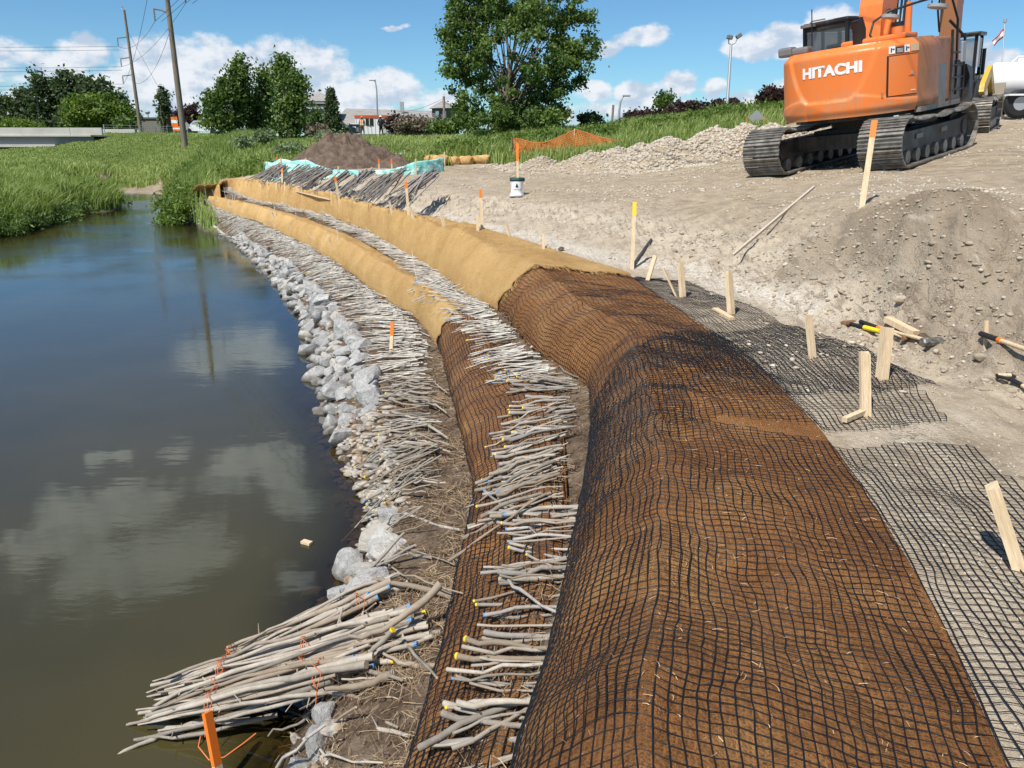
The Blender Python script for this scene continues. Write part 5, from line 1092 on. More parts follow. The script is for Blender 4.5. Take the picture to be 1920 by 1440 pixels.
def track(parent, cx, L, H, w, nshoe, sag=.07, hump=0.0):
    r = H/2-.05; y0, y1 = -L/2+r+.03, L/2-r-.03; path = []
    for i in range(60): path.append((y0+(y1-y0)*i/60, 0.05, 'b'))
    for i in range(30): a = -math.pi/2+math.pi*i/30; path.append((y1+r*math.cos(a), r+.05+r*math.sin(a), 'f'))
    for i in range(60): f = i/60; path.append((y1-(y1-y0)*f, 2*r+.05-sag*math.sin(math.pi*f)*1.0-sag*.6*abs(math.sin(3*math.pi*f)), 't'))
    for i in range(30): a = math.pi/2+math.pi*i/30; path.append((y0+r*math.cos(a), r+.05+r*math.sin(a), 'r'))
    p = np.array([(a, b) for a, b, _ in path]+[path[0][:2]]); d = np.r_[0, np.cumsum(np.hypot(*np.diff(p, axis=0).T))]; pitch = d[-1]/nshoe
    tk = MB(); tk.prism([(y0-r*.8, r*.75+.05), (y0, .24), (y1, .24), (y1+r*.8, r*.75+.05), (y1+r*.6, 2*r-.16), (y1-.3, 2*r-.22), (y0+.3, 2*r-.22), (y0-r*.6, 2*r-.16)], cx-w*.30, cx+w*.30, 'x', 0)
    T_ = tk.build('track_frame', M_BLK, parent)
    shoe = MB(); shoe.box((0, 0, 0), (w, pitch*.94, .022), 0)
    for yy in (-pitch*.36, 0, pitch*.36): shoe.prism([(yy-.012, .011), (yy+.012, .011), (yy+.006, .04), (yy-.006, .04)], -w/2, w/2, 'x', 0)
    for xx in (-.09, .09): shoe.box((xx, 0, -.035), (.035, pitch*.9, .05), 1)
    me = np_mesh('track_shoe', shoe.V, shoe.F, [M_STEEL, M_BLK], False, shoe.M)
    for i in range(nshoe):
        s = (i+.5)*pitch; y = np.interp(s, d, p[:, 0]); z = np.interp(s, d, p[:, 1]); y2 = np.interp((s+.05) % d[-1], d, p[:, 0]); z2 = np.interp((s+.05) % d[-1], d, p[:, 1]); a = math.atan2(z2-z, y2-y)
        link('track_shoe', me, T_, (cx, y, z), (a+math.pi, 0, 0))
    for yy, rr in ((y0, r*.86), (y1, r*.86)): wh = MB(); wh.cyl((cx-.08, yy, r+.05), (cx+.08, yy, r+.05), rr, 20); wh.cyl((cx-w*.34, yy, r+.05), (cx+w*.34, yy, r+.05), rr*.42, 14); wh.build('wheel', M_BLK, T_)
    for k in range(7): yy = y0+.2+(y1-y0-.4)*k/6; MB().cyl((cx-w*.36, yy, .2), (cx+w*.36, yy, .2), .13, 12).build('track_roller', M_STEEL, T_)
    s_ = 1 if cx > 0 else -1
    for yy in (-.9, .5): MB().box((cx+s_*w*.31, yy, .55), (.03, .34, .09), 0).build('step', M_GREY, T_)
    return T_
SW = .84
track(ex, -GA/2, TL, 1.0, SW, 46); track(ex, GA/2, TL, 1.0, SW, 46)
cb = MB(); cb.box((0, 0, .62), (1.6, 1.3, .34), 0); cb.box((0, .75, .55), (GA-.3, .5, .3), 0, R=Matrix.Rotation(.0, 3, 'Z')); cb.box((0, -.75, .55), (GA-.3, .5, .3), 0); cb.cyl((0, 0, .78), (0, 0, 1.0), .62, 28); cb.build('carbody', M_BLK, ex)
up = MB(); up.prism([(1.38*math.cos(a), 1.38*math.sin(a)-.0) for a in np.radians(np.arange(180, 361, 12))]+[(1.38, 1.5), (-1.38, 1.5)], .98, 1.12, 'z'); up.build('turntable_deck', M_BLK, ex)
# curved rear housing: angle phi from the tail, positive towards machine right
RB_, ZB, ZT = 1.66, 1.06, 2.42
def shell_xy(phi):
    c, s = math.cos(phi), math.sin(phi); n_ = 2.5; r_ = 1/((abs(s)/1.50)**n_+(abs(c)/1.66)**n_)**(1/n_); return r_*s, -r_*c
def smooth(a, b, x): t = min(1, max(0, (x-a)/(b-a))); return t*t*(3-2*t)
def shell_pt(phi, z, off=0.0):
    x, y = shell_xy(phi); x2, y2 = shell_xy(phi+.01); tx, ty = x2-x, y2-y; l = math.hypot(tx, ty); nx, ny = ty/l, -tx/l; f = (z-ZB)/(ZT-ZB)
    o = off; s = phi*1.6
    e = .10*smooth(.86, 1.0, f)**2+.0; o -= e*1.3; o -= .05*smooth(.12, 0, f)
    hw = .36+.58*max(0, (f-.24)/.76)**.55; ins = smooth(hw+.035, hw-.035, abs(s+.06)) if f > .24 else 0; ins *= smooth(.22, .28, f); o -= .045*ins
    o += .02*smooth(.34, .30, f+.14*smooth(.3, 1.6, abs(s+.06))) * (1 if abs(s) > .5 else 0)
    return Vector((x+nx*o, y+ny*o, z+(.035*(1-f)*0)))
nph, nz = 150, 60; PH = np.linspace(-1.62, 1.05, nph); ZS = ZB+(ZT-ZB)*np.linspace(0, 1, nz); V_ = [shell_pt(p, z) for z in ZS for p in PH]; F_ = grid_faces(nz, nph); 
me = np_mesh('counterweight', np.array([v[:] for v in V_]), F_[:, ::-1], [M_OR], True); cwt = link('counterweight', me, ex)
rim = [shell_pt(p, ZT) for p in PH]; rimb = [shell_pt(p, ZB) for p in PH]; cap = MB(); cap.add([(p.x, p.y, ZT) for p in rim], [tuple(range(nph))]); cap.add([(p.x, p.y, ZB) for p in rimb], [tuple(range(nph))[::-1]]); cap.build('counterweight_cover', M_OR, ex)
# right flank, its shade painted in with the darker dusty orange
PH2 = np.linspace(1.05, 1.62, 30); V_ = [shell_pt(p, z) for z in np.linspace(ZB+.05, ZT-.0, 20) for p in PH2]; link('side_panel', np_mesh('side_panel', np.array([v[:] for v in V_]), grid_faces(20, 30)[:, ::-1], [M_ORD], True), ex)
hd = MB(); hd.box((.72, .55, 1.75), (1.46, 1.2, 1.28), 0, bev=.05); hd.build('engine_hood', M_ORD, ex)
sb = MB(); sb.box((1.02, 1.35, 1.45), (.82, .7, .9), 0, bev=.03); sb.box((1.44, .2, 1.45), (.03, .9, .8), 0); sb.box((1.4, .4, 1.05), (.12, 2.3, .1), 0); sb.build('tool_box', M_GREY, ex)
tr_ = MB(); rk = [(1.46, 1.7, 1.1), (1.46, 1.7, 2.35), (1.3, 1.2, 2.7)]; tr_.tube(rk, .03, 8); tr_.tube([(1.46, .9, 1.1), (1.46, .9, 2.5)], .03, 8)
for z in (1.3, 1.55, 1.8, 2.05): tr_.cyl((1.46, .9, z), (1.46, 1.7, z), .02, 6)
tr_.build('ladder', M_BLK, ex)
def on_shell(pts, off): return [shell_pt(s/1.6, z, off) for s, z in pts]
def shell_panel(s0, s1, z0, z1, off, th, mats, name, parent, nx=14, mi=0):
    m = MB(); a = [[shell_pt((s0+(s1-s0)*i/nx)/1.6, z, off) for i in range(nx+1)] for z in (z0, z1)]; b = [[shell_pt((s0+(s1-s0)*i/nx)/1.6, z, off-th) for i in range(nx+1)] for z in (z0, z1)]
    for i in range(nx):
        m.add([a[0][i], a[0][i+1], a[1][i+1], a[1][i]], [(0, 1, 2, 3)], mi); m.add([b[1][i], b[1][i+1], a[1][i+1], a[1][i]], [(3, 2, 1, 0)], mi); m.add([b[0][i], b[0][i+1], a[0][i+1], a[0][i]], [(0, 1, 2, 3)], mi)
    for i in (0, nx): m.add([a[0][i], a[1][i], b[1][i], b[0][i]], [(0, 1, 2, 3)], mi)
    return m.build(name, mats, parent)
shell_panel(1.02, 1.66, 1.36, 2.12, .008, .03, M_INK, 'door_gap', ex); dr = shell_panel(1.05, 1.64, 1.375, 2.105, .022, .03, M_OR, 'access_door', ex)
shell_panel(1.43, 1.56, 1.72, 1.80, .032, .02, M_OR, 'latch_plate', dr); shell_panel(1.475, 1.515, 1.74, 1.78, .040, .02, M_CHR, 'latch', dr); shell_panel(1.5, 1.6, 1.43, 1.445, .03, .02, M_WHT, 'door_mark', dr)
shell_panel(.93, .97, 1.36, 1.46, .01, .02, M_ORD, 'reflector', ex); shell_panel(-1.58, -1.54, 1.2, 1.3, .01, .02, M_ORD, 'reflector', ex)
for s0, s1 in ((1.05, 1.16), (1.34, 1.45)):
    pn = shell_panel(s0, s1, 2.155, 2.29, .012, .012, M_WHT, 'warning_sticker', ex)
    shell_panel(s0+.03, s0+.05, 2.18, 2.26, .016, .006, M_INK, 'sticker_print', pn, 2); shell_panel(s0+.06, s1-.015, 2.225, 2.245, .016, .006, M_INK, 'sticker_print', pn, 2)
pn = shell_panel(1.17, 1.33, 2.155, 2.255, .012, .012, M_INK, 'warning_sticker', ex)
for z in (2.17, 2.19, 2.21, 2.23): shell_panel(1.19, 1.31, z, z+.007, .016, .006, M_WHT, 'sticker_print', pn, 3)
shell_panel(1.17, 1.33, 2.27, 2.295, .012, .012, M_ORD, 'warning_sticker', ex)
pn = shell_panel(1.48, 1.68, 2.165, 2.30, .012, .012, mat('faded_plate', (.55,.40,.25), .6), 'maker_plate', ex)
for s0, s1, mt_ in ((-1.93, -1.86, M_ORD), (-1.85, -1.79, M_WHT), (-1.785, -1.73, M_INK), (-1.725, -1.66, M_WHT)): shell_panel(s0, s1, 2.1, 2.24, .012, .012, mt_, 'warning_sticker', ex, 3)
gr = shell_panel(-1.97, -1.66, 1.32, 2.06, .008, .02, M_OR, 'vent_panel', ex)
for k in range(22): z = 1.42+k*.026; shell_panel(-1.92, -1.74, z, z+.011, .014, .01, M_INK, 'louvre', gr, 3)
# lettering
tcv = bpy.data.curves.new('lettering', 'FONT'); tcv.body = 'HITACHI'; tcv.size = .42; tcv.offset = .022; tcv.space_character = 1.02; tcv.extrude = 0; tcv.resolution_u = 4
tob = bpy.data.objects.new('lettering_tmp', tcv); COL.objects.link(tob); bpy.context.view_layer.update(); tme = bpy.data.meshes.new_from_object(tob.evaluated_get(bpy.context.evaluated_depsgraph_get())); bpy.data.objects.remove(tob)
bm = bmesh.new(); bm.from_mesh(tme); bmesh.ops.triangulate(bm, faces=bm.faces[:])
for _ in range(3):
    lg = [e for e in bm.edges if e.calc_length() > .08]
    if lg: bmesh.ops.subdivide_edges(bm, edges=lg, cuts=1)
bmesh.ops.triangulate(bm, faces=bm.faces[:]); xs = [v.co.x for v in bm.verts]; ys = [v.co.y for v in bm.verts]; wdt = max(xs)-min(xs); hgt = max(ys)-min(ys); x0 = min(xs); y0_ = min(ys)
for v in bm.verts: fx = (v.co.x-x0)/wdt; fy = (v.co.y-y0_)/hgt; v.co = shell_pt((-.60+1.20*fx)/1.6, 1.90+fy*.22, .010)
bm.to_mesh(tme); bm.free(); tme.materials.clear(); tme.materials.append(M_WHT); link('lettering', tme, cwt)
# cab
cabo = MB(); fr_ = .07
for x in (-1.38, -.42):
    for y in (.15, 1.95): cabo.box((x, y, 2.05), (fr_, fr_, 1.95), 0)
cabo.box((-.9, 1.05, 3.04), (1.06, 1.9, .10), 0, bev=.04); cabo.box((-.9, 1.05, 1.3), (1.04, 1.86, .4), 0); cabo.box((-.9, .15, 2.35), (1.0, .05, .07), 0); cabo.box((-.9, 1.05, 2.95), (1.0, 1.84, .08), 0)
cabo.box((-1.38, 1.05, 2.0), (.05, .07, 1.9), 0); cabo.box((-.8, .9, 3.11), (.35, .5, .05), 0, bev=.02); cab = cabo.build('cab', M_BLK, ex)
for c, d_ in (((-.9, .15, 2.66), (.9, .012, .54)), ((-.9, 1.95, 2.3), (.9, .012, 1.2)), ((-1.38, .6, 2.5), (.012, .8, .8)), ((-1.38, 1.5, 2.4), (.012, .8, 1.0)), ((-.42, 1.05, 2.5), (.012, 1.7, .8))): MB().box(c, d_).build('window', M_GLS, cab)
st = MB(); st.box((-.9, 1.0, 1.75), (.5, .5, .25), 0, bev=.05); st.box((-.9, .75, 2.2), (.5, .16, .8), 0, bev=.05); st.build('seat', M_BLK, cab)
lt = MB(); lt.cyl((-1.25, .05, 3.06), (-1.25, .05, 3.0), .17, 16); lt.tube([(-1.25, .05, 3.05), (-1.2, .1, 3.12), (-.9, .12, 3.12)], .015, 6); lt.build('mirror', M_GREY, ex)
MB().tube([(-1.1, -.1, 2.4), (-1.1, -.1, 3.35)], .012, 6).build('antenna', M_BLK, ex)
MB().box((-1.35, -.75, 2.52), (.32, .3, .2), 0, bev=.05).box((-1.05, -.7, 2.50), (.4, .3, .16), 0, bev=.05).build('air_filter_cover', M_GREY, ex)
MB().box((-1.62, -.1, 1.9), (.05, .22, .42), 0, bev=.02).cyl((-1.42, -.1, 1.9), (-1.6, -.1, 1.9), .015, 6).build('side_mirror', M_MIR, ex)
rb = MB(); rb.box((-.35, -.5, 2.46), (.3, .2, .07), 0, bev=.02); rb.build('camera_housing', M_BLK, ex)
# exhaust
e_ = MB(); e_.tube([(.16, -.62, 2.35), (.16, -.62, 2.72), (.13, -.70, 2.92)], .13, 18, 0, cap=False); e_.tube([(.13, -.70, 2.92), (.16, -.62, 2.6)], .112, 18, 1, cap=True); e_.build('exhaust', [M_BLK, M_INK], ex)
hb = MB(); hb.box((.45, -.35, 2.48), (1.3, .7, .12), 0, bev=.04); hb.build('hood_top', M_OR, ex)
# boom, arm, cylinders
def beam(name, prof, x0, x1, mt_, parent=ex):
    m = MB(); n_ = len(prof)//2; 
    m.prism(prof, x0, x1, 'x'); return m.build(name, mt_, parent)
BX = .12
beam('boom', [(.25, 1.45), (-.1, 2.4), (.05, 3.2), (.75, 5.0), (2.0, 6.0), (5.0, 6.25), (5.3, 6.0), (5.0, 5.8), (2.3, 5.3), (1.35, 4.5), (.75, 3.0), (.7, 1.9), (.5, 1.45)], BX-.24, BX+.24, M_OR)
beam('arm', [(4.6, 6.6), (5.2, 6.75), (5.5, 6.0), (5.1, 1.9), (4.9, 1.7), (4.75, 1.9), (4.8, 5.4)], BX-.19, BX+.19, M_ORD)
for xx in (-.28, .52):
    cy = MB(); cy.cyl((xx, .95, 1.5), (xx*.9, 1.15, 3.2), .085, 14); cl_ = cy.build('boom_cylinder', M_OR, ex); MB().cyl((xx*.9, 1.15, 3.2), (xx*.9, 1.55, 4.6), .045, 12).build('cylinder_rod', M_CHR, cl_)
MB().cyl((BX, 2.4, 6.5), (BX, 4.2, 6.85), .085, 12).build('arm_cylinder', M_OR, ex)
MB().cyl((BX, 5.6, 6.0), (BX, 5.62, 4.0), .075, 12).box((BX, 5.5, 3.5), (.2, .1, .5)).build('bucket_cylinder', M_BLK, ex)
bk = MB(); bk.prism([(4.7, 1.8), (5.2, 1.7), (5.3, 1.0), (4.9, .5), (4.4, .4), (3.9, .7), (3.8, 1.2), (3.95, 1.2), (4.1, .8), (4.5, .65), (5.0, .9), (5.0, 1.5)], BX-.5, BX+.5, 'x'); bk.build('bucket', M_BLK, ex)
hs = MB()
for i, (xa, ya) in enumerate(((-.1, .3), (.0, .34), (.28, .4), (.36, .46), (.44, .42))): hs.tube([(xa, .55, 1.9), (xa, .75+ya*.4, 2.6), (xa, .95+ya*.3, 3.3), (xa*.9, 1.35, 4.4)], .024, 7)
hs.build('hydraulic_hoses', M_BLK, ex)
cyo = MB(); cyo.cyl((.62, .2, 2.35), (.60, .25, 2.72), .12, 14, 0); cyo.cyl((.60, .25, 2.72), (.60, .25, 2.8), .13, 14, 1); cyo.cyl((.34, .1, 2.35), (.42, .3, 2.95), .075, 12, 0); cyo.cyl((.42, .3, 2.95), (.44, .35, 3.05), .09, 12, 1); cyo.build('breather', [M_OR, M_BLK], ex)
rl_ = MB(); rl_.tube([(.45, -.55, 2.42), (.33, -.5, 2.6), (.36, -.4, 2.85), (.62, -.3, 3.0), (1.05, .1, 3.1), (1.35, .6, 3.18), (1.42, .9, 3.1), (1.44, 1.25, 2.7), (1.45, 1.3, 1.2)], .024, 8); rl_.tube([(1.2, .4, 3.1), (1.2, .4, 3.0), (1.28, .5, 2.96)], .014, 6); rl_.tube([(1.2, .9, 2.5), (1.22, .7, 2.9), (1.28, .6, 3.1)], .02, 6); rl_.build('handrail', M_BLK, ex)
MB().cyl((.66, -.32, 2.86), (.67, -.31, 2.92), .17, 22).build('round_mirror', M_MIR, ex); MB().cyl((1.3, .42, 2.94), (1.31, .43, 3.0), .19, 22).build('round_mirror', M_MIR, ex)
MB().box((1.5, 1.5, 2.05), (.05, .22, .42), 0, bev=.02).build('side_mirror', M_MIR, ex)
# lit stretch of boom side plates, pins
for z, y in ((2.75, .05), (3.0, .12)): MB().cyl((BX-.3, y+.1, z), (BX-.22, y+.1, z), .05, 10).build('boom_pin', M_BLK, ex)
for v in (cwt,): pass
# ------------------------------------------------------------------ tied brush bundles in the foreground
M_TWINE = mat('orange_twine', (.62,.17,.05), .8); M_LUM = mat('pine_lumber', (.66,.47,.25), .8, build=lambda t, b: (lambda q: (q.put(q.ramp(q.noise(q.scl(q.obj(), (30, 30, 3)), 2.2, 5, .6, 1.0), [(.3, (.50,.36,.21)), (.6, (.70,.55,.36)), (.8, (.79,.66,.47))]), b.inputs['Base Color']), q.put(q.bump(q.noise(q.scl(q.obj(), (60, 60, 4)), 3, 4, .6), .3, .002), b.inputs['Normal'])))(NT(t)))
M_LUMG = mat('weathered_lumber', (.5,.42,.32), .85, build=lambda t, b: (lambda q: q.put(q.ramp(q.noise(q.scl(q.obj(), (30, 30, 3)), 2.2, 5, .6, 1.0), [(.3, (.38,.31,.23)), (.7, (.62,.54,.43))]), b.inputs['Base Color']))(NT(t)))
BIGS = []
for v in range(14):
    P_, rad = twig_mesh(900+v*7, n=11, bend=[.03, .055, .085][v % 3], taper=.45); tip = [None, M_YEL, None, None, None, None, M_BLU][v % 7]; r = [.010, .013, .017, .022][v % 4]
    BIGS.append(stick_mesh('bundle_stick_%d' % v, P_, rad, r, 1.0, tip, M_BARK, 8, 3, v))
def ring(c, ax, r1, r2, tw, mt, parent, name='twine', n_=2, tail=True):
    ax = ax.normalized(); u = ax.cross(Vector((0, 0, 1))).normalized(); w = u.cross(ax).normalized(); m = MB(); g = random.Random(int(c.x*1000))
    for k in range(n_):
        o_ = ax*(k-1)*.012; m.tube([c+o_+ax*g.uniform(-.006, .006)+u*math.cos(t*.3)*r1+w*math.sin(t*.3)*r2 for t in range(22)], tw, 5)
    if tail:
        p = c+w*r2; m.tube([p, p+u*.05+w*.03, p+u*.10-w*.0+ax*.05, p+u*.15-w*.05+ax*.02, p+u*.2-w*.12], tw, 5)
    return m.build(name, mt, parent)
def bundle(name, label, a_px, b_px, za, zb, n_, rad, L=None, ties=(.3, .7), fan=.06, seed=0, group=None, meshes=None, drop=0.0):
    g = random.Random(seed); a = P(*a_px, za) if len(a_px) == 2 else Vector(a_px); b = P(*b_px, zb) if len(b_px) == 2 else Vector(b_px); ax = (b-a); ln = ax.length; d = ax.normalized(); u = d.cross(Vector((0, 0, 1))).normalized(); w = u.cross(d).normalized()
    t = thing(name, label, 'brush bundle', a, 0, group)
    for i in range(n_):
        r_ = rad*math.sqrt(g.random()); an = g.uniform(0, 6.28); o1 = u*math.cos(an)*r_+w*abs(math.sin(an))*r_*.62; f0 = g.uniform(-.06, .16); f1 = g.uniform(.84, 1.06)
        A_ = ax*f1+o1*1.1+u*g.gauss(0, fan)*.7+w*abs(g.gauss(0, fan*.35)); B_ = ax*f0+o1+u*g.gauss(0, fan)+w*max(-.02, g.gauss(0, fan*.3))
        q = (B_-A_); R = q.to_track_quat('X', 'Z') @ Quaternion((1, 0, 0), g.uniform(0, 6.28)); s = q.length
        o = link('stick', (meshes or BIGS)[g.randrange(len(meshes or BIGS))], t, A_, scale=(s, 1, 1)); o.rotation_mode = 'QUATERNION'; o.rotation_quaternion = R
    for f in ties: ring(ax*f+w*rad*.28, d, rad*1.02, rad*.62, .0022 if meshes is None else .009, M_TWINE if meshes is None else M_TRUNK, t, tail=meshes is None)
    return t
bundle('brush_bundle', 'uppermost tied bundle of peeled branches, nearest the two pale boulders', (425,1240), (752,1100), .03, .44, 17, .085, ties=(.78, .05), fan=.035, seed=1, group='tied bundles of branches half in the water')
bundle('brush_bundle', 'second tied bundle, with orange twine at its middle and yellow painted butts', (285,1302), (775,1165), -.03, .47, 21, .105, ties=(.62, .3), fan=.04, seed=2, group='tied bundles of branches half in the water')
bundle('brush_bundle', 'third tied bundle, its forked branch rising towards the netting', (330,1318), (800,1205), .0, .46, 21, .11, ties=(.2, .55), fan=.05, seed=3, group='tied bundles of branches half in the water')
bundle('brush_bundle', 'lowest tied bundle, thickest, its tips reaching farthest into the water', (262,1362), (690,1250), -.02, .42, 22, .105, ties=(.36, .82), fan=.05, seed=4, group='tied bundles of branches half in the water')
for (p0, z0, p1, z1, v, lb) in [((205,1432),-.03,(470,1352),.06,2,'long bent branch trailing in the water at the bottom left'),((250,1388),-.01,(520,1340),.08,5,'crooked branch just above the trailing one'),((560,1330),.1,(735,1180),.62,1,'loose branch leaning steeply across the bundles'),((500,1375),.05,(620,1290),.25,8,'short forked branch in front of the lowest bundle'),((640,1275),.42,(820,1282),.5,4,'thick branch running from the bundles to the lower netting'),
        ((700,1330),.42,(585,1298),.36,9,'short stout branch lying below the bundle butts'),((610,1290),.45,(740,1262),.5,3,'short branch with a yellow end below the bundles'),((720,1225),.5,(828,1248),.52,6,'slim dark branch pointing at the lower netting'),((655,1195),.55,(826,1098),.72,11,'forked branch sticking up above the bundles with an orange cut tip'),((700,1085),.46,(868,1122),.55,7,'long straight branch behind the bundle butts')]:
    A_, B_ = P(*p1, z1), P(*p0, z0); q = B_-A_; o = link('loose_branch', BIGS[v], None, A_, scale=(q.length, 1.1, 1.1)); o.rotation_mode = 'QUATERNION'; o.rotation_quaternion = q.to_track_quat('X', 'Z'); tag(o, lb, 'branch', 'loose branches around the tied bundles')
m = MB(); p = P(395,1390,.02); 
m.tube([P(378,1372,.05), P(372,1400,.0), P(392,1425,.0), P(420,1420,.0), P(455,1395,.01), P(480,1375,.03)], .004, 5); tag(m.build('twine', M_TWINE), 'loose orange twine trailing in the water behind the orange lath', 'twine')
# bundles leaning on the dug slope far away
FARST = []
for v in range(6):
    P_, rad = twig_mesh(700+v, n=6, bend=.05, taper=.3); FARST.append(stick_mesh('brush_stick_%d' % v, P_, rad, .022, 1.0, None, M_BARKG, 5, 0, v))
bl = [((472,345),(534,311),'leftmost'),((497,349),(532,316),'short steep second'),((528,350),(572,315),'third, lying flattest'),((550,353),(605,318),'fourth, overlapping the next'),((572,359),(622,322),'fifth, partly under the fourth'),((596,368),(652,328),'sixth, behind the orange-tipped lath'),((640,374),(692,326),'seventh, spread widest'),((668,381),(726,335),'eighth, darkest'),((700,386),(754,326),'ninth, with the steepest lean'),((738,394),(814,330),'rightmost, standing apart from the rest')]
for i, (a, b, lb) in enumerate(bl):
    pa = hit_any(*a) if hit_any(*a) else P(*a, 1.4); pb = hit(b[0], b[1]+6); pb = D(b[0], b[1], proj(pa)[2]+ (proj(pb)[2]-proj(pa)[2])*.35) if pb else P(*b, 1.9); pa.z += .08
    bundle('brush_bundle', f'grey brush bundle on the dug slope: {lb}', tuple(pa), tuple(pb), 0, 0, 30, .15, ties=(.6,), fan=.12, seed=20+i, group='brush bundles leaning on the dug slope', meshes=FARST)

# ------------------------------------------------------------------ stakes
def stake(a, b, w, th, label, name='wooden_stake', mt=None, tip=None, tipf=.22, point=False, group=None, yaw=0.0, marks=0, into=.12, base=None):
    A_ = base or hit_any(*a); dep = proj(A_)[2]; B_ = D(b[0], b[1], dep); ax = B_-A_; L = ax.length; t = thing(name, label, 'stake', A_, 0, group); R = ax.to_track_quat('Z', 'Y') 
    t.rotation_mode = 'QUATERNION'; t.rotation_quaternion = R @ Quaternion((0, 0, 1), yaw)
    m = MB(); H1 = L*(1-(tipf if tip else 0)); g = random.Random(int(A_.x*997+A_.y*31)); a_, b_ = w/2, th/2; j = [0]*4 if tip else [g.uniform(-.35, .1)*w for _ in range(4)]
    m.add([(-a_, -b_, -into), (a_, -b_, -into), (a_, b_, -into), (-a_, b_, -into), (-a_, -b_, H1+j[0]), (a_, -b_, H1+j[1]), (a_, b_, H1+j[2]), (-a_, b_, H1+j[3]), (0, 0, H1+sum(j)/4)], [(0, 3, 2, 1), (0, 1, 5, 4), (1, 2, 6, 5), (2, 3, 7, 6), (3, 0, 4, 7), (4, 5, 8), (5, 6, 8), (6, 7, 8), (7, 4, 8)]); m.build('shaft', mt or M_LUM, t)
    if tip: m = MB(); m.box((0, 0, L*(1-tipf/2)), (w*1.03, th*1.06, L*tipf)); m.build('painted_tip', tip, t)
    for k in range(marks):
        z = L*(.97-k*.045); mm = MB(); x = w*.1*((k*7) % 3-1)
        pts = [[(-.3, -.3), (.3, .3)], [(-.3, 0), (.3, 0)], [(-.25, -.35), (.25, -.35), (.25, .35), (-.25, .35), (-.25, -.35)], [(0, -.4), (0, .4)]][k % 4]
        mm.tube([(x+p_[0]*w*.9, -th*.5-.002, z+p_[1]*w*.9) for p_ in pts], w*.05, 4); mm.build('written_mark', M_INK, t)
    return t
GS = 'short wooden stakes along the far cloth edge'
for i, (a, b) in enumerate([((489,352),(489,337)),((503,356),(501,339)),((518,355),(518,343)),((534,361),(534,341)),((567,367),(564,348)),((622,378),(621,358)),((667,382),(660,367)),((736,401),(730,378)),((777,411),(769,389)),((833,425),(827,397)),((896,434),(894,402)),((957,445),(949,418)),((1019,468),(1018,438))]):
    stake(a, b, .045, .02 if i < 7 else .03, f'short pale stake at the upper edge of the far tan cloth, {["first","second","third","fourth","fifth","sixth","seventh","eighth","ninth","tenth","eleventh","twelfth","last"][i]} from the bend', group=GS)
for (a, b, w, th, lb, tip, tf, mk) in [((637,382),(628,331),.05,.02,'orange-tipped lath in front of the sixth brush bundle',M_ORG,.2,0),((529,352),(529,316),.05,.02,'orange-tipped lath beside the leftmost brush bundles',M_ORG,.25,0),((766,404),(761,341),.05,.02,'orange-tipped lath in front of the rightmost brush bundle',M_ORG,.2,0),((904,430),(901,355),.05,.02,'orange-tipped lath on the dug slope left of the white bag',M_ORG,.22,0),
     ((1185,505),(1190,379),.05,.02,'tall lath with a yellow top at the right end of the tan cloth',M_YEL,.2,2),((971,370),(970,268),.05,.02,'tall lath with orange ribbon standing at the white bag',M_ORG,.34,0),((1616,388),(1640,226),.062,.022,'tall orange-topped lath with black numbers in front of the excavator tracks',M_ORG,.2,8),
     ((733,662),(736,603),.045,.022,'short orange-topped lath among the cuttings above the grey rocks',M_ORG,.45,3),((1018,345),(1018,345),0,0,'',None,0,0)]:
    if w: stake(a, b, w, th, lb, 'survey_lath', M_LUM, tip, tf, marks=mk)
pb = P(412,1462,.05); stake(None, (388,1335), .042, .022, 'orange lath with black writing leaning over the water at the bottom edge', 'survey_lath', M_LUM, M_ORG, .78, marks=5, base=pb, yaw=.5)
for (a, b, w, th, lb, yw) in [((1214,527),(1229,478),.05,.03,'leaning stake just beyond the far netting edge',.3),((1268,556),(1243,502),.035,.018,'thin split lath leaning left of the dark stake',.2),((1280,558),(1276,491),.055,.05,'brown square stake in the far netting',.3),((1371,590),(1366,508),.06,.05,'tall square stake in the far netting below the long pole',.4),
     ((1524,672),(1515,588),.055,.03,'stake at the upper edge of the bunched netting',.1),((1653,712),(1664,612),.065,.065,'thick square stake by the sledgehammers',.5),((1623,782),(1621,660),.062,.03,'pale flat stake facing the camera in the middle netting',.0),((1909,1062),(1858,906),.075,.05,'large stake leaning left at the right edge of the photo',.3),((1848,645),(1850,600),.03,.015,'thin grey lath half buried in the dug slope',.2)]:
    stake(a, b, w, th, lb, yaw=yw)
def raise_line(A_, B_, ext=1.0, c=.03):
    need = max(top_z(q.x, q.y)-q.z for q in [A_.lerp(B_, t*ext/10) for t in range(11)])
    if need+c > 0: A_.z += need+c; B_.z += need+c
def lying(name, a, b, w, th, label, cat, mt, up=.02, group=None):
    A_, B_ = hit_any(*a), hit_any(*b); A_.z += up; B_.z += up; raise_line(A_, B_, 1, .012); q = B_-A_; m = MB(); m.box((q.length/2, 0, 0), (q.length, w, th)); o = m.build(name, mt); o.location = A_; o.rotation_mode = 'QUATERNION'; o.rotation_quaternion = q.to_track_quat('X', 'Z'); return tag(o, label, cat, group)
lying('wood_offcut', (1340,583), (1372,602), .06, .03, 'broken wooden stake tip lying on the far netting', 'wood offcut', M_LUM); lying('wood_offcut', (1582,796), (1628,776), .035, .03, 'thin offcut lying at the foot of the pale flat stake', 'wood offcut', M_LUM, .03)
lying('wood_offcut', (1662,608), (1716,636), .075, .05, 'squared wooden block lying beyond the thick stake', 'wood offcut', M_LUM, .05); lying('lath', (556,362), (620,378), .06, .02, 'lath lying flat on the far tan cloth', 'lath', M_LUM, .05)
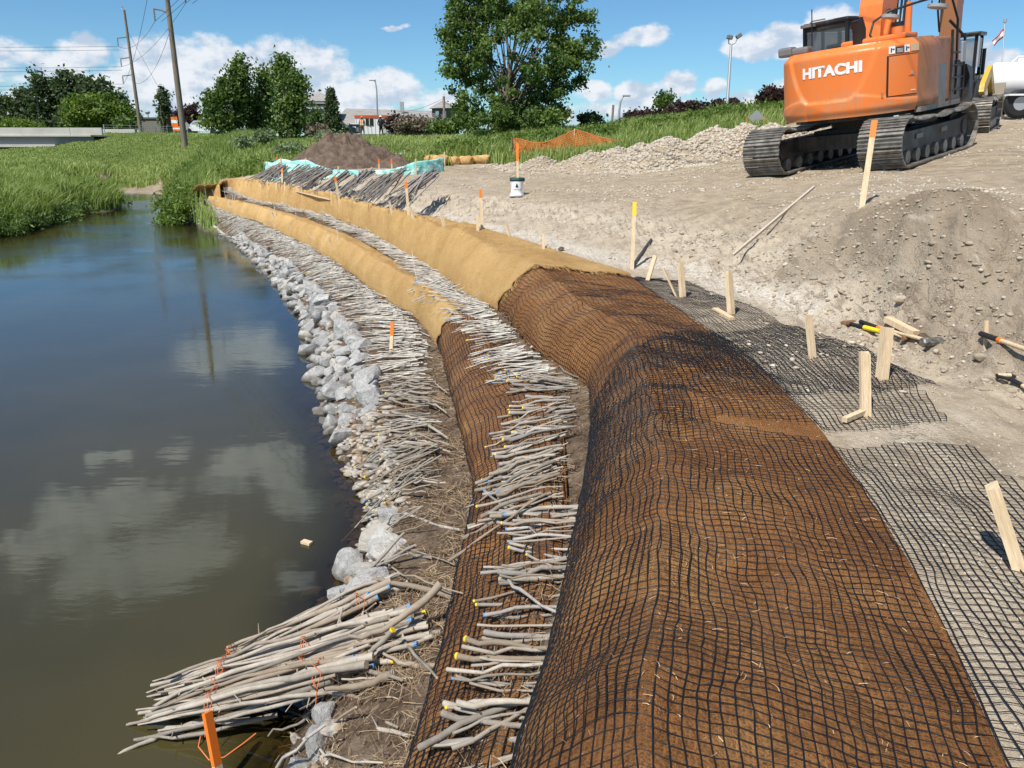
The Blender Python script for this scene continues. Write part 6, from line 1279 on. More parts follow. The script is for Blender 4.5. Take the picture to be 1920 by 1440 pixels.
lying('survey_pole', (1372,503), (1524,372), .035, .03, 'long pale pole lying obliquely up the dug slope', 'pole', M_LUMG, .15)
w_ = P(575,1017,.012); m = MB(); m.box((0, 0, 0), (.085, .045, .02)); o = m.build('floating_wood', M_LUM, loc=w_, rot=(0, 0, -.45)); tag(o, 'small block of fresh wood floating on the water', 'wood block')
h_ = hit_any(1340,520)
lying('lath_shadow_strip', (1186,502), (1221,452), .03, .02, 'dark strip standing in for the shadow of the yellow-topped lath on the slope', 'stick', M_BLK, .03)  # black strip laid along the lath's cast shadow, in place of it
# sledgehammers and spades
M_RUBR = mat('black_rubber', (.02,.02,.022), .6); M_HEAD = mat('scuffed_steel_head', (.16,.155,.15), .5, .5, build=lambda t, b: (lambda q: q.put(q.ramp(q.noise(q.obj(), 30, 4, .6), [(.35, (.09,.085,.08)), (.7, (.38,.36,.33))]), b.inputs['Base Color']))(NT(t))); M_RUST = mat('rusty_head', (.2,.11,.06), .8); M_YP = mat('yellow_plastic', (.78,.58,.03), .45)
def hammer(label, hp, tp_, hl, hr, headmat, segs):
    A_, B_ = hit_any(*hp), hit_any(*tp_); A_.z += hr*1.05; B_.z += .03; q = B_-A_; t = thing('sledgehammer', label, 'hammer', A_); t.rotation_mode = 'QUATERNION'; t.rotation_quaternion = q.to_track_quat('X', 'Z'); L = q.length
    m = MB(); m.tube([(0, -hl/2, 0), (0, -hl/2+.012, 0), (0, -hl*.3, 0), (0, hl*.3, 0), (0, hl/2-.012, 0), (0, hl/2, 0)], [hr*.8, hr, hr*.92, hr*.92, hr, hr*.8], 8, smooth=False); m.build('head', headmat, t)
    for (f0, f1, r, mt_) in segs: MB().tube([(L*f0, 0, 0), (L*f1, 0, 0)], r, 10).build('handle', mt_, t)
hammer('sledgehammer with a rusty head and a yellow-and-black handle beyond the middle netting', (1590,613), (1650,627), .15, .034, M_RUST, [(0, .5, .018, M_RUBR), (.5, 1.0, .022, M_YP)])
hammer('large sledgehammer with a scuffed grey head and pale wooden handle', (1745,650), (1640,618), .19, .042, M_HEAD, [(0, .1, .02, M_RUBR), (.1, 1.0, .017, M_LUM)])
hammer('hammer with a black and orange grip lying behind the yellow one', (1700,640), (1612,608), .10, .026, M_RUST, [(0, .5, .015, M_LUM), (.5, .62, .018, M_ORG), (.62, 1.0, .019, M_RUBR)])
A_, B_ = hit_any(1834,652), hit_any(1915,686); A_.z += .05; B_.z += .06; raise_line(A_, B_); A2 = B_+(B_-A_)*2.2; A2.z = max(A2.z, top_z(A2.x, A2.y)+.04); t = thing('pickaxe', 'pick with a black grip and wooden handle running out of the photo on the right', 'pickaxe', A_)
q = B_-A_; MB().tube([(0, 0, 0), q*.45], .022, 10).build('grip', M_RUBR, t); MB().tube([q*.43, q*.5], .024, 10).build('ring', M_ORG, t); MB().tube([q*.45, q, A2-A_], .018, 10).build('handle', M_LUM, t); e = A2-A_; MB().tube([e+Vector((-.1, .3, -.02)), e+Vector((0, .05, .03)), e+Vector((0, -.05, .03)), e+Vector((.1, -.35, -.02))], [.008, .025, .025, .008], 8).build('head', M_HEAD, t)
A_ = hit_any(1880,716); B_ = hit_any(1919,738); A_.z += .05; B_.z += .05; t = thing('spade', 'spade with a black D-shaped grip at the right edge of the photo', 'spade', A_); q = B_-A_; s_ = q.cross(Vector((0, 0, 1))).normalized()*.06
g_ = MB(); g_.tube([q*.35, q*.1+s_, s_*.9, -s_*.9, q*.1-s_, q*.35], .013, 8); g_.build('grip', M_RUBR, t); MB().tube([s_*.8, -s_*.8], .016, 8).build('grip_bar', M_LUM, t); MB().tube([q*.33, q*.9], .018, 8).build('socket', M_RUBR, t); MB().tube([q*.9, q*3.5], .016, 8).build('handle', M_LUM, t)
bl_ = MB(); e = q*3.5; d_ = q.normalized(); u_ = s_.normalized(); bl_.add([e-u_*.1, e+u_*.1, e+d_*.25+u_*.1, e+d_*.32, e+d_*.25-u_*.1, e-u_*.1-Vector((0,0,.006)), e+u_*.1-Vector((0,0,.006)), e+d_*.25+u_*.1-Vector((0,0,.006)), e+d_*.32-Vector((0,0,.006)), e+d_*.25-u_*.1-Vector((0,0,.006))], [(0,1,2,3,4), (9,8,7,6,5), (0,5,6,1), (1,6,7,2), (2,7,8,3), (3,8,9,4), (4,9,5,0)]); bl_.build('blade', M_HEAD, t)
# white sack
A_ = hit(969,368); t = thing('fertiliser_sack', 'open white sack with a dark green rolled top on the gravel bench', 'sack', A_); k = proj(A_)[2]/FPX; H_ = 34*k
m = MB(); prof = [(0, 15*k, 11*k), (.1, 13*k, 10*k), (.3, 10*k, 9*k), (.6, 11*k, 8*k), (.8, 13*k, 8*k)]; g = random.Random(3)
def sack(m, prof, mi): 
    V_ = []; n_ = 22
    for (f, a, b) in prof:
        for j in range(n_): an = 2*math.pi*j/n_; w = 1+.09*math.sin(an*5+f*9)+g.uniform(-.02, .02); V_.append((math.cos(an)*a*w, math.sin(an)*b*w, f*H_))
    m.add(V_, [(i*n_+j, i*n_+(j+1) % n_, (i+1)*n_+(j+1) % n_, (i+1)*n_+j) for i in range(len(prof)-1) for j in range(n_)]+[tuple(range(n_))[::-1]], mi, True)
sack(m, prof, 0); m.build('bag', mat('white_sack', (.8,.8,.8), .6), t); m = MB(); sack(m, [(.8, 13.2*k, 8.2*k), (.9, 14*k, 8*k), (1.0, 13*k, 7*k), (.92, 12*k, 6*k)], 0); m.build('rolled_top', mat('dark_green_plastic', (.02,.06,.05), .5), t)
m = MB(); 
for x in range(7): m.box(((-6+x*2)*k, -9.3*k, H_*.37), (1.1*k, .2*k, 1.6*k))
m.prism([(-3*k, H_*.5), (3*k, H_*.5), (0, H_*.72)], -9.4*k, -9.1*k, 'y'); m.build('print', M_INK, t)
# ------------------------------------------------------------------ dirt heap, silt fence, coir rolls, orange mesh fence
def heap(name, label, cpx, d, hw, hd_, h, mt, n_=90, seed=0, cat='dirt heap'):
    c = D(*cpx, d); g0 = gz(c.x, c.y); r_ = np.linspace(0, 1.12, n_//2)[:, None]; a = np.linspace(0, 2*math.pi, n_*2+1)[None]; X_ = c.x+np.cos(a)*r_*hw*(1+.10*np.sin(a*3+seed)); Y_ = c.y+np.sin(a)*r_*hd_; 
    Z_ = h*np.maximum(-.1, (1-r_**1.5))+fbm(X_*1.6, Y_*1.6, seed, 5)*.30*h*np.clip(1.1-r_, 0, 1)**.5+np.abs(fbm(X_*4, Y_*4, seed+2, 4))*.12; Z_ = Z_+np.minimum(g0, 99)-.05
    V_ = np.stack([X_-c.x, Y_-c.y, Z_-g0], -1); o = link(name, np_mesh(name, V_.reshape(-1, 3), grid_faces(*V_.shape[:2]), [mt], True), None, (c.x, c.y, g0)); return tag(o, label, cat)
M_TOPS = mat('dark_topsoil', (.1,.07,.05), .95, build=lambda t, b: (lambda q: (q.put(q.ramp(q.noise(q.pos(), 3.5, 6, .65), [(.3, (.085,.058,.042)), (.55, (.17,.12,.088)), (.75, (.26,.19,.14))]), b.inputs['Base Color']), q.put(q.bump(q.noise(q.pos(), 12, 5, .7), .9, .08), b.inputs['Normal'])))(NT(t)))
heap('dirt_heap', 'large heap of dark brown topsoil behind the teal silt fence', (645,312), 33, 2.65, 2.2, 1.3, M_TOPS, seed=1); heap('dirt_heap', 'smaller low lump of topsoil at the right foot of the large heap', (742,318), 32, 1.0, .9, .5, M_TOPS, 60, seed=4)
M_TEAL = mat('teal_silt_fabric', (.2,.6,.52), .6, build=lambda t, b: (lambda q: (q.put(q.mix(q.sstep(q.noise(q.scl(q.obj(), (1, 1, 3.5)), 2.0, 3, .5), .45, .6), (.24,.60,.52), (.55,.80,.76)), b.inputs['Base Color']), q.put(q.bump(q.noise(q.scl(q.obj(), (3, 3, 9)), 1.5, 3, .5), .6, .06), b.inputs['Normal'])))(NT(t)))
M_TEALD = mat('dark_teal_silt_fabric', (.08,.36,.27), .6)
def fence_cloth(t, line, depth, mt, name='fabric'):
    V_ = []; n_ = 0; c0 = Vector(t.location); 
    for (x, yt, yb, d) in line:
        a, b = D(x, yt, d), D(x, yb, d); z0 = min(b.z, gz(b.x, b.y)+.0); b.z = z0-.03
        for k in range(9): f = k/8; p = b.lerp(a, f); p.y += .05*math.sin(f*9+x*.3)+.03*math.sin(x*.9); V_.append(p-c0)
        n_ += 1
    me = np_mesh(name, np.array([v[:] for v in V_]), grid_faces(n_, 9), [mt], True); o = link(name, me, t); md = o.modifiers.new('thickness', 'SOLIDIFY'); md.thickness = .012; return o
def dens4(pts, st=4): return [tuple(p) for p in dens(pts, st, 4)]
c = D(660,320,29.5); t = thing('silt_fence', 'pale teal silt fence sagging between stakes in front of the dirt heap', 'silt fence', c)
FR = [(497,303,326,32),(512,305,326,31),(526,297,327,30.5),(548,302,328,30.3),(573,299,329,30),(600,311,332,29.6),(620,317,333,29.3),(634,318,334,29),(660,319,335,28.8),(690,321,336,28.5),(710,319,336,28.4),(735,317,336,28.3),(755,312,335,28.3),(778,303,334,28.4),(805,300,328,28.8),(833,295,320,29.5)]
fence_cloth(t, dens4(FR), 0, M_TEAL)
for (x, yt, d, tip) in [(502,321-18,31.6,0),(526,296,30.5,0),(573,296,30,0),(634,312,29,0),(710,298,28.4,1),(734,298,28.3,1),(779,298,28.3,0),(833,285,29.4,0),(519,294,31,1)]:
    p = D(x, yt, d-.06); z0 = gz(p.x, p.y)-.1; m = MB(); m.box((p.x-c.x, p.y-c.y, (p.z+z0)/2-c.z), (.05, .04, p.z-z0)); s_ = m.build('stake', M_LUM, t)
    if tip: MB().box((p.x-c.x, p.y-c.y, p.z-c.z-.08), (.056, .046, .18)).build('painted_tip', M_ORG, s_)
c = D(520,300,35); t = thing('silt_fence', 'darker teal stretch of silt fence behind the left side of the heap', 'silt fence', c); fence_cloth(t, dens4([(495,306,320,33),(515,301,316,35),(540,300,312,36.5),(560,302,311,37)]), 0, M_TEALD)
for x, y, d in ((497,303,33),(540,297,36.5)): p = D(x, y, d); z0 = gz(p.x, p.y)-.1; MB().box((p.x-c.x, p.y-c.y, (p.z+z0)/2-c.z), (.05, .04, p.z-z0)).build('stake', M_LUM, t)
c = D(740,295,34); t = thing('silt_fence', 'short teal silt fence panel at the far right side of the heap', 'silt fence', c); fence_cloth(t, dens4([(722,291,306,35),(735,288,306,34.6),(757,286,306,34)]), 0, M_TEAL)
for x, y, d in ((725,284,34.9),(758,281,33.9)): p = D(x, y, d); z0 = gz(p.x, p.y)-.1; MB().box((p.x-c.x, p.y-c.y, (p.z+z0)/2-c.z), (.05, .04, p.z-z0)).build('stake', M_LUM, t)
for i, (x0, x1, y0, y1, r, lb) in enumerate([(797,840,300,299,9,'leftmost coir roll, mostly behind the silt fence'),(838,858,303,302,9,'short cinched coir roll beside the silt fence stake'),(856,885,302,301,9,'middle tan coir roll'),(884,918,300,298,8,'rightmost coir roll tapering behind the gravel')]):
    A_, B_ = D(x0, y0, 33.5), D(x1, y1, 33); k = 33.3/FPX*r; m = MB(); m.tube([A_, A_.lerp(B_, .06), A_.lerp(B_, .3), A_.lerp(B_, .55), A_.lerp(B_, .8), A_.lerp(B_, .95), B_], [k*.6, k*.9, k*1.05, k*.93, k*1.05, k*.9, k*.55], 16); o = m.build('coir_roll', M_TAN); tag(o, lb, 'coir roll', 'coir rolls beside the silt fence'); 
m = MB(); A_, B_ = D(850,312,32.5), D(905,310,32.5); m.box((A_+B_)/2, (1.2, .2, .08)); tag(m.build('board', M_LUMG), 'pale board lying below the coir rolls', 'board')
M_OMESH = mat('orange_safety_mesh', (.62,.20,.05), .6)
top_l = [(961,259),(975,261),(1000,268),(1022,267),(1040,262),(1058,253),(1077,243),(1100,249),(1125,257),(1150,262),(1175,265),(1194,266)]
c = D(1077,285,31.5); t = thing('safety_fence', 'sagging orange plastic mesh fence behind the gravel heaps', 'mesh fence', c); xs_ = [p[0] for p in top_l]; ys_ = [p[1] for p in top_l]; nx_, ny_ = 84, 16; G_ = np.zeros((nx_, ny_, 3))
for i in range(nx_):
    x = 961+(1194-961)*i/(nx_-1); yt = np.interp(x, xs_, ys_); yb = np.interp(x, [961, 1000, 1080, 1194], [300, 300, 296, 288]); d = np.interp(x, [961, 1077, 1194], [32.0, 31.2, 30.2])
    for j in range(ny_): f = j/(ny_-1); p = D(x+1.2*math.sin(j*.8+i*.2), yb+(yt-yb)*f, d+.06*math.sin(i*.5+j*.3)); G_[i, j] = (p-c)[:]
m = MB()
for j in range(ny_): m.tube([Vector(G_[i, j]) for i in range(nx_)], .015 if j < ny_-1 else .025, 3, cap=False)
for i in range(nx_): m.tube([Vector(G_[i, j]) for j in range(ny_)], .016, 3, cap=False)
o = m.build('mesh_panel', M_OMESH, t); o['kind'] = 'stuff'
for x, yt in ((961,258),(1077,241)): p = D(x, yt, np.interp(x, [961, 1077], [31.9, 31.1])); MB().box((p.x-c.x, p.y-c.y, p.z-c.z-.7), (.04, .04, 1.4)).build('stake', M_LUM if x > 1000 else M_BLK, t)
# ------------------------------------------------------------------ utility poles and wires
M_POLE = mat('pole_wood', (.2,.16,.12), .9, build=lambda t, b: (lambda q: q.put(q.ramp(q.noise(q.scl(q.obj(), (6, 6, .5)), 2.5, 5, .6), [(.3, (.13,.10,.075)), (.7, (.29,.24,.19))]), b.inputs['Base Color']))(NT(t)))
M_WIRE = mat('wire', (.03,.03,.03), .6); M_INS = mat('insulator', (.35,.35,.36), .3); M_STL = mat('galvanised_steel', (.42,.43,.44), .45, .4)
def gp(px, py, d): p = D(px, py, d); p.z = gz(p.x, p.y); return p
b2 = gp(347,275,60); b1 = gp(263,240,88); T2 = 14.9-b2.z+1.2; T1 = D(246,29,88).z-b1.z
def pole(label, b, H_, r0, r1):
    t = thing('utility_pole', label, 'utility pole', b, 0, 'wooden utility poles'); MB().cyl((0, 0, -.5), (0, 0, H_), r0, 14, r2=r1).build('shaft', M_POLE, t); return t
p2 = pole('nearer thick wooden utility pole standing in the meadow, its top above the photo', b2, T2, .24, .15); p1 = pole('thinner utility pole farther left by the wire fence', b1, T1, .22, .12)
def arm(t, z, dx, dy, rise, name='crossarm'):
    m = MB(); m.tube([(0, 0, z), (dx*.5, dy*.5, z+rise*.75), (dx, dy, z+rise)], .055, 8); a = m.build(name, M_POLE, t); i_ = MB()
    for k in range(6): i_.cyl((dx, dy, z+rise-.1-k*.12), (dx, dy, z+rise-.16-k*.12), .09, 10)
    i_.cyl((dx, dy, z+rise), (dx, dy, z+rise-.85), .03, 6); i_.build('insulator', M_INS, a); return Vector(t.location)+Vector((dx, dy, z+rise-.85))
zz = D(317,37,60).z-b2.z; zr = D(323,7,60).z-b2.z
A2 = [arm(p2, zz, -1.15, .1, .35), arm(p2, zr, 1.35, -.1, .35), arm(p2, zr+1.6, -1.1, .1, .3)]
L1 = []
for (py, dx) in ((75,-1.2),(111,-1.15),(142,-1.2)):
    z = D(255,py,88).z-b1.z; L1.append(arm(p1, z, dx, 0, -.15, 'strain_arm'))
MB().tube([(0, 0, T1-.3), (-.3, 0, T1+.1), (-.15, 0, T1+.35), (.02, 0, T1-1.5)], .04, 6).build('top_bracket', M_STL, p1)
def wire(pts_list, label, sag=.0, r=.016, group=None):
    m = MB()
    for a, b, s in pts_list:
        n_ = 16; m.tube([a.lerp(b, i/n_)-Vector((0, 0, s*4*(i/n_)*(1-i/n_))) for i in range(n_+1)], r, 4, cap=False)
    return tag(m.build('power_line', M_WIRE), label, 'power line', group)
NP = Vector((34, -40, 15)); far_l = Vector((-150, 115, 17))
for i, a in enumerate(A2):
    wire([(a, NP+Vector(((-1.5, 1.5, 0)[i], 0, (0, 0, 2)[i])), 1.6)], f'power line running overhead from the nearer pole towards the camera, {["left arm","right arm","upper arm"][i]}'); 
    wire([(a+Vector((.45, .1, 0)), NP+Vector(((-1.5, 1.5, 0)[i]+.6, .5, (0, 0, 2)[i])), 1.5)], f'twin of the overhead power line from the {["left","right","upper"][i]} arm of the nearer pole')
    wire([(L1[i], a, .8)], f'power line between the two poles, {["highest","middle","lowest"][i]} on the farther one')
    wire([(L1[i], far_l+Vector((0, 0, (3, 0, -3)[i])), 1.5), (L1[i]-Vector((0, 0, .35)), far_l+Vector((0, 0, (2.3, -.7, -3.7)[i])), 1.5)], f'pair of power lines leaving the farther pole to the left, {["top","middle","bottom"][i]} pair')
zc = D(320,62,60).z-b2.z; wire([(b2+Vector((0, 0, zc)), b1+Vector((0, 0, T1*.42)), 1.2)], 'low slack cable from the nearer pole down to the farther one'); wire([(b1+Vector((0, 0, T1*.85)), gp(345,248,70)+Vector((0, 0, .2)), 0)], 'guy wire slanting down from the farther pole to the meadow')

# ------------------------------------------------------------------ bridge
M_CONC = mat('pale_concrete', (.55,.52,.47), .85, build=lambda t, b: (lambda q: q.put(q.ramp(q.noise(q.pos(), .9, 5, .6), [(.3, (.50,.47,.42)), (.7, (.62,.59,.54))]), b.inputs['Base Color']))(NT(t))); M_CONCD = mat('grey_girder', (.24,.25,.27), .8)
e0 = D(191,240,72); dr_ = Vector((-1, -.12, 0)).normalized(); Lb = 75; c = e0+dr_*Lb/2; ang = math.atan2(dr_.y, dr_.x)
t = thing('road_bridge', 'low concrete road bridge with a pale parapet entering from the left', 'bridge', (e0.x, e0.y, gz(e0.x, e0.y)), ang); g0 = t.location.z; k = 72/FPX; z0 = e0.z-g0
MB().box((Lb/2, 0, z0-6*k), (Lb, .35, 13*k)).build('parapet', M_CONC, t); MB().box((Lb/2, -9, z0-6*k), (Lb, .35, 13*k)).build('parapet', M_CONC, t)
m = MB(); m.box((Lb/2+1, -4.5, z0-14*k), (Lb, 9.6, .12)); m.build('deck', M_CONC, t); MB().box((Lb/2+1.0, -.25, z0-22*k), (Lb, .4, 15*k)).build('girder', M_CONCD, t); MB().box((Lb/2+4.2, -.05, z0-31.5*k), (Lb, .9, 5*k)).build('lower_ledge', M_CONC, t); MB().box((Lb/2+6, -4, z0-40*k), (Lb, 6, 20*k)).build('abutment', M_CONCD, t)
MB().box((2.8, .178, z0-6*k), (.03, .01, 13*k)).build('joint', M_CONCD, t)
# wire fence by the road
A_, B_ = D(195,240,80), D(335,243,88); t = thing('wire_fence', 'grey wire fence on posts along the road behind the meadow', 'wire fence', A_)
for i in range(7): p = A_.lerp(B_, i/6)-A_; g_ = gz(A_.x+p.x, A_.y+p.y)-A_.z; MB().cyl((p.x, p.y, g_-.2), (p.x, p.y, p.z+.35), .05, 8).build('post', M_STL, t)
for z in (.3, .05, -.2): MB().tube([Vector((0, 0, z)), (B_-A_)+Vector((0, 0, z))], .02, 5).build('rail', M_STL, t)
# ------------------------------------------------------------------ buildings
M_SHIN = mat('grey_shingles', (.3,.29,.27), .9, build=lambda t, b: (lambda q: q.put(q.ramp(q.noise(q.scl(q.obj(), (.6, .6, 4)), 2, 4, .6), [(.3, (.22,.21,.195)), (.7, (.37,.35,.32))]), b.inputs['Base Color']))(NT(t)))
M_WALL = mat('dark_taupe_siding', (.13,.125,.115), .85); M_WGL = mat('window_glass', (.25,.32,.38), .08, spec=.9); M_TRIM = mat('light_trim', (.5,.48,.44), .7)
def S(d): return d/FPX
d = 92; c = D(602,246,d); c.z = gz(c.x, c.y); k = S(d); t = thing('tower_building', 'grey building with a square hip-roofed tower and long shingled roof', 'building', c)
def zz_(py): return D(602, py, d).z-c.z
m = MB(); m.box((0, 0, (zz_(192)+0)/2-.5), (50*k, 50*k, zz_(192)+1)); m.build('tower_wall', M_WALL, t)
ze, za = zz_(192), zz_(173); r = 33*k; m = MB(); m.add([(-r, -r, ze), (r, -r, ze), (r, r, ze), (-r, r, ze), (0, 0, za)], [(3, 2, 1, 0), (0, 1, 4), (1, 2, 4), (2, 3, 4), (3, 0, 4)]); m.box((0, 0, ze-.15), (64*k, 64*k, .28)); m.build('tower_roof', M_SHIN, t)
w_ = MB(); w_.box((2*k, -25*k-.05, (zz_(208)+zz_(225))/2), (26*k, .1, 17*k)); wo = w_.build('window', M_WGL, t)
for x in (-11, -2, 7, 15): MB().box((x*k, -25*k-.13, (zz_(208)+zz_(225))/2), (.12, .08, 17*k)).build('mullion', M_TRIM, wo)
MB().box((0, -25*k-.1, zz_(203)), (46*k, .3, .35)).box((-22*k, -25*k-.2, zz_(228)), (1.2*k, .3, 24*k)).box((-15*k, -25*k-.2, zz_(228)), (1.2*k, .3, 24*k)).build('ledge', M_TRIM, t)
x0, x1 = (632-602)*k, (808-602)*k; m = MB(); m.add([(x0, 6, zz_(200)), (x1+3, 6, zz_(206)), (x1+3, -3.5, zz_(236)), (x0, -3.5, zz_(236)), (x0, 14, zz_(236)), (x1+3, 14, zz_(236))], [(3, 2, 1, 0), (0, 1, 5, 4), (0, 4, 3), (1, 2, 5)]); m.build('long_roof', M_SHIN, t)
m = MB(); m.box(((x0+x1)/2, 5, zz_(240)/2), (x1-x0, 15, max(.5, zz_(238)))); m.build('wall', M_WALL, t); m = MB(); m.prism([(x0-.5, zz_(236)), (x0-.5, zz_(200)), (x0+34*k, zz_(238))], -4.2, -3.8, 'y'); m.build('gable_wall', M_WALL, t)
MB().box(((747-602)*k, 4, zz_(198)), (.45, .45, 1.1)).build('vent_stack', M_STL, t)
for i in range(5): MB().box((x0+(12+i*32)*k, .5-.0, zz_(223)), (9*k, .3, .12)).build('roof_vent', M_WALL, t)
d = 88; c = D(832,246,d); c.z = gz(c.x, c.y); k = S(d); t = thing('pavilion', 'small dark pavilion with a hipped shingle roof beside the big cottonwood', 'building', c); zz_ = lambda py: D(832, py, d).z-c.z
m = MB(); m.prism([(22*k*math.cos(a), 22*k*math.sin(a)) for a in np.radians(np.arange(22.5, 382, 45))], -.5, zz_(204), 'z'); m.build('wall', M_WALL, t); r = 28*k; pts = [(r*math.cos(a), r*math.sin(a), zz_(204)) for a in np.radians(np.arange(22.5, 382, 45))]; m = MB(); m.add(pts+[(0, 0, zz_(188))], [tuple(range(8))[::-1]]+[(i, (i+1) % 8, 8) for i in range(8)]); m.build('roof', M_SHIN, t)
for x in (-9, 4): MB().box((x*k, -21*k, zz_(216)), (6*k, .4, 12*k)).build('window', M_WGL, t)
d = 120; c = D(282,246,d); c.z = gz(c.x, c.y)-1; k = S(d); t = thing('flat_building', 'low flat-roofed taupe building between the utility poles', 'building', c); hB = D(282,223,d).z-c.z; MB().box((0, 3, hB/2), (44*k, 6, hB)).build('wall', mat('taupe_wall', (.22,.21,.18), .85), t); MB().box((0, 3, hB+.1), (46*k, 6.3, .25)).build('roof_edge', M_WALL, t); MB().cyl((-11*k, 2, hB), (-11*k, 2, hB+.9), .06, 6).cyl((-11*k, 2, hB+.9), (-11*k, 1.8, hB+1.2), .35, 12).build('roof_dish', M_STL, t)
# trailer
d = 76; c = D(697,250,d); c.z = gz(c.x, c.y); k = S(d); zz_ = lambda py: D(697, py, d).z-c.z; t = thing('site_trailer', 'white site office trailer with an orange-red roof stripe', 'trailer', c, .03); M_TW = mat('white_cladding', (.78,.79,.80), .6)
m = MB(); m.box((0, 1.3, (zz_(221)+zz_(251))/2), (60*k, 2.6, 30*k)); b_ = m.build('body', M_TW, t); MB().box((0, 1.3, zz_(219)), (61*k, 2.7, 5*k)).build('roof_stripe', mat('orange_red_paint', (.55,.09,.02), .5), t)
for x in range(-28, 29, 7): MB().box((x*k, -.02, (zz_(222)+zz_(250))/2), (.04, .03, 28*k)).build('cladding_rib', M_TRIM, b_)
wn_ = MB().box((-3*k, -.03, zz_(229)), (14*k, .06, 12*k)).build('window', M_INK, t); MB().box((-3*k, -.08, zz_(229)), (.08, .04, 12*k)).build('mullion', M_TRIM, wn_)
dd = MB().box((23*k, -.04, zz_(236)), (10*k, .06, 26*k)).build('door', M_TRIM, t); MB().box((23*k, -.09, zz_(227)), (3*k, .04, 7*k)).build('pane', M_INK, dd)
c2 = D(664,250,74); c2.z = gz(c2.x, c2.y); t = thing('tool_shed', 'small grey shed with a white roof edge at the left of the trailer', 'shed', c2); MB().box((0, .6, D(664,241,74).z-c2.z), (17*k, 1.2, 17*k)).build('wall', mat('grey_door', (.20,.21,.22), .7), t); MB().box((0, .6, D(664,232,74).z-c2.z), (21*k, 1.5, 2.2*k)).build('roof', M_TW, t); MB().box((1*k, -.03, D(664,238,74).z-c2.z), (6*k, .04, 4*k)).build('sign', M_TW, t)
# ------------------------------------------------------------------ people far away
def person(label, px, py, d, h, coat, legs, vest=None):
    b = gp(px, py, d); s = h/1.75; t = thing('person', label, 'person', b, math.radians(180)); bm = bmesh.new()
    J = {'pel': (0, 0, .95), 'chest': (0, .02, 1.32), 'neck': (0, .03, 1.48), 'head': (0, .02, 1.62), 'top': (0, .02, 1.73), 'ls': (-.19, .02, 1.42), 'le': (-.26, 0, 1.14), 'lh': (-.22, -.12, .93), 'rs': (.19, .02, 1.42), 're': (.27, .0, 1.14), 'rh': (.24, -.10, .93), 'lk': (-.12, -.02, .5), 'lf': (-.13, .02, .08), 'lt': (-.14, -.14, .04), 'rk': (.11, -.03, .5), 'rf': (.14, .04, .08), 'rt': (.16, -.12, .04)}
    Rr = {'pel': .15, 'chest': .17, 'neck': .06, 'head': .105, 'top': .08, 'ls': .075, 'le': .05, 'lh': .045, 'rs': .075, 're': .05, 'rh': .045, 'lk': .075, 'lf': .05, 'lt': .04, 'rk': .075, 'rf': .05, 'rt': .04}
    E = [('pel', 'chest'), ('chest', 'neck'), ('neck', 'head'), ('head', 'top'), ('chest', 'ls'), ('ls', 'le'), ('le', 'lh'), ('chest', 'rs'), ('rs', 're'), ('re', 'rh'), ('pel', 'lk'), ('lk', 'lf'), ('lf', 'lt'), ('pel', 'rk'), ('rk', 'rf'), ('rf', 'rt')]
    ks = list(J); vs = [tuple(c_*s for c_ in J[k_]) for k_ in ks]; me = bpy.data.meshes.new('body'); me.from_pydata(vs, [(ks.index(a), ks.index(b_)) for a, b_ in E], []); me.materials.append(legs)
    o = link('body', me, t); sk = o.modifiers.new('skin', 'SKIN'); me.skin_vertices
    if not me.skin_vertices: bpy.context.view_layer.update()
    for i, k_ in enumerate(ks): me.skin_vertices[0].data[i].radius = (Rr[k_]*s, Rr[k_]*s*.8)
    me.skin_vertices[0].data[0].use_root = True; sb_ = o.modifiers.new('sub', 'SUBSURF'); sb_.levels = 1; sb_.render_levels = 2
    m = MB(); m.tube([(0, .01, .93*s), (0, .01, 1.1*s), (0, .02, 1.35*s), (0, .02, 1.46*s)], [.185*s, .19*s, .215*s, .12*s], 12); m.build('jacket', coat, t)
    if vest: 
        v = MB(); v.box((-.09*s, .21*s, 1.22*s), (.05*s, .02, .42*s)); v.box((.09*s, .21*s, 1.22*s), (.05*s, .02, .42*s)); v.box((0, .215*s, 1.08*s), (.34*s, .02, .06*s)); v.box((-.09*s, -.2*s, 1.22*s), (.05*s, .02, .42*s)); v.box((.09*s, -.2*s, 1.22*s), (.05*s, .02, .42*s)); v.box((0, -.205*s, 1.08*s), (.34*s, .02, .06*s)); v.build('reflective_stripes', vest, t)
    hh_ = MB(); hh_.tube([(0, .02*s, 1.66*s), (0, .02*s, 1.70*s), (0, .02*s, 1.77*s)], [.135*s, .12*s, .05*s], 12); hh_.build('hard_hat', M_TW if not vest else M_ORG, t)
person('person in an orange vest with pale stripes standing before the site trailer', 680, 252, 70, 1.8, M_ORG, M_WALL, mat('pale_reflective', (.8,.8,.55), .5)); person('person in dark clothes standing by the trailer door', 715, 252, 71, 1.85, M_INK, M_INK)
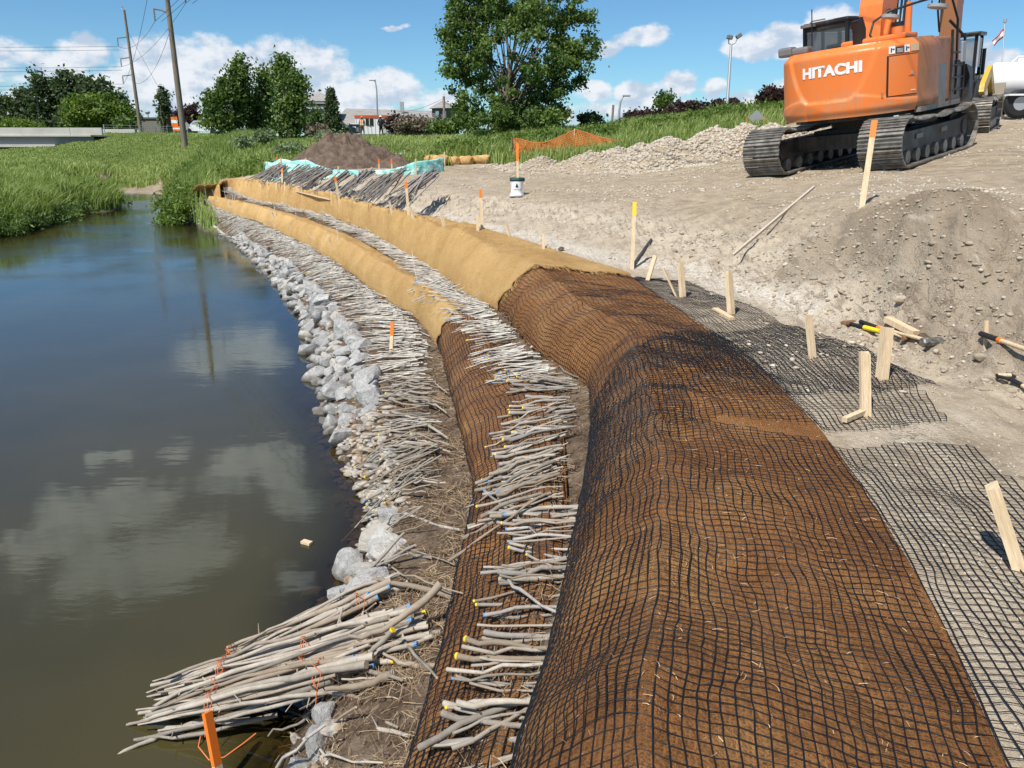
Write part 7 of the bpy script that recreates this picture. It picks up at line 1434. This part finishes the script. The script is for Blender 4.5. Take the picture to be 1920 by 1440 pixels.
# ------------------------------------------------------------------ road things: lamps, signs, cars
def lamp(label, base, top, d, reach, name='street_lamp'):
    b = gp(base[0], base[1], d); T_ = D(top[0], top[1], d); h = T_.z-b.z; t = thing(name, label, 'street lamp', b); dx = T_.x-b.x
    m = MB(); m.tube([(0, 0, -.2), (dx*.2, 0, h*.6), (dx*.5, 0, h*.82), (dx*.8+reach*.25, 0, h*.96), (dx+reach*.7, 0, h)], [.11, .09, .075, .06, .05], 10); m.build('pole', M_STL, t); MB().box((dx+reach, 0, h-.02), (abs(reach)*.9+.3, .28, .14), bev=.03).build('lamp_head', M_STL, t)
lamp('tall curved street lamp rising behind the white trailer', (709,246), (711,152), 84, -.45); lamp('curved street lamp on the skyline right of the big cottonwood', (1159,236), (1164,180), 62, .35)
b = gp(1362,222,40); t = thing('floodlight_pole', 'leaning floodlight pole with two lamp heads above the gravel heaps', 'floodlight', b); T_ = D(1371,84,40)-b
MB().tube([(0, 0, -.3), T_], [.085, .06], 10).build('pole', M_STL, t); MB().tube([T_+Vector((-.14, 0, .25)), T_+Vector((-.14, 0, .08)), T_, T_+Vector((.2, 0, .1)), T_+Vector((.28, 0, .3))], .035, 8).build('bracket', M_STL, t)
for x, z, r_ in ((-.1, .36, .15), (.36, .42, -.6)): MB().box(T_+Vector((x, 0, z)), (.30, .22, .20), R=Matrix.Rotation(r_, 3, 'Y'), bev=.03).build('lamp_head', M_GREY, t)
b = gp(1872,225,62); t = thing('flagpole', 'thin flagpole with a limp red and white flag behind the tank truck', 'flagpole', b); T_ = D(1884,42,62)-b; MB().tube([(0, 0, 0), T_], [.07, .04], 8).build('pole', M_STL, t); MB().cyl(T_, T_+Vector((0, 0, .25)), .13, 10).build('finial', M_STL, t)
V_ = []
for i in range(7):
    for j in range(5): f = i/6; p = T_*(1-.04)-Vector((f*.75, 0, .1+f*.95)); p = p+Vector((0, .1*math.sin(i*1.3+j), -(j/4)*.62*(1-.3*f)))+Vector((j*.03, 0, 0)); V_.append(p[:])
F_ = grid_faces(7, 5); mi = [1 if 0 < k % 4 < 3 else 0 for k in range(len(F_))]; o = link('flag', np_mesh('flag', np.array(V_), F_, [mat('flag_red', (.45,.03,.03), .7), M_WHT], True, mi), t); o.modifiers.new('t', 'SOLIDIFY').thickness = .01
b = gp(1146,236,66); t = thing('utility_post', 'short leaning utility post on the skyline left of the curved lamp', 'post', b); MB().tube([(0, 0, -.2), D(1150,197,66)-b], .1, 8).build('shaft', M_POLE, t)
b = gp(834,246,80); t = thing('utility_post', 'wooden post rising in front of the small pavilion', 'post', b); MB().tube([(0, 0, -.2), D(832,181,80)-b], .13, 8).build('shaft', M_POLE, t); wire([(D(832,184,80), D(748,210,92), .3)], 'short overhead line from the pavilion post to the long roof')
b = gp(352,252,74); t = thing('road_sign', 'back of a diamond-shaped road sign beside the nearer pole', 'road sign', b); zc = D(352,236,74).z-b.z; MB().cyl((0, .03, -.1), (0, .03, zc), .04, 8).build('post', M_STL, t); q = .37; MB().prism([(-q, zc), (0, zc-q), (q, zc), (0, zc+q)], -.02, .0, 'y').build('panel', M_MIR, t)
def board_sign(px, py, d, w, h, label): 
    b = gp(px, py+8, d); t = thing('construction_sign', label, 'sign', b); z = D(px, py, d).z-b.z; MB().box((-w*.35, .04, z/2), (.06, .05, z)).build('post', M_STL, t); MB().box((w*.35, .04, z/2), (.06, .05, z)).build('post', M_STL, t)
    for i in range(3): MB().box((0, 0, z+h*(.33-.33*i)), (w, .04, h*.32)).build('panel', M_ORG if i % 2 == 0 else M_WHT, t)
board_sign(328, 228, 86, .7, 1.0, 'orange and white road construction sign left of the nearer pole'); board_sign(333, 241, 84, .9, .5, 'low orange and white barricade at the foot of the nearer pole'); board_sign(430, 247, 78, .7, .35, 'small orange and white barricade below the broad green tree')
b = gp(1412,222,30); t = thing('sign_back', 'grey back of a diamond sign with two orange flags behind the gravel', 'road sign', b); zc = D(1418,216,30).z-b.z; q = .32; MB().prism([(-q+.12, zc-.1), (.12, zc-q-.05), (q+.12, zc-.1), (.12, zc+q-.12)], -.02, .0, 'y').build('panel', M_MIR, t)
for x in (-.25, .42): MB().prism([(x-.06, zc-.35), (x+.06, zc-.35), (x, zc-.05)], -.05, -.03, 'y').build('flag', M_ORG, t)
def car(label, px, py, d, L_, paint, yaw=0.0):
    b = gp(px, py, d); t = thing('parked_car', label, 'car', b, yaw); m = MB(); h = L_/4.5
    m.prism([(-2.2*h, .35), (-2.2*h, .75), (-1.9*h, .95), (-1.2*h, 1.0), (-.7*h, 1.42), (.6*h, 1.45), (1.3*h, 1.02), (2.05*h, .92), (2.2*h, .7), (2.2*h, .35)], -.85, .85, 'y'); m.build('body', paint, t)
    m = MB(); m.prism([(-1.05*h, 1.03), (-.66*h, 1.36), (.56*h, 1.39), (1.1*h, 1.03)], -.86, .86, 'y'); m.build('window', M_GLS, t)
    for x in (-1.35, 1.35): 
        for y in (-.86, .78): MB().cyl((x*h, y, .33), (x*h, y+.08, .33), .33, 16).build('wheel', M_RUBR, t)
car('white car driving along the road behind the meadow', 383, 252, 86, 4.4, M_TW)
# ------------------------------------------------------------------ crawler loader and tank truck
o0 = D(1846,243,22.0); o0.z = gz(o0.x, o0.y); t = thing('crawler_loader', 'yellow and black crawler loader parked behind the excavator', 'crawler loader', o0, math.radians(-38)); t.rotation_euler = (math.radians(5), math.radians(-3), math.radians(-36))
track(t, 0, 2.9, .95, .5, 30); track(t, -1.75, 2.9, .95, .5, 30)
MB().box((-.87, .2, .95), (1.25, 2.4, .9), bev=.05).build('body', M_BLK, t); MB().box((-.87, 1.1, 1.3), (1.1, 1.2, .5), bev=.06).build('hood', M_YM, t)
cb_ = MB(); 
for x in (-1.4, -.35):
    for y in (-.6, .5): cb_.box((x, y, 1.9), (.08, .08, 1.3))
cb_.box((-.87, -.05, 2.58), (1.25, 1.35, .1), bev=.03); cb_.box((-.87, -.05, 1.35), (1.1, 1.2, .3)); cb2 = cb_.build('cab', M_BLK, t); MB().box((-.87, -.62, 2.1), (.95, .02, .75)).box((-.33, -.05, 2.1), (.02, 1.0, .75)).build('window', M_GLS, cb2)
for x in (-.05, -1.72): m = MB(); m.prism([(-1.2, 1.1), (-1.1, 1.3), (.2, 1.75), (1.5, 1.0), (2.1, .5), (2.0, .3), (1.3, .75), (.2, 1.45), (-.9, 1.0)], x-.06, x+.06, 'x'); m.build('lift_arm', M_YM, t)
m = MB(); m.prism([(2.0, .15), (2.9, .15), (2.9, .22), (2.2, .3), (2.15, .9), (2.3, 1.2), (2.15, 1.2), (2.0, .9)], -1.95, .2, 'x'); m.build('bucket', M_GREY, t); MB().cyl((-.3, .9, 1.5), (-.3, .9, 2.2), .05, 10).build('exhaust', M_BLK, t)
o0 = gp(1925,222,29); t = thing('tank_truck', 'white tank truck cut off by the right edge of the photo', 'tank truck', o0, math.radians(-8)); k = 29/FPX; zz_ = lambda py: D(1925, py, 29).z-o0.z; M_TNK = mat('white_tank', (.80,.79,.76), .35)
rt = 31*k; zc = zz_(149); xl = -66*k; m = MB(); m.tube([(xl, .6, zc), (xl+.08, .6, zc), (xl+.14, .6, zc), (xl+5.2, .6, zc), (xl+5.3, .6, zc)], [rt*.6, rt*.92, rt, rt, rt*.7], 36); m.build('tank', M_TNK, t)
MB().cyl((xl+1.1, .6, zc+rt-.03), (xl+1.1, .6, zc+rt+.12), .2, 16).tube([(xl+.7, .6, zc+rt), (xl+.9, .6, zc+rt+.2), (xl+1.3, .6, zc+rt+.2), (xl+1.5, .6, zc+rt)], .025, 6).build('manhole', M_TNK, t)
MB().box((xl+2.6, .6, zz_(186)), (5.4, 1.0, .22)).build('chassis', M_GREY, t); MB().box((xl+1.0, -.5, zz_(180)), (1.5, .5, .06)).build('mudguard', M_TW, t); MB().box((xl+1.72, -.5, zz_(196)), (.05, .5, .62), R=Matrix.Rotation(-.25, 3, 'Y')).build('mudflap', M_TRIM, t)
for (x, y) in ((.75, -.45), (2.9, -.45), (4.0, -.45), (.75, 1.5), (2.9, 1.5)): w_ = MB().tube([(xl+x, y-.14, .48), (xl+x, y-.11, .48), (xl+x, y+.11, .48), (xl+x, y+.14, .48)], [.42, .5, .5, .42], 28).build('wheel', M_RUBR, t); MB().cyl((xl+x, y-.15, .48), (xl+x, y-.1, .48), .24, 18).build('rim', M_STL, w_)
for x in (.4, 2.0, 3.6): MB().box((xl+x, .6, zc-rt-.02), (.1, .9, .3)).build('tank_saddle', M_GREY, t)
MB().box((xl+6.3, .6, 1.4), (1.8, 2.0, 1.9), bev=.12).build('cab', M_TNK, t)

# ------------------------------------------------------------------ labels of look-alikes told apart by distance
ORD = ['nearest', 'second nearest', 'third nearest', 'fourth nearest', 'fifth nearest', 'sixth nearest', 'seventh nearest', 'eighth nearest', 'ninth nearest', 'tenth nearest', 'eleventh nearest', 'twelfth nearest', 'thirteenth nearest', 'fourteenth nearest', 'fifteenth nearest', 'sixteenth nearest']
byl = {}
for o in list(COL.objects):
    if o.get('category') and o.get('label'): byl.setdefault(o['label'], []).append(o)
for lb, os_ in byl.items():
    if len(os_) < 2: continue
    os_.sort(key=lambda o: o.location.length)
    for k, o in enumerate(os_): o['label'] = (ORD[k]+' '+lb) if k < len(ORD) else 'farther '+lb
